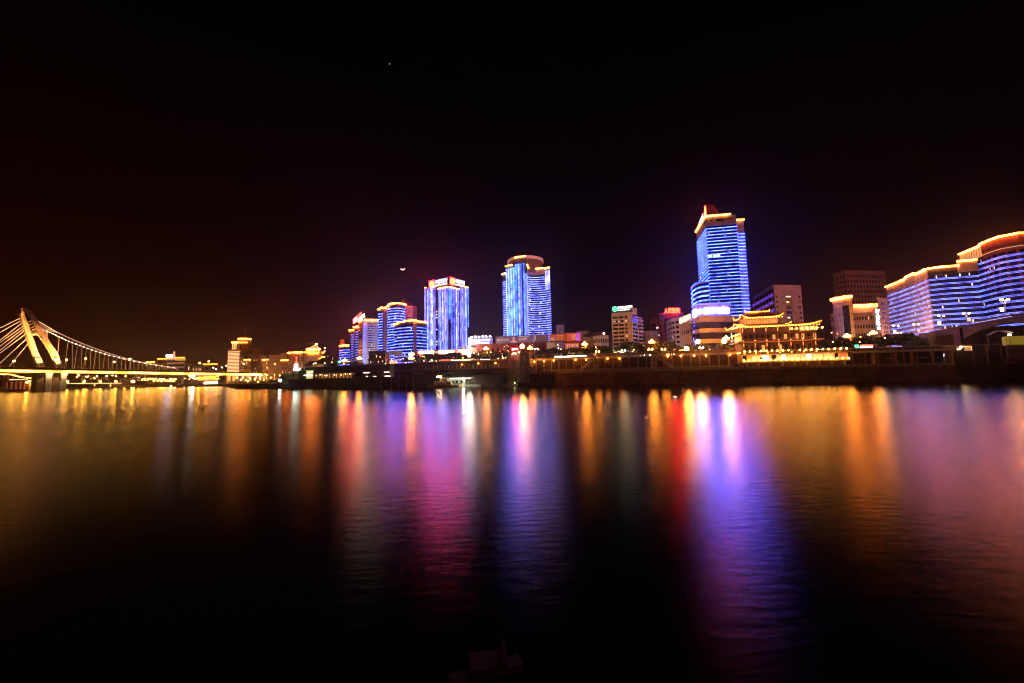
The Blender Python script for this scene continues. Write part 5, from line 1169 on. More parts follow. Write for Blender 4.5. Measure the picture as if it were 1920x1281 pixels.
    # lit stalls on the west quay
    r_ = thing('stall_row', 'low roofed row of warmly lit stalls beneath the wooded mound', 'stalls', (bp(620, 6).x, bp(620, 6).y, 5))
    s = [bp(x, 6) for x in (586, 605, 625, 645, 660)]; zz0, zz1 = Zp(625, 709, s[2].y), Zp(625, 700.5, s[2].y)
    MB().ribbon(s, 0, 1, zz1, zz1+.5, -3, 1).build('roof', ROOF, r_); MB().ribbon(s, 0, 1, zz0-.5, zz1, -3, -2.6).build('rear_wall', mat('stall_rear', (.30, .15, .08)), r_)
    MB().ribbon(s, 0, 1, zz0-1.5, zz0, -3, .5).build('floor', W_BROWN, r_)
    for k in range(12): p, n = posn(s, k/11.3); MB().box((p.x, p.y, zz0), .3, .3, zz1-zz0).build('stall_post', emit('lit_post', (1, .5, .16), .55), r_)
    for f in (.07, .2, .31, .36, .55, .60, .72, .82, .87, .93): p, n = posn(s, f); MB().ball((p.x, p.y+1, zz0+1.6+rng.random()*1.0), .32).build('lamp', emit('stall_lamp', (1, .55, .18), 10), r_)
    s = [bp(574, 8), bp(587, 8)]; k0, k1 = Zp(580, 703, s[0].y), Zp(580, 696, s[0].y)
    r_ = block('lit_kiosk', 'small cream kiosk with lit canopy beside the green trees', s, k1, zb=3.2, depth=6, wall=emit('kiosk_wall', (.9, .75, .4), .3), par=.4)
    MB().ribbon(s, -.0, 1, k0-.6, k0, .1, 2.0).build('canopy', emit('kiosk_canopy', (1, .95, .6), 3), r_); MB().ribbon(s, .2, 1, k1-1.2, k1-.4, .1, .5).build('sign', emit('kiosk_sign', (.8, .9, .45), 1.4), r_)
terrace()
# ================================================================== CABLE BRIDGE (west)
bX = lambda Y: -570.6 + .204*Y
def Yb(px, k=0):
    r_ = (px-960)/F_PX; return 570.6/(.204-r_)
B_N = Vector((-.98, .2, 0))            # from the near side of the deck to the far side
DW = 21.0
def bpt(px, py, far=0):
    """pixel -> point in the vertical plane `far` metres behind the near deck edge"""
    d = ray(px, py); Y = -(570.6+1.0208*far)/(d.x/d.y-.204)
    return at(px, py, Y)
def cable_bridge():
    org = bpt(90, 690)
    root = thing('cable_bridge', 'long cable bridge with a leaning arched pylon and a glowing golden deck', 'bridge', (org.x, org.y, 0))
    top = lambda px: 689.2+.0196*px; bot = lambda px: 698.6+.0135*px if px < 480 else 705.1
    xs = list(range(-220, 0, 40))+list(range(0, 545, 15))+[546]
    deck = MB(); fas = MB(); edge = MB(); rail = MB()
    w = B_N*DW
    for a, b in zip(xs, xs[1:]):
        A, B, C, D = bpt(a, top(a)), bpt(b, top(b)), bpt(b, bot(b)), bpt(a, bot(a))
        deck.quadbox([A, B, C, D], [p+w for p in (A, B, C+Vector((0, 0, 0)), D)])
        n = -B_N
        A1, B1, C1, D1 = A.lerp(D, .44), B.lerp(C, .44), B.lerp(C, .86), A.lerp(D, .86)
        fas.quadbox([A1+n*.03, B1+n*.03, C1+n*.03, D1+n*.03], [p+n*.3 for p in (A1, B1, C1, D1)])  # floodlight on the fascia put into a strip that glows
        edge.quadbox([A+n*.03, B+n*.03, A.lerp(D, .26)+n*0+n*.03 if False else B.lerp(C, .26)+n*.03, A.lerp(D, .26)+n*.03], [p+n*.7 for p in (A, B, B.lerp(C, .26), A.lerp(D, .26))])
        h = Vector((0, 0, 1.1)); rail.tube(A+h, B+h, .08, .08, 4); rail.tube(A, A+h, .07, .07, 4)
    deck.build('deck', W_CONC, root); fas.build('lit_fascia', GOLD, root); edge.build('deck_edge', mat('edge_dark', (.10, .05, .03)), root); rail.build('railing', STEEL, root)
    # pylon: two leaning legs that meet in a round arch
    PYM = mat('pylon_concrete', (.60, .47, .34), .7, .1, .15)
    zt = bpt(90, 690).z
    def slab(mb, outer, inner, th):
        """outline pairs (x, y, d): d = metres behind the near edge; th = thickness across the deck"""
        for i in range(len(outer)-1):
            q = [bpt(*outer[i]), bpt(*outer[i+1]), bpt(*inner[i+1]), bpt(*inner[i])]
            mb.quadbox(q, [p+B_N*th for p in q])
        return mb
    near = [(120.5, 689, 0), (106.7, 660, .5), (92.5, 640, 1), (83, 622, 1.6), (76, 610, 2), (70, 600, 3), (64, 590, 5), (58.5, 583.5, 8), (51, 578.5, 12), (45.5, 577.5, 15), (41.8, 579.5, 17)]
    near_in = [(108, 689, 0), (96, 660, .5), (83.5, 640, 1), (75.5, 625, 1.6), (69, 610, 2), (63, 600, 3), (57.5, 590, 5), (53.5, 585.5, 8), (49, 583, 12), (46.5, 582.5, 15), (45, 584, 17)]
    leg = slab(MB(), near, near_in, 3.6).build('pylon_leg', PYM, root)
    rim = mat('pale_violet_concrete', (.50, .40, .48))
    slab(MB(), [(x+.4, y, d-.4) for x, y, d in near], [(x-2.6, y+.3, d-.4) for x, y, d in near], .35).build('pylon_rim', rim, root)
    lo = [(86, 689, 20), (71, 660, 20), (64, 640, 19.5), (57.5, 622, 19), (54, 610, 18.5), (50, 600, 18), (46.5, 590, 18), (44, 584, 17)]
    li = [(73, 689, 20), (62.5, 660, 20), (54.5, 640, 19.5), (48, 622, 19), (43.5, 610, 18.5), (41, 600, 18), (38.5, 591.5, 18), (41, 586, 17)]
    leg2 = slab(MB(), lo, li, 3.8).build('pylon_leg', PYM, root)
    slab(MB(), [(x+.4, y, d-.4) for x, y, d in lo]+[(42, 579.5, 16.6)], [(x-3.6, y+.3, d-.4) for x, y, d in lo]+[(40, 582, 16.6)], .35).build('pylon_rim', rim, root)
    # cross beam with arched soffit between the legs and small tie bars above it
    cb = MB(); n = 8; L_, R_ = (57.5, 622, 18.5), (77, 628, 1.6)
    def mixp(a, b, f): return tuple(p+(q-p)*f for p, q in zip(a, b))
    up = [mixp((56.5, 619, 18.5), (80, 622, 1.8), k/n) for k in range(n+1)]; dn = [mixp((59, 628, 18.5), (80.5, 640, 1.2), k/n) for k in range(n+1)]
    dn = [(x+1.0*math.sin(math.pi*k/n), y-7.5*math.sin(math.pi*k/n), d) for k, (x, y, d) in enumerate(dn)]
    bdir_ = Vector((.2, .98, 0))
    for k in range(n):
        q = [bpt(*up[k]), bpt(*up[k+1]), bpt(*dn[k+1]), bpt(*dn[k])]; cb.quadbox(q, [p+bdir_*4 for p in q])
    cb.build('cross_beam', PYM, root)
    cl = MB()
    for k in range(1, n-1):
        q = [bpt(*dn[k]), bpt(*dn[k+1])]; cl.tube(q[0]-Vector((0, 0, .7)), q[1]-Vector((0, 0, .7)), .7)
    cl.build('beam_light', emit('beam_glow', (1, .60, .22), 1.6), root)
    st = MB()
    for (a, b) in (((53, 604.5, 18), (59.5, 601, 3.2)), ((54.5, 609, 18), (62.5, 606, 2.5)), ((57, 615.5, 18.5), (66, 611, 2.2)), ((60, 619, 18.5), (67, 616, 2))): st.tube(bpt(*a), bpt(*b), .5)
    st.build('tie_bar', STEEL, root)
    # floodlights at the leg feet
    for q, tgt in (((74.5, 680), (60, 640)), ((109, 682), (92, 650))):
        p = bpt(q[0], q[1], 18 if q[0] < 90 else 0); base = p - B_N*2.4 + Vector((0, 0, -3.5)); f = MB().box(base, 1.6, 1.0, .9).build('floodlight', W_DARK, root)
        ld = bpy.data.lights.new('floodlight_beam', 'SPOT'); ld.energy = 420000; ld.color = (1, .38, .08); ld.spot_size = R(75); ld.spot_blend = .8; ld.shadow_soft_size = .5
        lo_ = bpy.data.objects.new('floodlight_beam', ld); COL.objects.link(lo_); pos = p - B_N*7 + Vector((0, -4, -5)); lo_.location = pos
        d = bpt(tgt[0], tgt[1], 18 if q[0] < 90 else 0)-pos; lo_.rotation_euler = d.to_track_quat('-Z', 'Y').to_euler()
        g = MB(); c = [(q[0]-8.5, q[1]-7), (q[0]+6, q[1]-7), (q[0]+8, q[1]+2.2), (q[0]-7, q[1]+2.2)]
    # pools of floodlight on the lower legs, drawn as glowing plates
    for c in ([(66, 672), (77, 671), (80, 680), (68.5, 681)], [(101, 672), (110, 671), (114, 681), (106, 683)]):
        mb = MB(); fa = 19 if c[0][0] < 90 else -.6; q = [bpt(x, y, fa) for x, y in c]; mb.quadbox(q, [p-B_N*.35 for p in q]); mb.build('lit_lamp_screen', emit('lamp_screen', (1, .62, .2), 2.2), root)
    # piers
    for x0, x1, y0 in ((71, 98, 733.5), (100.5, 125.5, 733)):
        mb = MB(); mid = x0+(x1-x0)*.56
        def col(xa, xb, y1, y0, d0, d1, nm, m):
            a, b = bpt(xa, y1), bpt(xb, y1); c, d = bpt(xb-1.5, y0), bpt(xa-1.5, y0)
            c.z = d.z = -1; MB().quadbox([p+B_N*d0 for p in (a, b, c, d)], [p+B_N*d1 for p in (a, b, c, d)]).build(nm, m, root)
        col(x0, mid, 698.5, y0, 1.0, 9, 'pier', mat('pier_dark', (.22, .14, .09))); col(mid, x1, 698.5, y0, .0, 8, 'pier', W_CONC)  # the pier's shaded half gets a darker colour of its own
        a, b = bpt(mid, 699), bpt(x1+1, 699); MB().quadbox([a-B_N*.1, b-B_N*.1, b-B_N*.1-Vector((0, 0, 2.6)), a-B_N*.1-Vector((0, 0, 2.6))], [p-B_N*.6 for p in (a, b, b-Vector((0, 0, 2.6)), a-Vector((0, 0, 2.6)))]).build('pier_light', emit('pier_glow', (1, .62, .2), 2.6), root)  # light on the pier face drawn as a glowing plate
        ld = bpy.data.lights.new('pier_lamp', 'SPOT'); ld.energy = 6000; ld.color = (1, .6, .22); ld.spot_size = R(100); ld.shadow_soft_size = .4
        lo_ = bpy.data.objects.new('pier_lamp', ld); COL.objects.link(lo_); pos = bpt((mid+x1)/2, 700)-B_N*2.5; lo_.location = pos; lo_.rotation_euler = (bpt((mid+x1)/2, 722)-pos).to_track_quat('-Z', 'Y').to_euler()
    for x0, x1 in ((427.5, 432.5), (437, 441), (514.5, 517), (519, 521)):
        a, b = bpt(x0, 703), bpt(x1, 703); q = [Vector((*p.xy, -1)) for p in (a, b)] + [b, a]
        MB().quadbox([p+B_N*1 for p in q], [p+B_N*4 for p in q]).build('pier', W_CONC, root)
        a, b = bpt(x0, 703.5), bpt(x1, 703.5); MB().quadbox([a+B_N*.7, b+B_N*.7, b+B_N*.7-Vector((0, 0, 9)), a+B_N*.7-Vector((0, 0, 9))], [p+B_N*.95 for p in (a, b, b-Vector((0, 0, 9)), a-Vector((0, 0, 9)))]).build('pier_light', emit('pier_glow_far', (1, .5, .13), 1.0), root)  # lit face of the far pier, a plate with its own glow
    # main cables and hangers
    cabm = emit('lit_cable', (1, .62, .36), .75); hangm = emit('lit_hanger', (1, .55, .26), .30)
    nearc = [(79, 618), (86, 620.5), (97, 625), (111, 632), (128, 640), (147, 647), (172, 656.5), (200, 665), (225, 671.5), (250, 677.5), (275, 682), (300, 686), (326, 689.5), (334, 694)]
    farc = [(69, 601), (85, 610), (100, 619), (112, 625.5), (132, 635), (152, 643.5), (178, 653.5), (204, 662.5), (230, 670.5), (255, 677), (280, 682), (305, 686.5), (328, 691)]
    def line(pts, d): return [bpt(*p, d) for p in pts]
    def yon(pts, x):
        for (a, b), (c, d) in zip(pts, pts[1:]):
            if a <= x <= c: return b+(d-b)*(x-a)/(c-a)
        return pts[-1][1]
    MB().path(line(nearc, 0), .30).build('main_cable', cabm, root)
    MB().path(line(farc, 20), .30).build('main_cable', cabm, root)
    for k, (x, y) in enumerate(((71, 604), (73, 608), (75, 612), (77, 615))): MB().tube(bpt(x, y, 3), bpt(112, 625.5, 20), .13).build('splay_strand', cabm, root)
    for xb, xt in ((106, 111), (120.5, 128), (139, 145.5), (156.5, 162.5), (175, 180), (193, 196.5), (210, 212.5), (227, 228.5), (243.5, 245), (260, 261), (277, 277.5), (293, 293.5), (308, 308)):
        MB().tube(bpt(xb, top(xb)), bpt(xt, yon(nearc, xt)), .15 if xb < 230 else .22).build('hanger', hangm, root)
    for x in (135.5, 153, 170, 187, 203, 219, 235.5, 251, 267, 283, 299):
        MB().tube(bpt(x, top(x)+.5, 20), bpt(x, yon(farc, x), 20), .16).build('hanger', hangm, root)
    for i in range(30):
        x = 88+i*(5.0+.11*i); p = bpt(x, yon(nearc, x)); MB().ball(p-B_N*.4, .42, 6, 5).build('cable_lamp', emit('cable_lamp', (1, .75, .6), 9), root)
    # back stays
    for (x0, y0), (x1, y1) in (((34, 597), (0, 614)), ((35, 602), (0, 622)), ((37.5, 606), (0, 636.5)), ((40, 612), (0, 641)), ((41.5, 616), (0, 648)), ((42, 620.5), (0, 656)), ((45, 626), (0, 661.5)), ((48.5, 633.5), (0, 681)), ((51.5, 642), (18, 686))):
        k = (y1-y0)/(x1-x0); xe = x0 + (687-y0)/k if True else x1
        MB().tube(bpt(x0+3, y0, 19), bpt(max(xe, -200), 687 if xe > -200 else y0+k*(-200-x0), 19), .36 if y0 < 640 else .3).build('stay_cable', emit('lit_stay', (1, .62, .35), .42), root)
    # bridge lamps
    for px, py, l in ((28.5, 677, 'bridge lamp under the back stays'), (127, 674.5, 'bridge lamp beside the near leg of the pylon'), (162.5, 672.5, 'bridge lamp between the first hangers'), (216, 678.5, 'bridge lamp under the middle of the main cable'), (245.5, 673, 'bright bridge lamp touching the main cable'), (376, 681, 'bridge lamp beside the amber roofed pavilion'), (393, 678, 'tall bridge lamp in front of the amber roofed pavilion'), (458, 682, 'bridge lamp before the ribbed tower'), (511, 686, 'bridge lamp before the plain towers, the shorter one'), (517, 683, 'bridge lamp before the plain towers, the taller one')):
        b = bpt(px, top(px))+B_N*2; p = bpt(px, py)+B_N*2
        t = thing('bridge_lamp', l, 'street lamp', tuple(b), 'lamps on the cable bridge')
        MB().tube(b, p, .16, .1).tube(p, p+Vector((1.2, -.5, .2)), .08).build('post', STEEL, t)
        MB().ball(p+Vector((.8, -.4, .1)), .85, 10, 8, .7).build('lantern', emit('bridge_lantern', (1, .44, .055), 100), t)
        if px < 230: MB().box(p+Vector((0, 0, -3.5)), .8, .1, 1.8).build('banner', mat('pink_banner', (.5, .25, .2)), t)
    for px, y in ((163.5, 673),)[:0]: pass
cable_bridge()

# ================================================================== FAR BANK UNDER AND BEYOND THE BRIDGE
def far():
    def fb(x0, x1, y, Y, label, wall, floors=10, roof=None, name='far_tower', py=680, zb=5, dx=0, **kw):
        xs_ = [x0, x1] if not dx else [x0, x0+dx, x1]
        pl = [G(x, py, Y+(8 if i == 0 and dx else 0)) for i, x in enumerate(xs_)]
        z = Zp((x0+x1)/2, y, Y)
        r_ = block(name, label, pl, z, zb=zb, depth=20, wall=wall, floors=floors, par=2, z0=max(zb+4, 10), **kw)
        if roof: MB().ribbon(pl, 0, 1, z+.5, z+1.8, .2, 1.8).build('roof_light', roof, r_)
        return r_, pl, z
    Y = 700
    r_, pl, z = fb(427.5, 449, 656, Y, 'ribbed tower glowing with stacked amber balcony lines', W_PINK, 20, py=670, gz=(.45, .95), led=emit('amber_balcony', (1, .5, .2), 1.7), ledz=(.05,), ledh=1.3)
    MB().ribbon(pl, .05, .52, z, z+13, -14, -8).build('roof_lantern', W_BEIGE, r_)
    for k in range(3): MB().ribbon(pl, .06+.15*k, .12+.15*k, z+1, z+13, -8.2, -7.6).build('roof_fin', emit('fin_glow', (1, .55, .2), 1.5), r_)
    MB().ribbon(pl, .02, .56, z+12.6, z+15, -8.5, -6.5).build('roof_light', WARM, r_)
    r_, pl, z = fb(440, 465, 644, Y+22, 'tall amber capped tower behind the ribbed one, with a thin mast', W_BROWN, 18, py=660, pier=8, pw=1.5, dx=14, lit=8, litm=LIT)
    c, n = posn(pl, .5); MB().prism([(c.x+10*math.cos(k*.5236), c.y+10+8*math.sin(k*.5236)) for k in range(12)], z, z+8).build('crown', W_BEIGE, r_)
    MB().prism([(c.x+11*math.cos(k*.5236), c.y+10+9*math.sin(k*.5236)) for k in range(12)], z+8, z+10.2).build('roof_light', WARM, r_)
    MB().tube((c.x, c.y+10, z+10), (c.x, c.y+10, z+26), .35, .15).build('mast', IRON, r_); MB().ball((c.x, c.y+10, z+26), .7).build('mast_lamp', emit('mast_lamp', (1, .3, .1), 2), r_)
    MB().ribbon(pl, .15, .95, z+.5, z+2.4, .2, 2).build('roof_light', WARM2, r_)
    fb(464, 473, 645, 740, 'narrow dim slab standing close behind the amber capped tower', W_BROWN, 16, pier=3, pw=1.5)
    fb(472, 489, 653.5, 730, 'plain rose slab right behind the bridge lamp'.replace('right ', ''), mat('dusk_rose', (.34, .22, .18)), 0)
    fb(465, 493, 664, 710, 'wide rose slab with slanted roof line', mat('dusk_rose', (.34, .22, .18)), 9, pier=12, pw=1.6, lit=3)
    fb(474, 500, 671, 690, 'stepped beige block above the end of the deck', W_BROWN, 7, pier=10, pw=1.4, lit=9, litm=LIT, seed=4)
    for x0, x1, y, l, n in ((503, 515, 666.5, 'slim beige tower beside two bridge lamps', 9), (516, 525, 666.5, 'slim beige tower, middle of three plain ones', 9), (525.5, 538, 663.5, 'plain beige tower with a flat side wall', 9)):
        fb(x0, x1, y, 640, l, mat('dusk_beige', (.40, .27, .20)), n, pier=6, pw=2.0, lit=2, seed=n)
    r_, pl, z = fb(540.5, 568, 662.5, 560, 'salmon office block with amber roof line behind the neon sign', W_PINK, 12, WARM, dx=4, rng_f=(.04, .42), lit=2, litm=LIT)
    MB().ribbon(pl, .45, .62, 10, z-1, .1, .5).build('red_bay', mat('red_bay', (.5, .14, .10)), r_)
    # pyramid hall
    r_, pl, z = fb(570, 603, 661, 520, 'domed hall with a lit pyramid roof and arched front', W_BEIGE, 8, rng_f=(.06, .94), gz=(.4, .75), pier=9, pw=2.2)
    p2 = [G(575.5, 660, 512), G(600, 660, 512)]; z2 = Zp(588, 657, 512)
    MB().prism(foot(p2, 16), 10, z2).build('upper_storey', W_BEIGE, r_)
    MB().ribbon(p2, -.0, 1, z2, z2+2.4, -.5, 2.2).build('roof_light', WARM, r_); MB().ribbon(p2, .1, .9, z2-5, z2-2.6, .1, 1.2).build('roof_light', WARM2, r_)
    c, n = posn(p2, .5); b = [Vector((*p, z2+2.4)) for p in foot([posn(p2, .12)[0], posn(p2, .88)[0]], 14)]; ap = Vector((c.x, c.y+7, Zp(589.5, 645.5, 518)))
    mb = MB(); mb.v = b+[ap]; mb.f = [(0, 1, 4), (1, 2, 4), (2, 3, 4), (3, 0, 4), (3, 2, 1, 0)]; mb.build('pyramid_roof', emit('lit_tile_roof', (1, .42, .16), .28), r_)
    mb = MB()
    for k in range(4): mb.tube(b[k], ap, .4)
    for k in range(1, 4): mb.tube(b[0].lerp(b[1], k/4), ap, .25)
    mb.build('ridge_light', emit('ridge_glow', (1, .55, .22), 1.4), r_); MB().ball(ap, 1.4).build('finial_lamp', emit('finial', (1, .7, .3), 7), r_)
    arch = MB()
    for k in range(12):
        a0, a1 = math.pi*k/12, math.pi*(k+1)/12; q = lambda a, rr: Vector((c.x+rr*math.cos(a), c.y-1.2, z2-17+rr*1.2*math.sin(a)))
        arch.quadbox([q(a0, 7), q(a0, 8), q(a1, 8), q(a1, 7)], [v+Vector((0, -.6, 0)) for v in (q(a0, 7), q(a0, 8), q(a1, 8), q(a1, 7))])
    arch.build('arch', W_WHITE, r_)
    for x0, x1, y, w in ((571, 577, 662, 1), (603, 609, 671, 1), (604, 608, 662.5, 1)):
        a, b_ = G(x0, 668, 510), G(x1, 668, 510); zz = Zp(x0, y, 510); MB().ribbon([a, b_], 0, 1, zz, zz+1.6, 0, 1.5).build('wing_light', WARM2, r_)
    fb(575, 597, 642, 640, 'dark slab with thin lit lines on top, behind the pyramid roof', W_DARK, 9, lit=16, litm=emit('far_window', (1, .7, .45), 1.2), seed=8)
    fb(606, 611.5, 648, 620, 'dark tower with a bright white window near its top', W_DARK, 10, litlist=((8, .2, .5), (9, .2, .6)), lit=3)
    fb(611, 617, 658, 640, 'dim low tower with scattered windows, past the dark one', W_DARK, 8, lit=10, litm=emit('far_window', (1, .7, .45), 1.2), seed=2)
    fb(617, 630, 668, 630, 'lowest dim block with three white windows above the mound', W_DARK, 6, lit=5, litm=LITW, seed=3)
    # pavilions seen above the deck
    r_, pl, z = fb(296, 331, 674, 760, 'flat amber roofed block behind the end of the main cable', W_BROWN, 5, WARM2, zb=4)
    r_, pl, z = fb(313, 346, 672, 740, 'signal tower with flared top and a white beacon behind the cable end', W_PINK, 5, WARM2, zb=4)
    c = at(326, 672, 735); MB().tube((c.x, c.y, z), (c.x, c.y, Zp(326, 659, 735)), 2.2, 1.0, 8).build('mast', emit('mast_glow', (1, .5, .25), .8), r_)
    c = at(317, 669.5, 734); MB().box(tuple(c), 9, 3, 4.5).build('beacon', emit('white_beacon', (.85, .85, 1), 10), r_)
    c = at(338, 676, 734); MB().box(tuple(c), 14, 6, 5).build('canopy_head', emit('olive_head', (.8, .5, .08), .7), r_)
    fb(382, 408, 684, 800, 'low pavilion with a thin amber roof line beyond the deck', W_BROWN, 2, WARM2, zb=4)
    # buildings and lamps along the far bank, below the deck
    for x0, x1, l in ((254, 264, 'distant block with stacked lit windows below the deck, the nearer of the pair'), (266, 276, 'distant block with stacked lit windows below the deck, beside its taller twin'), (288, 302, 'distant block with rows of lit windows, past the twin pair')):
        fb(x0, x1, 699, 800, l, W_BROWN, 5, zb=3, name='far_block', py=708, lit=16, litm=emit('far_window2', (1, .66, .35), 1.5), seed=x0, litw=.1)
    for x0, x1, y, l in ((150, 175, 707, 'low dark block behind the lamp lit embankment'), (182, 205, 709, 'low dark warehouse beyond the embankment lamps'), (216, 250, 710, 'dark rounded store on the far bank'), (305, 340, 706, 'low dim row behind the string of far lamps'), (345, 378, 707, 'low dim row beside the far pavilion')):
        fb(x0, x1, y, 690, l, W_DARK, 2, zb=3, name='far_block', py=712, lit=4, litm=emit('far_window2', (1, .66, .35), 1.5), seed=x0, litw=.04)
    ball = MB().ball((0, 0, 0), 1.0, 8, 6, .8).build('globe', FARL); bd = ball.data; bpy.data.objects.remove(ball)
    ballw = MB().ball((0, 0, 0), 1.0, 8, 6, .8).build('globe', FARW); bw = ballw.data; bpy.data.objects.remove(ballw)
    pst = MB().tube((0, 0, -6), (0, 0, 0), .2, .15).build('post', IRON); pd = pst.data; bpy.data.objects.remove(pst)
    def dot(px, py, Y, r=1., white=False):
        p = at(px, py, Y); t = thing('far_lamp', 'distant white lamp dot on the far bank below the deck' if white else 'distant amber lamp dot on the far bank below the deck', 'lamp', tuple(p), 'white lamp dots on the far bank' if white else 'amber lamp dots on the far bank')
        o = bpy.data.objects.new('globe', bw if white else bd); COL.objects.link(o); o.parent = t; o.scale = (r, r, r)
        o = bpy.data.objects.new('post', pd); COL.objects.link(o); o.parent = t
    R2 = random.Random(5)
    for px, py in ((146, 701.5), (145, 706.5), (162, 706.5), (165, 706), (182, 705.5), (192, 700.5), (200, 705), (217, 698), (217.5, 705.5), (234, 700.5), (235.5, 705), (250, 702), (262, 700), (278, 699.5), (309, 700), (322, 699), (330, 701), (347, 700), (356, 702)): dot(px, py, 680, .75, R2.random() < .25)
    for k in range(30): px = 262+R2.random()*125; dot(px, 711.5-(px-262)*.012+R2.random()*2-1.2, 640, .36, R2.random() < .06)
    for k in range(16): px = 282+R2.random()*45; dot(px, 713.5+R2.random()*1.6, 630, .38)
    for px, py in ((395, 705.5), (410, 702), (408, 706), (447, 703), (455, 708), (452, 712), (461, 713), (465, 715), (484, 716), (469, 709), (400, 690), (405, 692), (416, 689), (424, 686), (480, 708), (372, 709), (478, 712), (487, 709)): dot(px, py, 610, .55, py < 693)
    dot(249.5, 715.5, 600, 1.9); dot(360, 706, 640, 2.4, True); dot(362.5, 706, 640, 2.0, True); dot(320.5, 723.5, 560, .6, True)
    # riverside restaurant boat and pavilion
    p = at(394, 716.8, 560); t = thing('restaurant_boat', 'small blazing white restaurant boat moored at the far bank', 'boat', (p.x, p.y, 0))
    mb = MB(); q = [(-13, 0), (11, 0), (16, 2.5), (11, 5), (-13, 5)]; mb.quadbox([(p.x+x*.9, p.y+y, 0) for x, y in q], [(p.x+x, p.y+y, 1.6) for x, y in q]); mb.build('hull', W_WHITE, t)
    MB().box((p.x-1, p.y+2.5, 1.6), 16, 4, 4.5).build('cabin', emit('boat_cabin', (1, .9, .6), 7), t); MB().box((p.x-1, p.y+2.5, 6.1), 18, 5, .5).build('roof', W_WHITE, t)
    t = thing('far_pavilion', 'tiered lit pavilion with amber eaves on the far bank', 'pavilion', tuple(at(388, 711, 600)))
    for k, (w, y) in enumerate(((26, 711), (20, 707.5), (11, 704))):
        p = at(389, y, 600); MB().box((p.x, p.y+k, p.z-2.5), w*.85, 8, 2.6).build('storey', emit('pavilion_storey', (1, .45, .12), .5), t); MB().box((p.x, p.y+k, p.z), w*1.15, 10-k*2, .7).build('eave', WARM2, t)
    # embankment rail with evenly spaced dots
    a, b = at(127, 719.3, 560), at(227, 718.6, 600)
    t = thing('embankment_wall', 'dark far embankment carrying a string of tiny lights', 'wall', (a.x, a.y, 0))
    a0, b0 = Vector((a.x, a.y)), Vector((b.x, b.y)); MB().ribbon([a0, b0], 0, 1, -1, a.z-.3, -3, 0).build('wall', STONED, t)
    for k in range(34): p = a.lerp(b, k/33); MB().ball(p, .45, 6, 5).build('tiny_light', emit('tiny_light', (1, .6, .3), 4), t)
    for x in (127, 157.5, 188, 217.5): p = at(x, 721.5, 585); MB().box((p.x, p.y-8, p.z-3), 1.6, .5, 4.5).build('wall_light', emit('wall_wash', (1, .5, .15), 1.3), t); dot(x, 715.5, 590, 1.1)  # wash of light below each lamp drawn as a glowing box
    # ramp, floating house and stone block at the left edge of the river
    def ribb(pts, Y, name, m, lab, h=1.2, cat='ramp'):
        P_ = [at(x, y, Y) for x, y in pts]; t = thing(name, lab, cat, tuple(P_[0])); MB().path(P_, h/2, 6).build('light_line', m, t)
        mb = MB()
        for p in P_: mb.tube((p.x, p.y, 0), (p.x, p.y, p.z), .5)
        mb.build('pier', W_GREY, t)
    ribb([(-30, 702), (8, 702), (16, 701.8), (24, 703), (34, 706), (47, 708.5)], 450, 'curved_ramp', GOLD, 'curving ramp edged with a warm light line under the bridge')
    ribb([(50, 708.8), (69, 708.8)], 440, 'quay_light', GOLD, 'short straight warm light line beside the pier', cat='light line')
    ribb([(18, 712), (51, 712)], 430, 'pontoon_light', emit('rose_line', (1, .45, .25), 2), 'pinkish light line over the floating red house', cat='light line')
    pa, pb = at(7, 722, 418), at(50, 722, 418); t = thing('floating_house', 'dim red floating house moored left of the pier'.replace('left of', 'beside'), 'houseboat', (pa.x, pa.y, 0))
    q = [Vector((pa.x, pa.y)), Vector((pb.x, pb.y))]; z = Zp(30, 713.5, 418)
    wl = MB().ribbon(q, 0, 1, .8, z, -7, 0); wl.build('wall', mat('dim_red_wall', (.30, .07, .05)), t); MB().ribbon(q, -.0, 1, 0, .8, -8, 1.2).build('pontoon', W_DARK, t); MB().ribbon(q, 0, 1, z, z+.4, -8, 1).build('roof', ROOF, t)
    for f in (.1, .3, .5, .7, .88): MB().ribbon(q, f, f+.08, 2.2, z-1.4, .01, .1).build('window', emit('house_window', (1, .3, .15), .12), t)
    pa, pb = at(53, 722, 416), at(69.5, 722, 416); t = thing('abutment_block', 'stone block washed by a row of warm lamps beside the bridge pier', 'abutment', (pa.x, pa.y, 0))
    q = [Vector((pa.x, pa.y)), Vector((pb.x, pb.y))]; z = Zp(60, 714, 416); MB().ribbon(q, 0, 1, -1, z, -6, 0).build('wall', W_CONC, t)
    for k in range(4): p = q[0].lerp(q[1], .15+k*.24); MB().ball((p.x, p.y-.9, z-.2), .55).build('lamp', emit('abutment_lamp', (1, .6, .2), 9), t)
    for k in range(3): p = q[0].lerp(q[1], .2+k*.3); MB().ball((p.x, p.y-.5, z+8.2), .9, 8, 6, .6).build('lamp', emit('abutment_lamp', (1, .6, .2), 9), t)
    pst = at(50.5, 718, 412); t = thing('street_lamp', 'small warm lamp post at the corner of the stone block', 'street lamp', (pst.x, pst.y, 0)); MB().tube((pst.x, pst.y, -1), (pst.x, pst.y, pst.z), .25).build('post', STEEL, t); MB().ball((pst.x, pst.y, pst.z+.5), .8).build('globe', FARL, t)
    # neon sign tower and white floodlight at the bridge end
    p = at(556, 697, 290); t = thing('neon_sign', 'tall neon sign, red characters above a glowing white green base', 'sign', (p.x, p.y, 3.2))
    MB().box((p.x, p.y+.6, 3.2), 2.6, .6, Zp(556, 666, 290)-3.2).build('mast', W_RED, t)
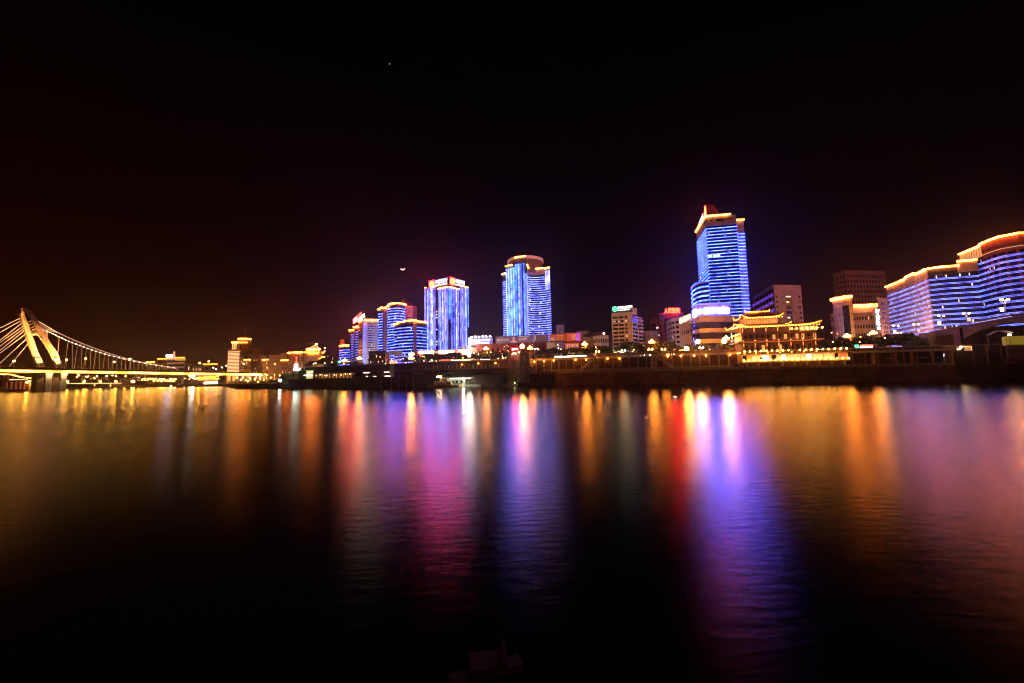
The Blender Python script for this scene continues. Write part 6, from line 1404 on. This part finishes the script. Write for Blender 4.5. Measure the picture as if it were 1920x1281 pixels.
    for k in range(4): q = at(553.5, 684.3-k*4.0, 289.6); mb = MB(); marks(mb, q, Vector((1.6, 0, 0)), Vector((0, 0, 1.45)), 1, 1, k+3, 1); mb.build('letter', emit('neon_letter', (1, .18, .07), 2.4), t)
    q = at(551.8, 690.5, 289.4); MB().box((q.x+1.1, q.y, q.z), 2.2, .4, 3.0).build('light_box', emit('white_green_box', (.75, 1, .85), 11), t)
    q = at(549.5, 695, 289.2); mb = MB(); v = [q, q+Vector((4.6, 0, 0)), q+Vector((5.2, 0, 1.7)), q+Vector((.4, 0, 1.5))]; mb.quadbox(v, [x+Vector((0, .4, 0)) for x in v]); mb.build('light_box', emit('green_white_box', (.45, 1, .7), 9), t)
    p = at(525, 713.5, 286); t = thing('floodlight', 'round white floodlight low on the bank at the bridge end', 'floodlight', (p.x, p.y, 2)); MB().ball(p, .9, 10, 8).build('globe', emit('bank_flood', (.95, .97, 1), 26), t); MB().tube((p.x, p.y+.5, 0), (p.x, p.y+.5, p.z), .15).build('post', IRON, t)
    p = at(464, 714.5, 330)
    s = thing('red_stripe_light', 'pair of red slanted light bars under the bridge end', 'light', tuple(at(487, 706, 500)))
    for dx in (0, 5): MB().tube(at(487+dx, 703, 500), at(496+dx, 710.5, 500), .6).build('bar', emit('red_bar_far', (1, .15, .1), 2.5), s)
far()

def more_far():
    R3 = random.Random(21)
    def small(x0, x1, y, Y, label, wall, fl, n, roof=False, zb=5):
        pl = [G(x0, 680, Y), G(x1, 680, Y-4)]; z = Zp((x0+x1)/2, y, Y)
        r_ = block('far_building', label, pl, z, zb=zb, depth=14, wall=wall, floors=fl, par=1.5, z0=max(zb+3, 8), pier=max(3, int((x1-x0)/2.2)), pw=1.6, lit=n, litm=emit('far_window3', (1, .5, .2), 2.2), seed=int(x0), litw=.08)
        if roof: MB().ribbon(pl, 0, 1, z+.5, z+1.6, .2, 1.6).build('roof_light', WARM, r_)
    B_, P_ = mat('dusk_beige', (.40, .27, .20)), mat('dusk_rose', (.34, .22, .18))
    for x0, x1, y, Y, l, wall, fl, n, rf in (
        (262, 275, 678, 820, 'dim brown house behind the lower hangers of the cable bridge', W_BROWN, 3, 5, False), (276, 290, 680, 800, 'low lit house just before the flat amber roofed block', P_, 3, 8, True), (347, 360, 683, 820, 'low dim house after the signal tower', W_BROWN, 2, 4, False),
        (361, 379, 686, 830, 'lowest long house beyond the deck, with a row of lit windows', B_, 2, 9, False), (409, 424, 684, 800, 'small dim block between the low pavilion and the ribbed tower', W_BROWN, 3, 6, False),
        (449, 458, 668, 690, 'rose annex at the foot of the amber capped tower', P_, 7, 8, False), (458, 470, 676, 670, 'low amber roofed shop block behind a bridge lamp', B_, 4, 9, True), (488, 499, 668, 690, 'dusky block tucked behind the slim beige tower', P_, 9, 5, False),
        (493, 503, 676, 650, 'low lit block between the stepped block and the slim tower', B_, 4, 8, True), (528, 541, 677, 600, 'low lit shop block at the foot of the plain towers', P_, 4, 9, True), (564, 572, 668, 545, 'narrow beige block wedged beside the salmon office', B_, 8, 5, False), (600, 607, 674, 505, 'small lit annex at the edge of the domed hall', P_, 4, 5, True)):
        small(x0, x1, y, Y, l, wall, fl, n, rf)
    R4 = random.Random(3)
    for k in range(34):
        px = R4.choice([R4.uniform(130, 420), R4.uniform(440, 540)]); p = at(px, R4.uniform(700.5, 713), R4.uniform(570, 680)); t = thing('far_lamp', 'distant amber lamp dot on the far bank below the deck', 'lamp', tuple(p), 'amber lamp dots on the far bank')
        MB().ball(p, .42, 8, 6).build('globe', FARL, t); MB().tube(p-Vector((0, 0, 4)), p, .12).build('post', IRON, t)
more_far()

# ================================================================== ROAD BRIDGE (east)
def road_bridge():
    pts = [(1742, 622.5, 211), (1800, 611, 190), (1860, 600.5, 171.5), (1925, 588.5, 155), (2060, 560, 130)]
    A = [at(*p) for p in pts]
    root = thing('road_bridge', 'dark arched road bridge rising out of the picture, with lamp posts along its rail', 'bridge', tuple(A[0].xy)+(ZL,))
    far = [p+Vector((16, 5, 0)) for p in A]
    dk = MB()
    for i in range(len(A)-1):
        q = [A[i], A[i+1], far[i+1], far[i]]; dk.quadbox([p-Vector((0, 0, 1.0)) for p in q], q)
    dk.build('deck', mat('sooty_concrete', (.12, .09, .07)), root)  # one even, darker concrete tone
    gd = MB(); N = 16
    def along(f): f *= len(A)-1; i = min(int(f), len(A)-2); return A[i].lerp(A[i+1], f-i)
    for s, f0, f1, rise in ((0, .26, .86, 2.6), (1, -.0, .24, 1.0), (2, .87, 1, 2)):
        for k in range(N):
            a, b = f0+(f1-f0)*k/N, f0+(f1-f0)*(k+1)/N; h = lambda t: 1.1+4.6*(abs(2*t-1)**2.2) if s == 0 else 2.4
            p, q = along(a)+Vector((.6, .2, -1)), along(b)+Vector((.6, .2, -1)); ha, hb = h(k/N), h((k+1)/N)
            gd.quadbox([p, q, q-Vector((0, 0, hb)), p-Vector((0, 0, ha))], [v+Vector((3.0, 1, 0)) for v in (p, q, q-Vector((0, 0, hb)), p-Vector((0, 0, ha)))])
    gd.build('arch_girder', mat('girder_brown', (.17, .10, .06)), root)
    for f in (.24, .865):
        p = along(f); MB().box((p.x+3, p.y+1.5, ZL-4), 5.5, 3.0, p.z-ZL+2.6).build('pier', W_BROWN, root)
    p = along(.06); MB().quadbox([(p.x-3, p.y, ZL), (p.x+6, p.y, ZL), (p.x+6, p.y+4, ZL), (p.x-3, p.y+4, ZL)], [(p.x-5, p.y, p.z-1), (p.x+10, p.y, p.z-1), (p.x+10, p.y+4, p.z-1), (p.x-5, p.y+4, p.z-1)]).build('abutment', W_BEIGE, root)
    rl = MB(); n = 46
    for k in range(n):
        a, b = along(k/n), along((k+1)/n); rl.tube(a+Vector((0, 0, 1.1)), b+Vector((0, 0, 1.1)), .07, .07, 4).tube(a+Vector((0, 0, .5)), b+Vector((0, 0, .5)), .05, .05, 4).tube(a, a+Vector((0, 0, 1.15)), .1, .1, 4)
    rl.build('railing', STEEL, root)
    el = MB()
    for k in range(16, 30): a, b = along(k/n), along((k+.85)/n); el.tube(a+Vector((-.1, -.1, .1)), b+Vector((-.1, -.1, .1)), .08, .08, 4)
    el.build('edge_light', emit('violet_edge', (.5, .45, 1), 1.8), root)
    for px, py, pb, lx, l in ((1765, 594, 616, 1760.5, 'twin headed bridge lamp with a white lightbox, at the start of the ramp'), (1812, 590, 607, 1816, 'twin headed bridge lamp with a framed poster box'), (1884, 564.5, 593, 1877.5, 'dazzling bridge lamp with a white lightbox, highest on the ramp'), (1718, 610, 628, 1722, 'twin headed lamp with a small lightbox before the curved hotel'), (1680, 612.5, 630, 1677, 'twin headed lamp with a glowing box beneath the pink hotel wall')):
        Y = {1765: 203, 1812: 187, 1884: 165, 1718: 214, 1680: 222}[px]
        b, p = at(px+1, pb, Y), at(px, py, Y)
        t = thing('bridge_lamp', l, 'street lamp', tuple(b), 'lamps on the road bridge ramp')
        mb = MB().tube(b-Vector((0, 0, 4 if px < 1740 else 0)), p, .14, .09, 8)
        hd = []
        for s in (-1, 1): e = p+Vector((s*1.3, 0, .5)); mb.tube(p-Vector((0, 0, .3)), e, .06); hd.append(e)
        mb.build('post', STEEL, t)
        for e in hd: MB().ball(e, .40 if px != 1884 else .55, 10, 8, .6).build('lantern', GLOBEW if px != 1884 else GLOBES, t)
        q = at(lx, pb-(pb-py)*.42, Y); 
        MB().box((q.x, q.y-.2, q.z-.7), 1.35, .25, 1.7).build('lightbox', emit('white_lightbox', (1, .95, .85), 3.2) if px in (1765, 1884, 1680) else emit('poster_box', (1, .72, .42), 1.0), t)
    # things below the span
    p = at(1800, 655, 178); t = thing('kiosk', 'lit kiosk with amber frame under the span of the road bridge', 'kiosk', (p.x, p.y, ZL+3))
    q = [G(1789, 652, 178), G(1822, 652, 174)]; z0, z1 = Zp(1805, 658, 176), Zp(1805, 649.5, 176)
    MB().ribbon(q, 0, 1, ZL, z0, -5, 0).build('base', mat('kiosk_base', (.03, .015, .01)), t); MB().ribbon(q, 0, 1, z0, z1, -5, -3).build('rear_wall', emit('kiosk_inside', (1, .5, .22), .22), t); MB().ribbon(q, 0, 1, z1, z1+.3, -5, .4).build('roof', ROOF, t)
    MB().ribbon(q, .40, .98, z1-.25, z1-.05, .05, .25).build('light_line', emit('kiosk_line', (1, .4, .15), 3), t); MB().ribbon(q, .96, .99, z0, z1-.3, .0, .2).build('light_post', emit('kiosk_line', (1, .4, .15), 3), t)
    for x in (1795, 1799): MB().ball(at(x, 655, 177), .35).build('lamp', emit('kiosk_lamp', (1, .7, .35), 4), t)
    MB().ball(at(1802, 651, 176), .42).build('lamp', emit('kiosk_star', (1, .7, .3), 40), t)
    p = at(1905, 640, 150); t = thing('gate_house', 'gate house with a self lit olive wall on the bank under the road bridge', 'building', (p.x, p.y, 2))
    q = [G(1884, 650, 174), G(1890, 650, 168), G(1990, 650, 168)]; z1, zm = Zp(1900, 630.5, 168), Zp(1900, 646.5, 168)
    MB().prism(foot(q, 9), 0, zm).build('lower_wall', W_BROWN, t); MB().ribbon(q, 0, 1, zm, z1, -8, .6).build('upper_wall', emit('olive_wall', (.55, .38, .03), .33), t)  # upper wall's brightness is its own emission, no lamp behind it
    MB().ribbon(q, .1, .9, zm-5, zm-.4, .05, .2).build('door', mat('gate_door', (.34, .22, .12)), t); MB().ribbon(q, .06, 1, 0, zm-6, .1, .9).build('stone_base', STONE, t)
    a, b = at(1858, 628, 158), at(1900, 624, 150); t = thing('canopy', 'pale curved canopy roof with a small bright lamp under the arch', 'canopy', tuple(a))
    mb = MB()
    for k in range(8):
        p, q = a.lerp(b, k/8)+Vector((0, 0, 1.3*math.sin(math.pi*k/8))), a.lerp(b, (k+1)/8)+Vector((0, 0, 1.3*math.sin(math.pi*(k+1)/8))); w = Vector((1.5, 3, 0)); mb.quadbox([p, q, q+w, p+w], [v+Vector((0, 0, .18)) for v in (p, q, q+w, p+w)])
    mb.build('roof', W_WHITE, t)
    mb = MB()
    for p in (a, b): mb.tube(p+Vector((1, 2, -6)), p+Vector((1, 2, 0)), .12)
    mb.build('post', STEEL, t); MB().box(at(1893, 629, 151), .95, .4, .55).build('lamp', emit('canopy_lamp', (1, .75, .45), 9), t)
road_bridge()
block('shaded_store', 'added dark block standing for the shade behind the road bridge arch', [G(1754, 640, 216), G(1800, 640, 205), G(1960, 640, 196)], Zp(1800, 617, 205), zb=ZL, depth=6, wall=W_DARK, floors=2, glass=GLASS, pier=16, pw=1.2, z0=8)  # block added to keep the space under the bridge dark

# ================================================================== BOATS, FLOATS, CARS
def boat_hull(mb, c, L, B, H, ang=0, bow=.28):
    cs, sn = math.cos(ang), math.sin(ang)
    def w(x, y, z): return Vector((c[0]+x*cs-y*sn, c[1]+x*sn+y*cs, c[2]+z))
    st = [(-.5, .8, 0), (-.2, 1, 0), (.15, 1, .02), (.5-bow, .85, .1), (.42, .4, .28), (.5, .03, .4)]
    for (x0, b0, s0), (x1, b1, s1) in zip(st, st[1:]):
        q0 = [w(x0*L*.97, -b0*B*.36, 0), w(x0*L, -b0*B/2, H*(1+s0)), w(x0*L, b0*B/2, H*(1+s0)), w(x0*L*.97, b0*B*.36, 0)]
        q1 = [w(x1*L*.97, -b1*B*.36, 0), w(x1*L, -b1*B/2, H*(1+s1)), w(x1*L, b1*B/2, H*(1+s1)), w(x1*L*.97, b1*B*.36, 0)]
        mb.quadbox(q0, q1)
    return w
def boats():
    c = at(837, 722.5, 222); a = -.2
    t = thing('patrol_boat', 'grey cabin boat moored beside the lit white pontoon', 'boat', (c.x, c.y, 0))
    hb = MB(); w = boat_hull(hb, (c.x, c.y, -.1), 22, 5, 1.5, a); hb.build('hull', mat('boat_grey', (.68, .52, .34), .5), t)
    def bx(nm, x0, x1, y, z0, z1, m, sl=0): 
        q = [w(x0, -y, z0), w(x1, -y, z0), w(x1, y, z0), w(x0, y, z0)]; r_ = [w(x0+sl, -y*.9, z1), w(x1-sl, -y*.9, z1), w(x1-sl, y*.9, z1), w(x0+sl, y*.9, z1)]; return MB().quadbox(q, r_).build(nm, m, t)
    BM = mat('boat_cream', (.72, .52, .32), .5)
    bx('deckhouse', -7, 3.5, 1.9, 1.4, 3.4, BM, .5); bx('wheelhouse', -3.5, 1.2, 1.6, 3.4, 5.4, BM, .5)
    bx('stripe', -9, 8, 2.48, .7, .95, WOODM)
    for x in (-6, -4.4, -2.6, .6, 2.0): bx('window', x, x+1.0, 1.95, 2.2, 2.9, GLASS)
    for x in (-2.6, -.8): bx('window', x, x+1.2, 1.62, 4.2, 4.9, GLASS)
    MB().tube(w(-1, 0, 5.4), w(-1, 0, 8.6), .07).tube(w(-1.8, 0, 7), w(-.2, 0, 7), .05).build('mast', STEEL, t)
    for x in (-4.6, -3.6, -2.4): MB().ball(w(x, -2.0, 6.0), .30).build('deck_lamp', GLOBEW, t)
    rl = MB()
    for k in range(9): rl.tube(w(-10+k*2.3, -2.3, 1.5), w(-10+k*2.3, -2.3, 2.4), .04, .04, 4)
    rl.tube(w(-10, -2.3, 2.4), w(8.5, -2.3, 2.4), .04, .04, 4); rl.build('railing', STEEL, t)
    p = at(866, 718, 226); t2 = thing('pontoon', 'white lit pontoon cabin with flat roof beside the grey boat', 'pontoon', (p.x, p.y, 0))
    MB().box((p.x+1, p.y+2, -.2), 22, 5, 1.3, (1, -.25)).build('float', W_GREY, t2); MB().box((p.x-2.5, p.y+2.5, 1.1), 9.5, 3, 3.6, (1, -.25)).build('cabin', mat('white_cabin', (.7, .7, .62)), t2)
    MB().box((p.x, p.y+2, 4.8), 16, 5.2, .35, (1, -.25)).build('roof', W_WHITE, t2); MB().box((p.x-1, p.y-.7, 4.5), 13, .15, .25, (1, -.25)).build('roof_light', emit('pontoon_light', (.9, 1, .75), 3), t2)
    for k in range(4): q = (p.x-5+k*4.4, p.y+.2-k*1.1, 1.1); MB().tube(q, (q[0], q[1], 4.8), .08).build('post', W_WHITE, t2)
    for k in range(3): MB().box((p.x-5.5+k*2.6, p.y+1.2-k*.6, 2.1), 1.2, .2, 1.4, (1, -.25)).build('window', GLASS, t2)
    MB().ball(at(869, 711.2, 218), .42, 10, 8).build('floodlight', emit('pontoon_flood', (.95, 1, .7), 420), t2)
    g = MB(); a_, b_ = at(884, 716, 224), at(896, 702, 226)
    for dx in (0, 1.6): g.tube(a_+Vector((dx, 0, 0)), b_+Vector((dx, 0, 0)), .08)
    for k in range(5): g.tube(a_.lerp(b_, k/5), a_.lerp(b_, (k+1)/5)+Vector((1.6, 0, 0)), .05)
    g.build('gangway', mat('gangway_rust', (.35, .16, .08)), t2)
    c = at(957, 719.5, 212); t = thing('small_boat', 'small boat with a pale green lit bow on the dark shore', 'boat', (c.x, c.y, 0)); hb = MB(); w = boat_hull(hb, (c.x, c.y, .0), 8, 2.2, .9, .15); hb.build('hull', mat('pale_hull', (.6, .6, .42)), t)
    q = [w(-2, -.7, .9), w(1, -.7, .9), w(1, .7, .9), w(-2, .7, .9)]; MB().quadbox(q, [v+Vector((0, 0, .9)) for v in q]).build('cabin', W_WHITE, t); MB().ball(w(2.2, -.8, 1.7), .3).build('lamp', emit('boat_lamp', (.8, .9, .35), 7), t)
    # floats
    def floatr(px, py, L, m, lab, name='float_buoy', cat='buoy'):
        c = at_z(px, py, 0); t = thing(name, lab, cat, (c.x, c.y, 0)); hb = MB(); boat_hull(hb, (c.x, c.y, -.1), L, L*.35, L*.16, 0, .2); hb.build('hull', IRON, t)
        MB().ball((c.x, c.y, L*.14), L*.26, 10, 8, .5).build('top', m, t)
    floatr(1265.5, 747, 1.7, emit('pale_float', (1, .85, .75), .9), 'pale rounded float on the water before the hospital reflection'); floatr(1213, 784.5, .75, emit('orange_float', (1, .35, .12), .6), 'tiny orange glint shaped as a float, closest one to the camera'.replace(', closest one to the camera', ' drifting on the orange reflection'))  # tops glow without a lamp; the orange one renders a glint
    floatr(378.5, 767.5, .8, IRON, 'small dark float drifting in front of the cable bridge')
    # wooden mooring float close to the quay under the camera
    c = at_z(913, 1262, .25); t = thing('mooring_raft', 'small dim brown wooden mooring raft with two uprights and a cross plank', 'raft', (c.x, c.y, 0))
    bm_ = mat('raft_board', (.055, .011, .003), .8, .3, 4)
    ax = Vector((math.cos(.38), math.sin(.38), 0)); ay = Vector((-ax.y, ax.x, 0))
    def rb(nm, x0, x1, y0, y1, z0, z1, a=ax, b=ay):
        q = [c+a*x+b*y+Vector((0, 0, z0)) for x, y in ((x0, y0), (x1, y0), (x1, y1), (x0, y1))]; MB().quadbox(q, [v+Vector((0, 0, z1-z0)) for v in q]).build(nm, bm_, t)
    X = Vector((1, .12, 0)).normalized(); Yv = Vector((-X.y, X.x, 0))
    rb('cross_plank', -.62, .62, -.12, .16, -.05, .05); rb('seat_board', -.28, .26, -.1, .35, .07, .12, X, Yv)
    rb('upright', -.30, -.27, .30, .34, .05, .34, X, Yv); rb('upright', .24, .29, .30, .34, .05, .34, X, Yv); rb('side_board', .27, .33, -.12, .34, .12, .30, X, Yv)
    rb('float', -.25, .40, -.8, -.14, -.25, -.06, X, Yv); rb('side_float', -1.05, -.5, -.62, -.30, -.3, -.1)
boats()
def cars():
    body = [(-2.1, .35), (-2.1, .95), (-1.5, 1.02), (-1.0, 1.5), (.6, 1.5), (1.2, 1.0), (2.1, .85), (2.15, .35)]
    proto = None
    for px, py, Y, m, l in ((1331, 667, 214, mat('dark_car_paint', (.08, .02, .02), .3), 'dark car with glowing tail lights on the street behind the balustrade'), (1342, 666, 213, mat('red_car_paint', (.25, .02, .02), .3), 'red car with glowing tail lights next to the dark one'), (1258, 668, 232, mat('white_car_paint', (.6, .6, .6), .3), 'white car with bright headlights under the low trees'), (1213, 668, 232, mat('silver_car_paint', (.4, .38, .36), .3), 'silver car parked below the twin amber globes'), (1313, 666, 216, mat('grey_car_paint', (.3, .3, .3), .3), 'grey rounded car between the two star lamps')):
        p = at(px, py, Y); p = Vector((p.x, p.y, 15.3)); t = thing('parked_car', l, 'car', tuple(p), 'cars on the riverside street')
        mb = MB(); mb.quadbox([p+Vector((x, -.85, z)) for x, z in body], [p+Vector((x, .85, z)) for x, z in body]); mb.build('body', m, t)
        for x in (-1.3, 1.35):
            for y in (-.86, .86): MB().tube(p+Vector((x, y-.1, .33)), p+Vector((x, y+.1, .33)), .33, .33, 12).build('wheel', IRON, t)
        MB().quadbox([p+Vector((x, -.87, z)) for x, z in ((-1.2, 1.05), (-.95, 1.4), (.5, 1.4), (.95, 1.05))], [p+Vector((x, -.86, z)) for x, z in ((-1.2, 1.05), (-.95, 1.4), (.5, 1.4), (.95, 1.05))]).build('window', GLASS, t)
        tm = TAIL if px > 1320 else GLOBEW
        for x in (-1.7, 1.6): MB().box(p+Vector((x, -.9, .75)), .5, .12, .3).build('tail_light' if px > 1320 else 'headlight', tm, t)
cars()

# ================================================================== MOON AND PLANET
def sky_bodies():
    D = 6000; c = at(755, 502.3, D); rad = D/F_PX*4.4
    t = (c-Vector((0, 0, EYE))).normalized(); e1 = cR.copy(); e2 = cU.copy()
    mb = MB(); N, M_ = 20, 6; rings = []
    for i in range(N+1):
        a = math.pi + (math.pi)*i/N + .0
        a = math.pi*1.03 + math.pi*.98*i/N + .06
        o = Vector((math.cos(a), math.sin(a))); w = .34*math.sin(math.pi*i/N)+.02
        rings.append([c+(e1*o.x+e2*o.y)*rad*(1-w*s)+t*(-rad*.25*math.sin(math.pi*s)) for s in [k/M_ for k in range(M_+1)]]+[c+(e1*o.x+e2*o.y)*rad*(1-w*.5)+t*rad*.1])
    for a, b in zip(rings, rings[1:]): mb.quadbox(a, b)
    tag(mb.build('crescent_moon', emit('moonlit', (1, .82, .62), 6)), 'thin crescent moon lying low above the white office', 'moon')
    c = at(730.5, 120, D); tag(MB().ball(c, D/F_PX*.8, 8, 6).build('planet', emit('planet', (.9, 1, .95), 2.4)), 'single bright star like planet high in the dark sky', 'planet')
sky_bodies()
def small_lights():
    R5 = random.Random(77)
    mats = [emit('tree_light_amber', (1, .36, .06), 45), emit('tree_light_white', (1, .8, .6), 30), emit('tree_light_red', (1, .06, .02), 22), emit('tree_light_amber', (1, .36, .06), 45)]
    proto = {}
    for m_ in mats[:3]: o = MB().ball((0, 0, 0), .19, 8, 6).build('bulb', m_); proto[m_.name] = o.data; bpy.data.objects.remove(o)
    stem = MB().tube((0, 0, -3.2), (0, 0, 0), .05).build('stem', IRON); sd = stem.data; bpy.data.objects.remove(stem)
    spots = [(889, 662), (893, 661), (897, 664), (914, 661.5), (920, 660.5), (937, 659), (941, 663), (944, 655), (942, 668), (948, 671), (868, 671.5), (872, 675), (813, 664), (838, 662), (850, 671), (861, 656), (789, 668), (792, 668.5), (795, 669), (806, 678), (818, 677), (830, 682), (946, 650), (1005, 654), (1009, 656), (1047, 653), (1052, 655), (1046, 647), (1098, 650), (1117, 651), (1119, 654), (1115, 670), (1119, 671)]
    for k in range(42): spots.append((R5.uniform(1140, 1392), R5.uniform(655, 668)))
    for k in range(12): spots.append((R5.uniform(1558, 1700), R5.uniform(622, 642)))
    for k in range(14): spots.append((R5.uniform(700, 790), R5.uniform(668, 684)))
    for px, py in spots:
        Y = bp(px, 26+R5.random()*8).y; p = at(px, py, Y); m_ = R5.choice(mats)
        t_ = thing('tree_light', {'a': 'tiny amber light among the dark riverside trees', 'w': 'tiny white light among the dark riverside trees', 'r': 'tiny red light among the dark riverside trees'}[m_.name[11]], 'light', tuple(p), 'tiny lights among the riverside trees')
        for d_, nm in ((proto[m_.name], 'bulb'), (sd, 'stem')): o = bpy.data.objects.new(nm, d_); COL.objects.link(o); o.parent = t_
    for px, y, w, l in ((596, 706, 6, 'low dark shrub on the quay edge below the stalls'), (668, 703, 7, 'dark shrub at the end of the stall row'), (699, 697, 8, 'bushy dark shrub under the dark riverside hall'), (716, 702, 6, 'dark shrub beside the white ledge lights'), (752, 699, 8, 'dark shrub behind the mooring piles'), (786, 697, 8, 'dark shrub between the piles and the gantry'), (838, 697, 9, 'dark shrub above the grey cabin boat'), (905, 697, 8, 'dark shrub by the gangway'), (930, 699, 9, 'dark shrub on the shore west of the pump house'), (1002, 699, 7, 'dark shrub at the foot of the pump house'), (1030, 700, 8, 'dark shrub where the stone revetment begins')):
        q = bp(px, 5); tree(px, y, q.y, w, l, zb=ZL-.3, group='dark shrubs on the quay', name='shrub')
small_lights()

# ================================================================== ADDED UNSEEN FLOODLIGHTS WASHING THE FACADES
def floods():
    by = {o['label']: o for o in bpy.data.objects if o.parent is None and 'label' in o}
    def root(word): return next(o for l, o in by.items() if word in l)
    def F(word, px, Y, z, tgt, w, c, size=85):
        g = G(px, 640, Y); fill_flood(root(word), (g.x, g.y, z), at(*tgt), w, c, size)
    WM, PK, WH = (1, .62, .36), (1, .55, .42), (.9, .82, 1)
    F('curved hotel whose', 1688, 238, 17, (1690, 575, 276), 60000, PK, 110); F('curved hotel whose', 1722, 222, 18, (1722, 565, 254), 50000, PK, 110)
    F('mid rise lilac', 1162, 238, 17, (1165, 612, 266), 30000, (.86, .74, 1), 95); F('white office block', 690, 372, 17, (694, 632, 408), 42000, WH, 90)
    F('beige hotel with two', 1580, 234, 17, (1584, 595, 254), 11000, WM, 100); F('beige hotel with two', 1622, 238, 17, (1622, 598, 250), 5000, WM, 100)
    F('slab block', 1478, 270, 17, (1478, 560, 303), 7500, (1, .5, .38), 80); F('dark red hospital', 1258, 300, 17, (1252, 610, 324), 7000, (1, .4, .4), 110)
    F('tall dim brown', 1590, 300, 20, (1595, 545, 332), 5000, (1, .5, .3), 90); F('pale curved block', 1268, 256, 17, (1268, 615, 278), 4000, (1, .7, .6), 100)
    F('salmon office', 553, 528, 10, (555, 672, 560), 22000, WM, 90); F('domed hall', 588, 480, 14, (588, 672, 514), 22000, WM, 90)
    F('plain beige tower', 531, 600, 10, (527, 675, 640), 16000, PK, 100); F('slim beige tower beside', 512, 600, 10, (512, 678, 640), 16000, PK, 100); F('wide rose slab', 480, 660, 12, (480, 672, 710), 40000, PK, 90); F('tall amber capped', 452, 660, 12, (455, 665, 720), 40000, PK, 90); F('low lit shop block at', 535, 575, 9, (532, 682, 600), 6000, PK, 110); F('low lit house just', 283, 770, 9, (300, 684, 780), 22000, WM, 120)
    F('tall pale concrete', 966, 200, 4, (968, 685, 213), 420, (1, .7, .35), 100); F('rounded shopping', 1335, 214, 17, (1340, 608, 240), 1300, WM, 120)
    F('floodlit riverside', 1425, 181, 12, (1432, 588, 196), 900, (1, .45, .12), 70); F('floodlit riverside', 1470, 183, 8, (1470, 640, 192), 60, (1, .5, .15), 130)
    F('long red fronted', 960, 286, 17, (965, 648, 308), 2500, (1, .3, .2), 130); F('rose tower', 765, 396, 60, (766, 585, 412), 8000, (1, .3, .45), 90)
    F('bright green floodlit', 536, 288, 3.4, (552, 700, 296), 900, (.75, 1, .4), 110); F('white stepped house', 1050, 305, 17, (1050, 618, 329), 5000, (.9, .7, 1), 80)
    F('pale hall with stepped', 900, 325, 20, (897, 632, 343), 2500, (.8, .75, 1), 120); F('white three storey', 1126, 262, 17, (1127, 640, 285), 2500, (1, .8, .85), 110)
floods()
# ================================================================== HAZE
def haze():
    m = bpy.data.materials.new('haze'); m.use_nodes = True; t = m.node_tree; t.nodes.clear()
    o = t.nodes.new('ShaderNodeOutputMaterial'); v = t.nodes.new('ShaderNodeVolumePrincipled'); v.inputs['Color'].default_value = (.9, .88, .9, 1); v.inputs['Density'].default_value = .00014; v.inputs['Anisotropy'].default_value = .88
    t.links.new(v.outputs[0], o.inputs['Volume'])
    b = MB(); b.box((-150, 900, -2), 3000, 2000, 160); tag(b.build('haze', m), kind='stuff')
haze()
for o_ in bpy.data.objects:
    if o_.parent is None and 'category' in o_ and 'kind' not in o_: o_['kind'] = 'thing'
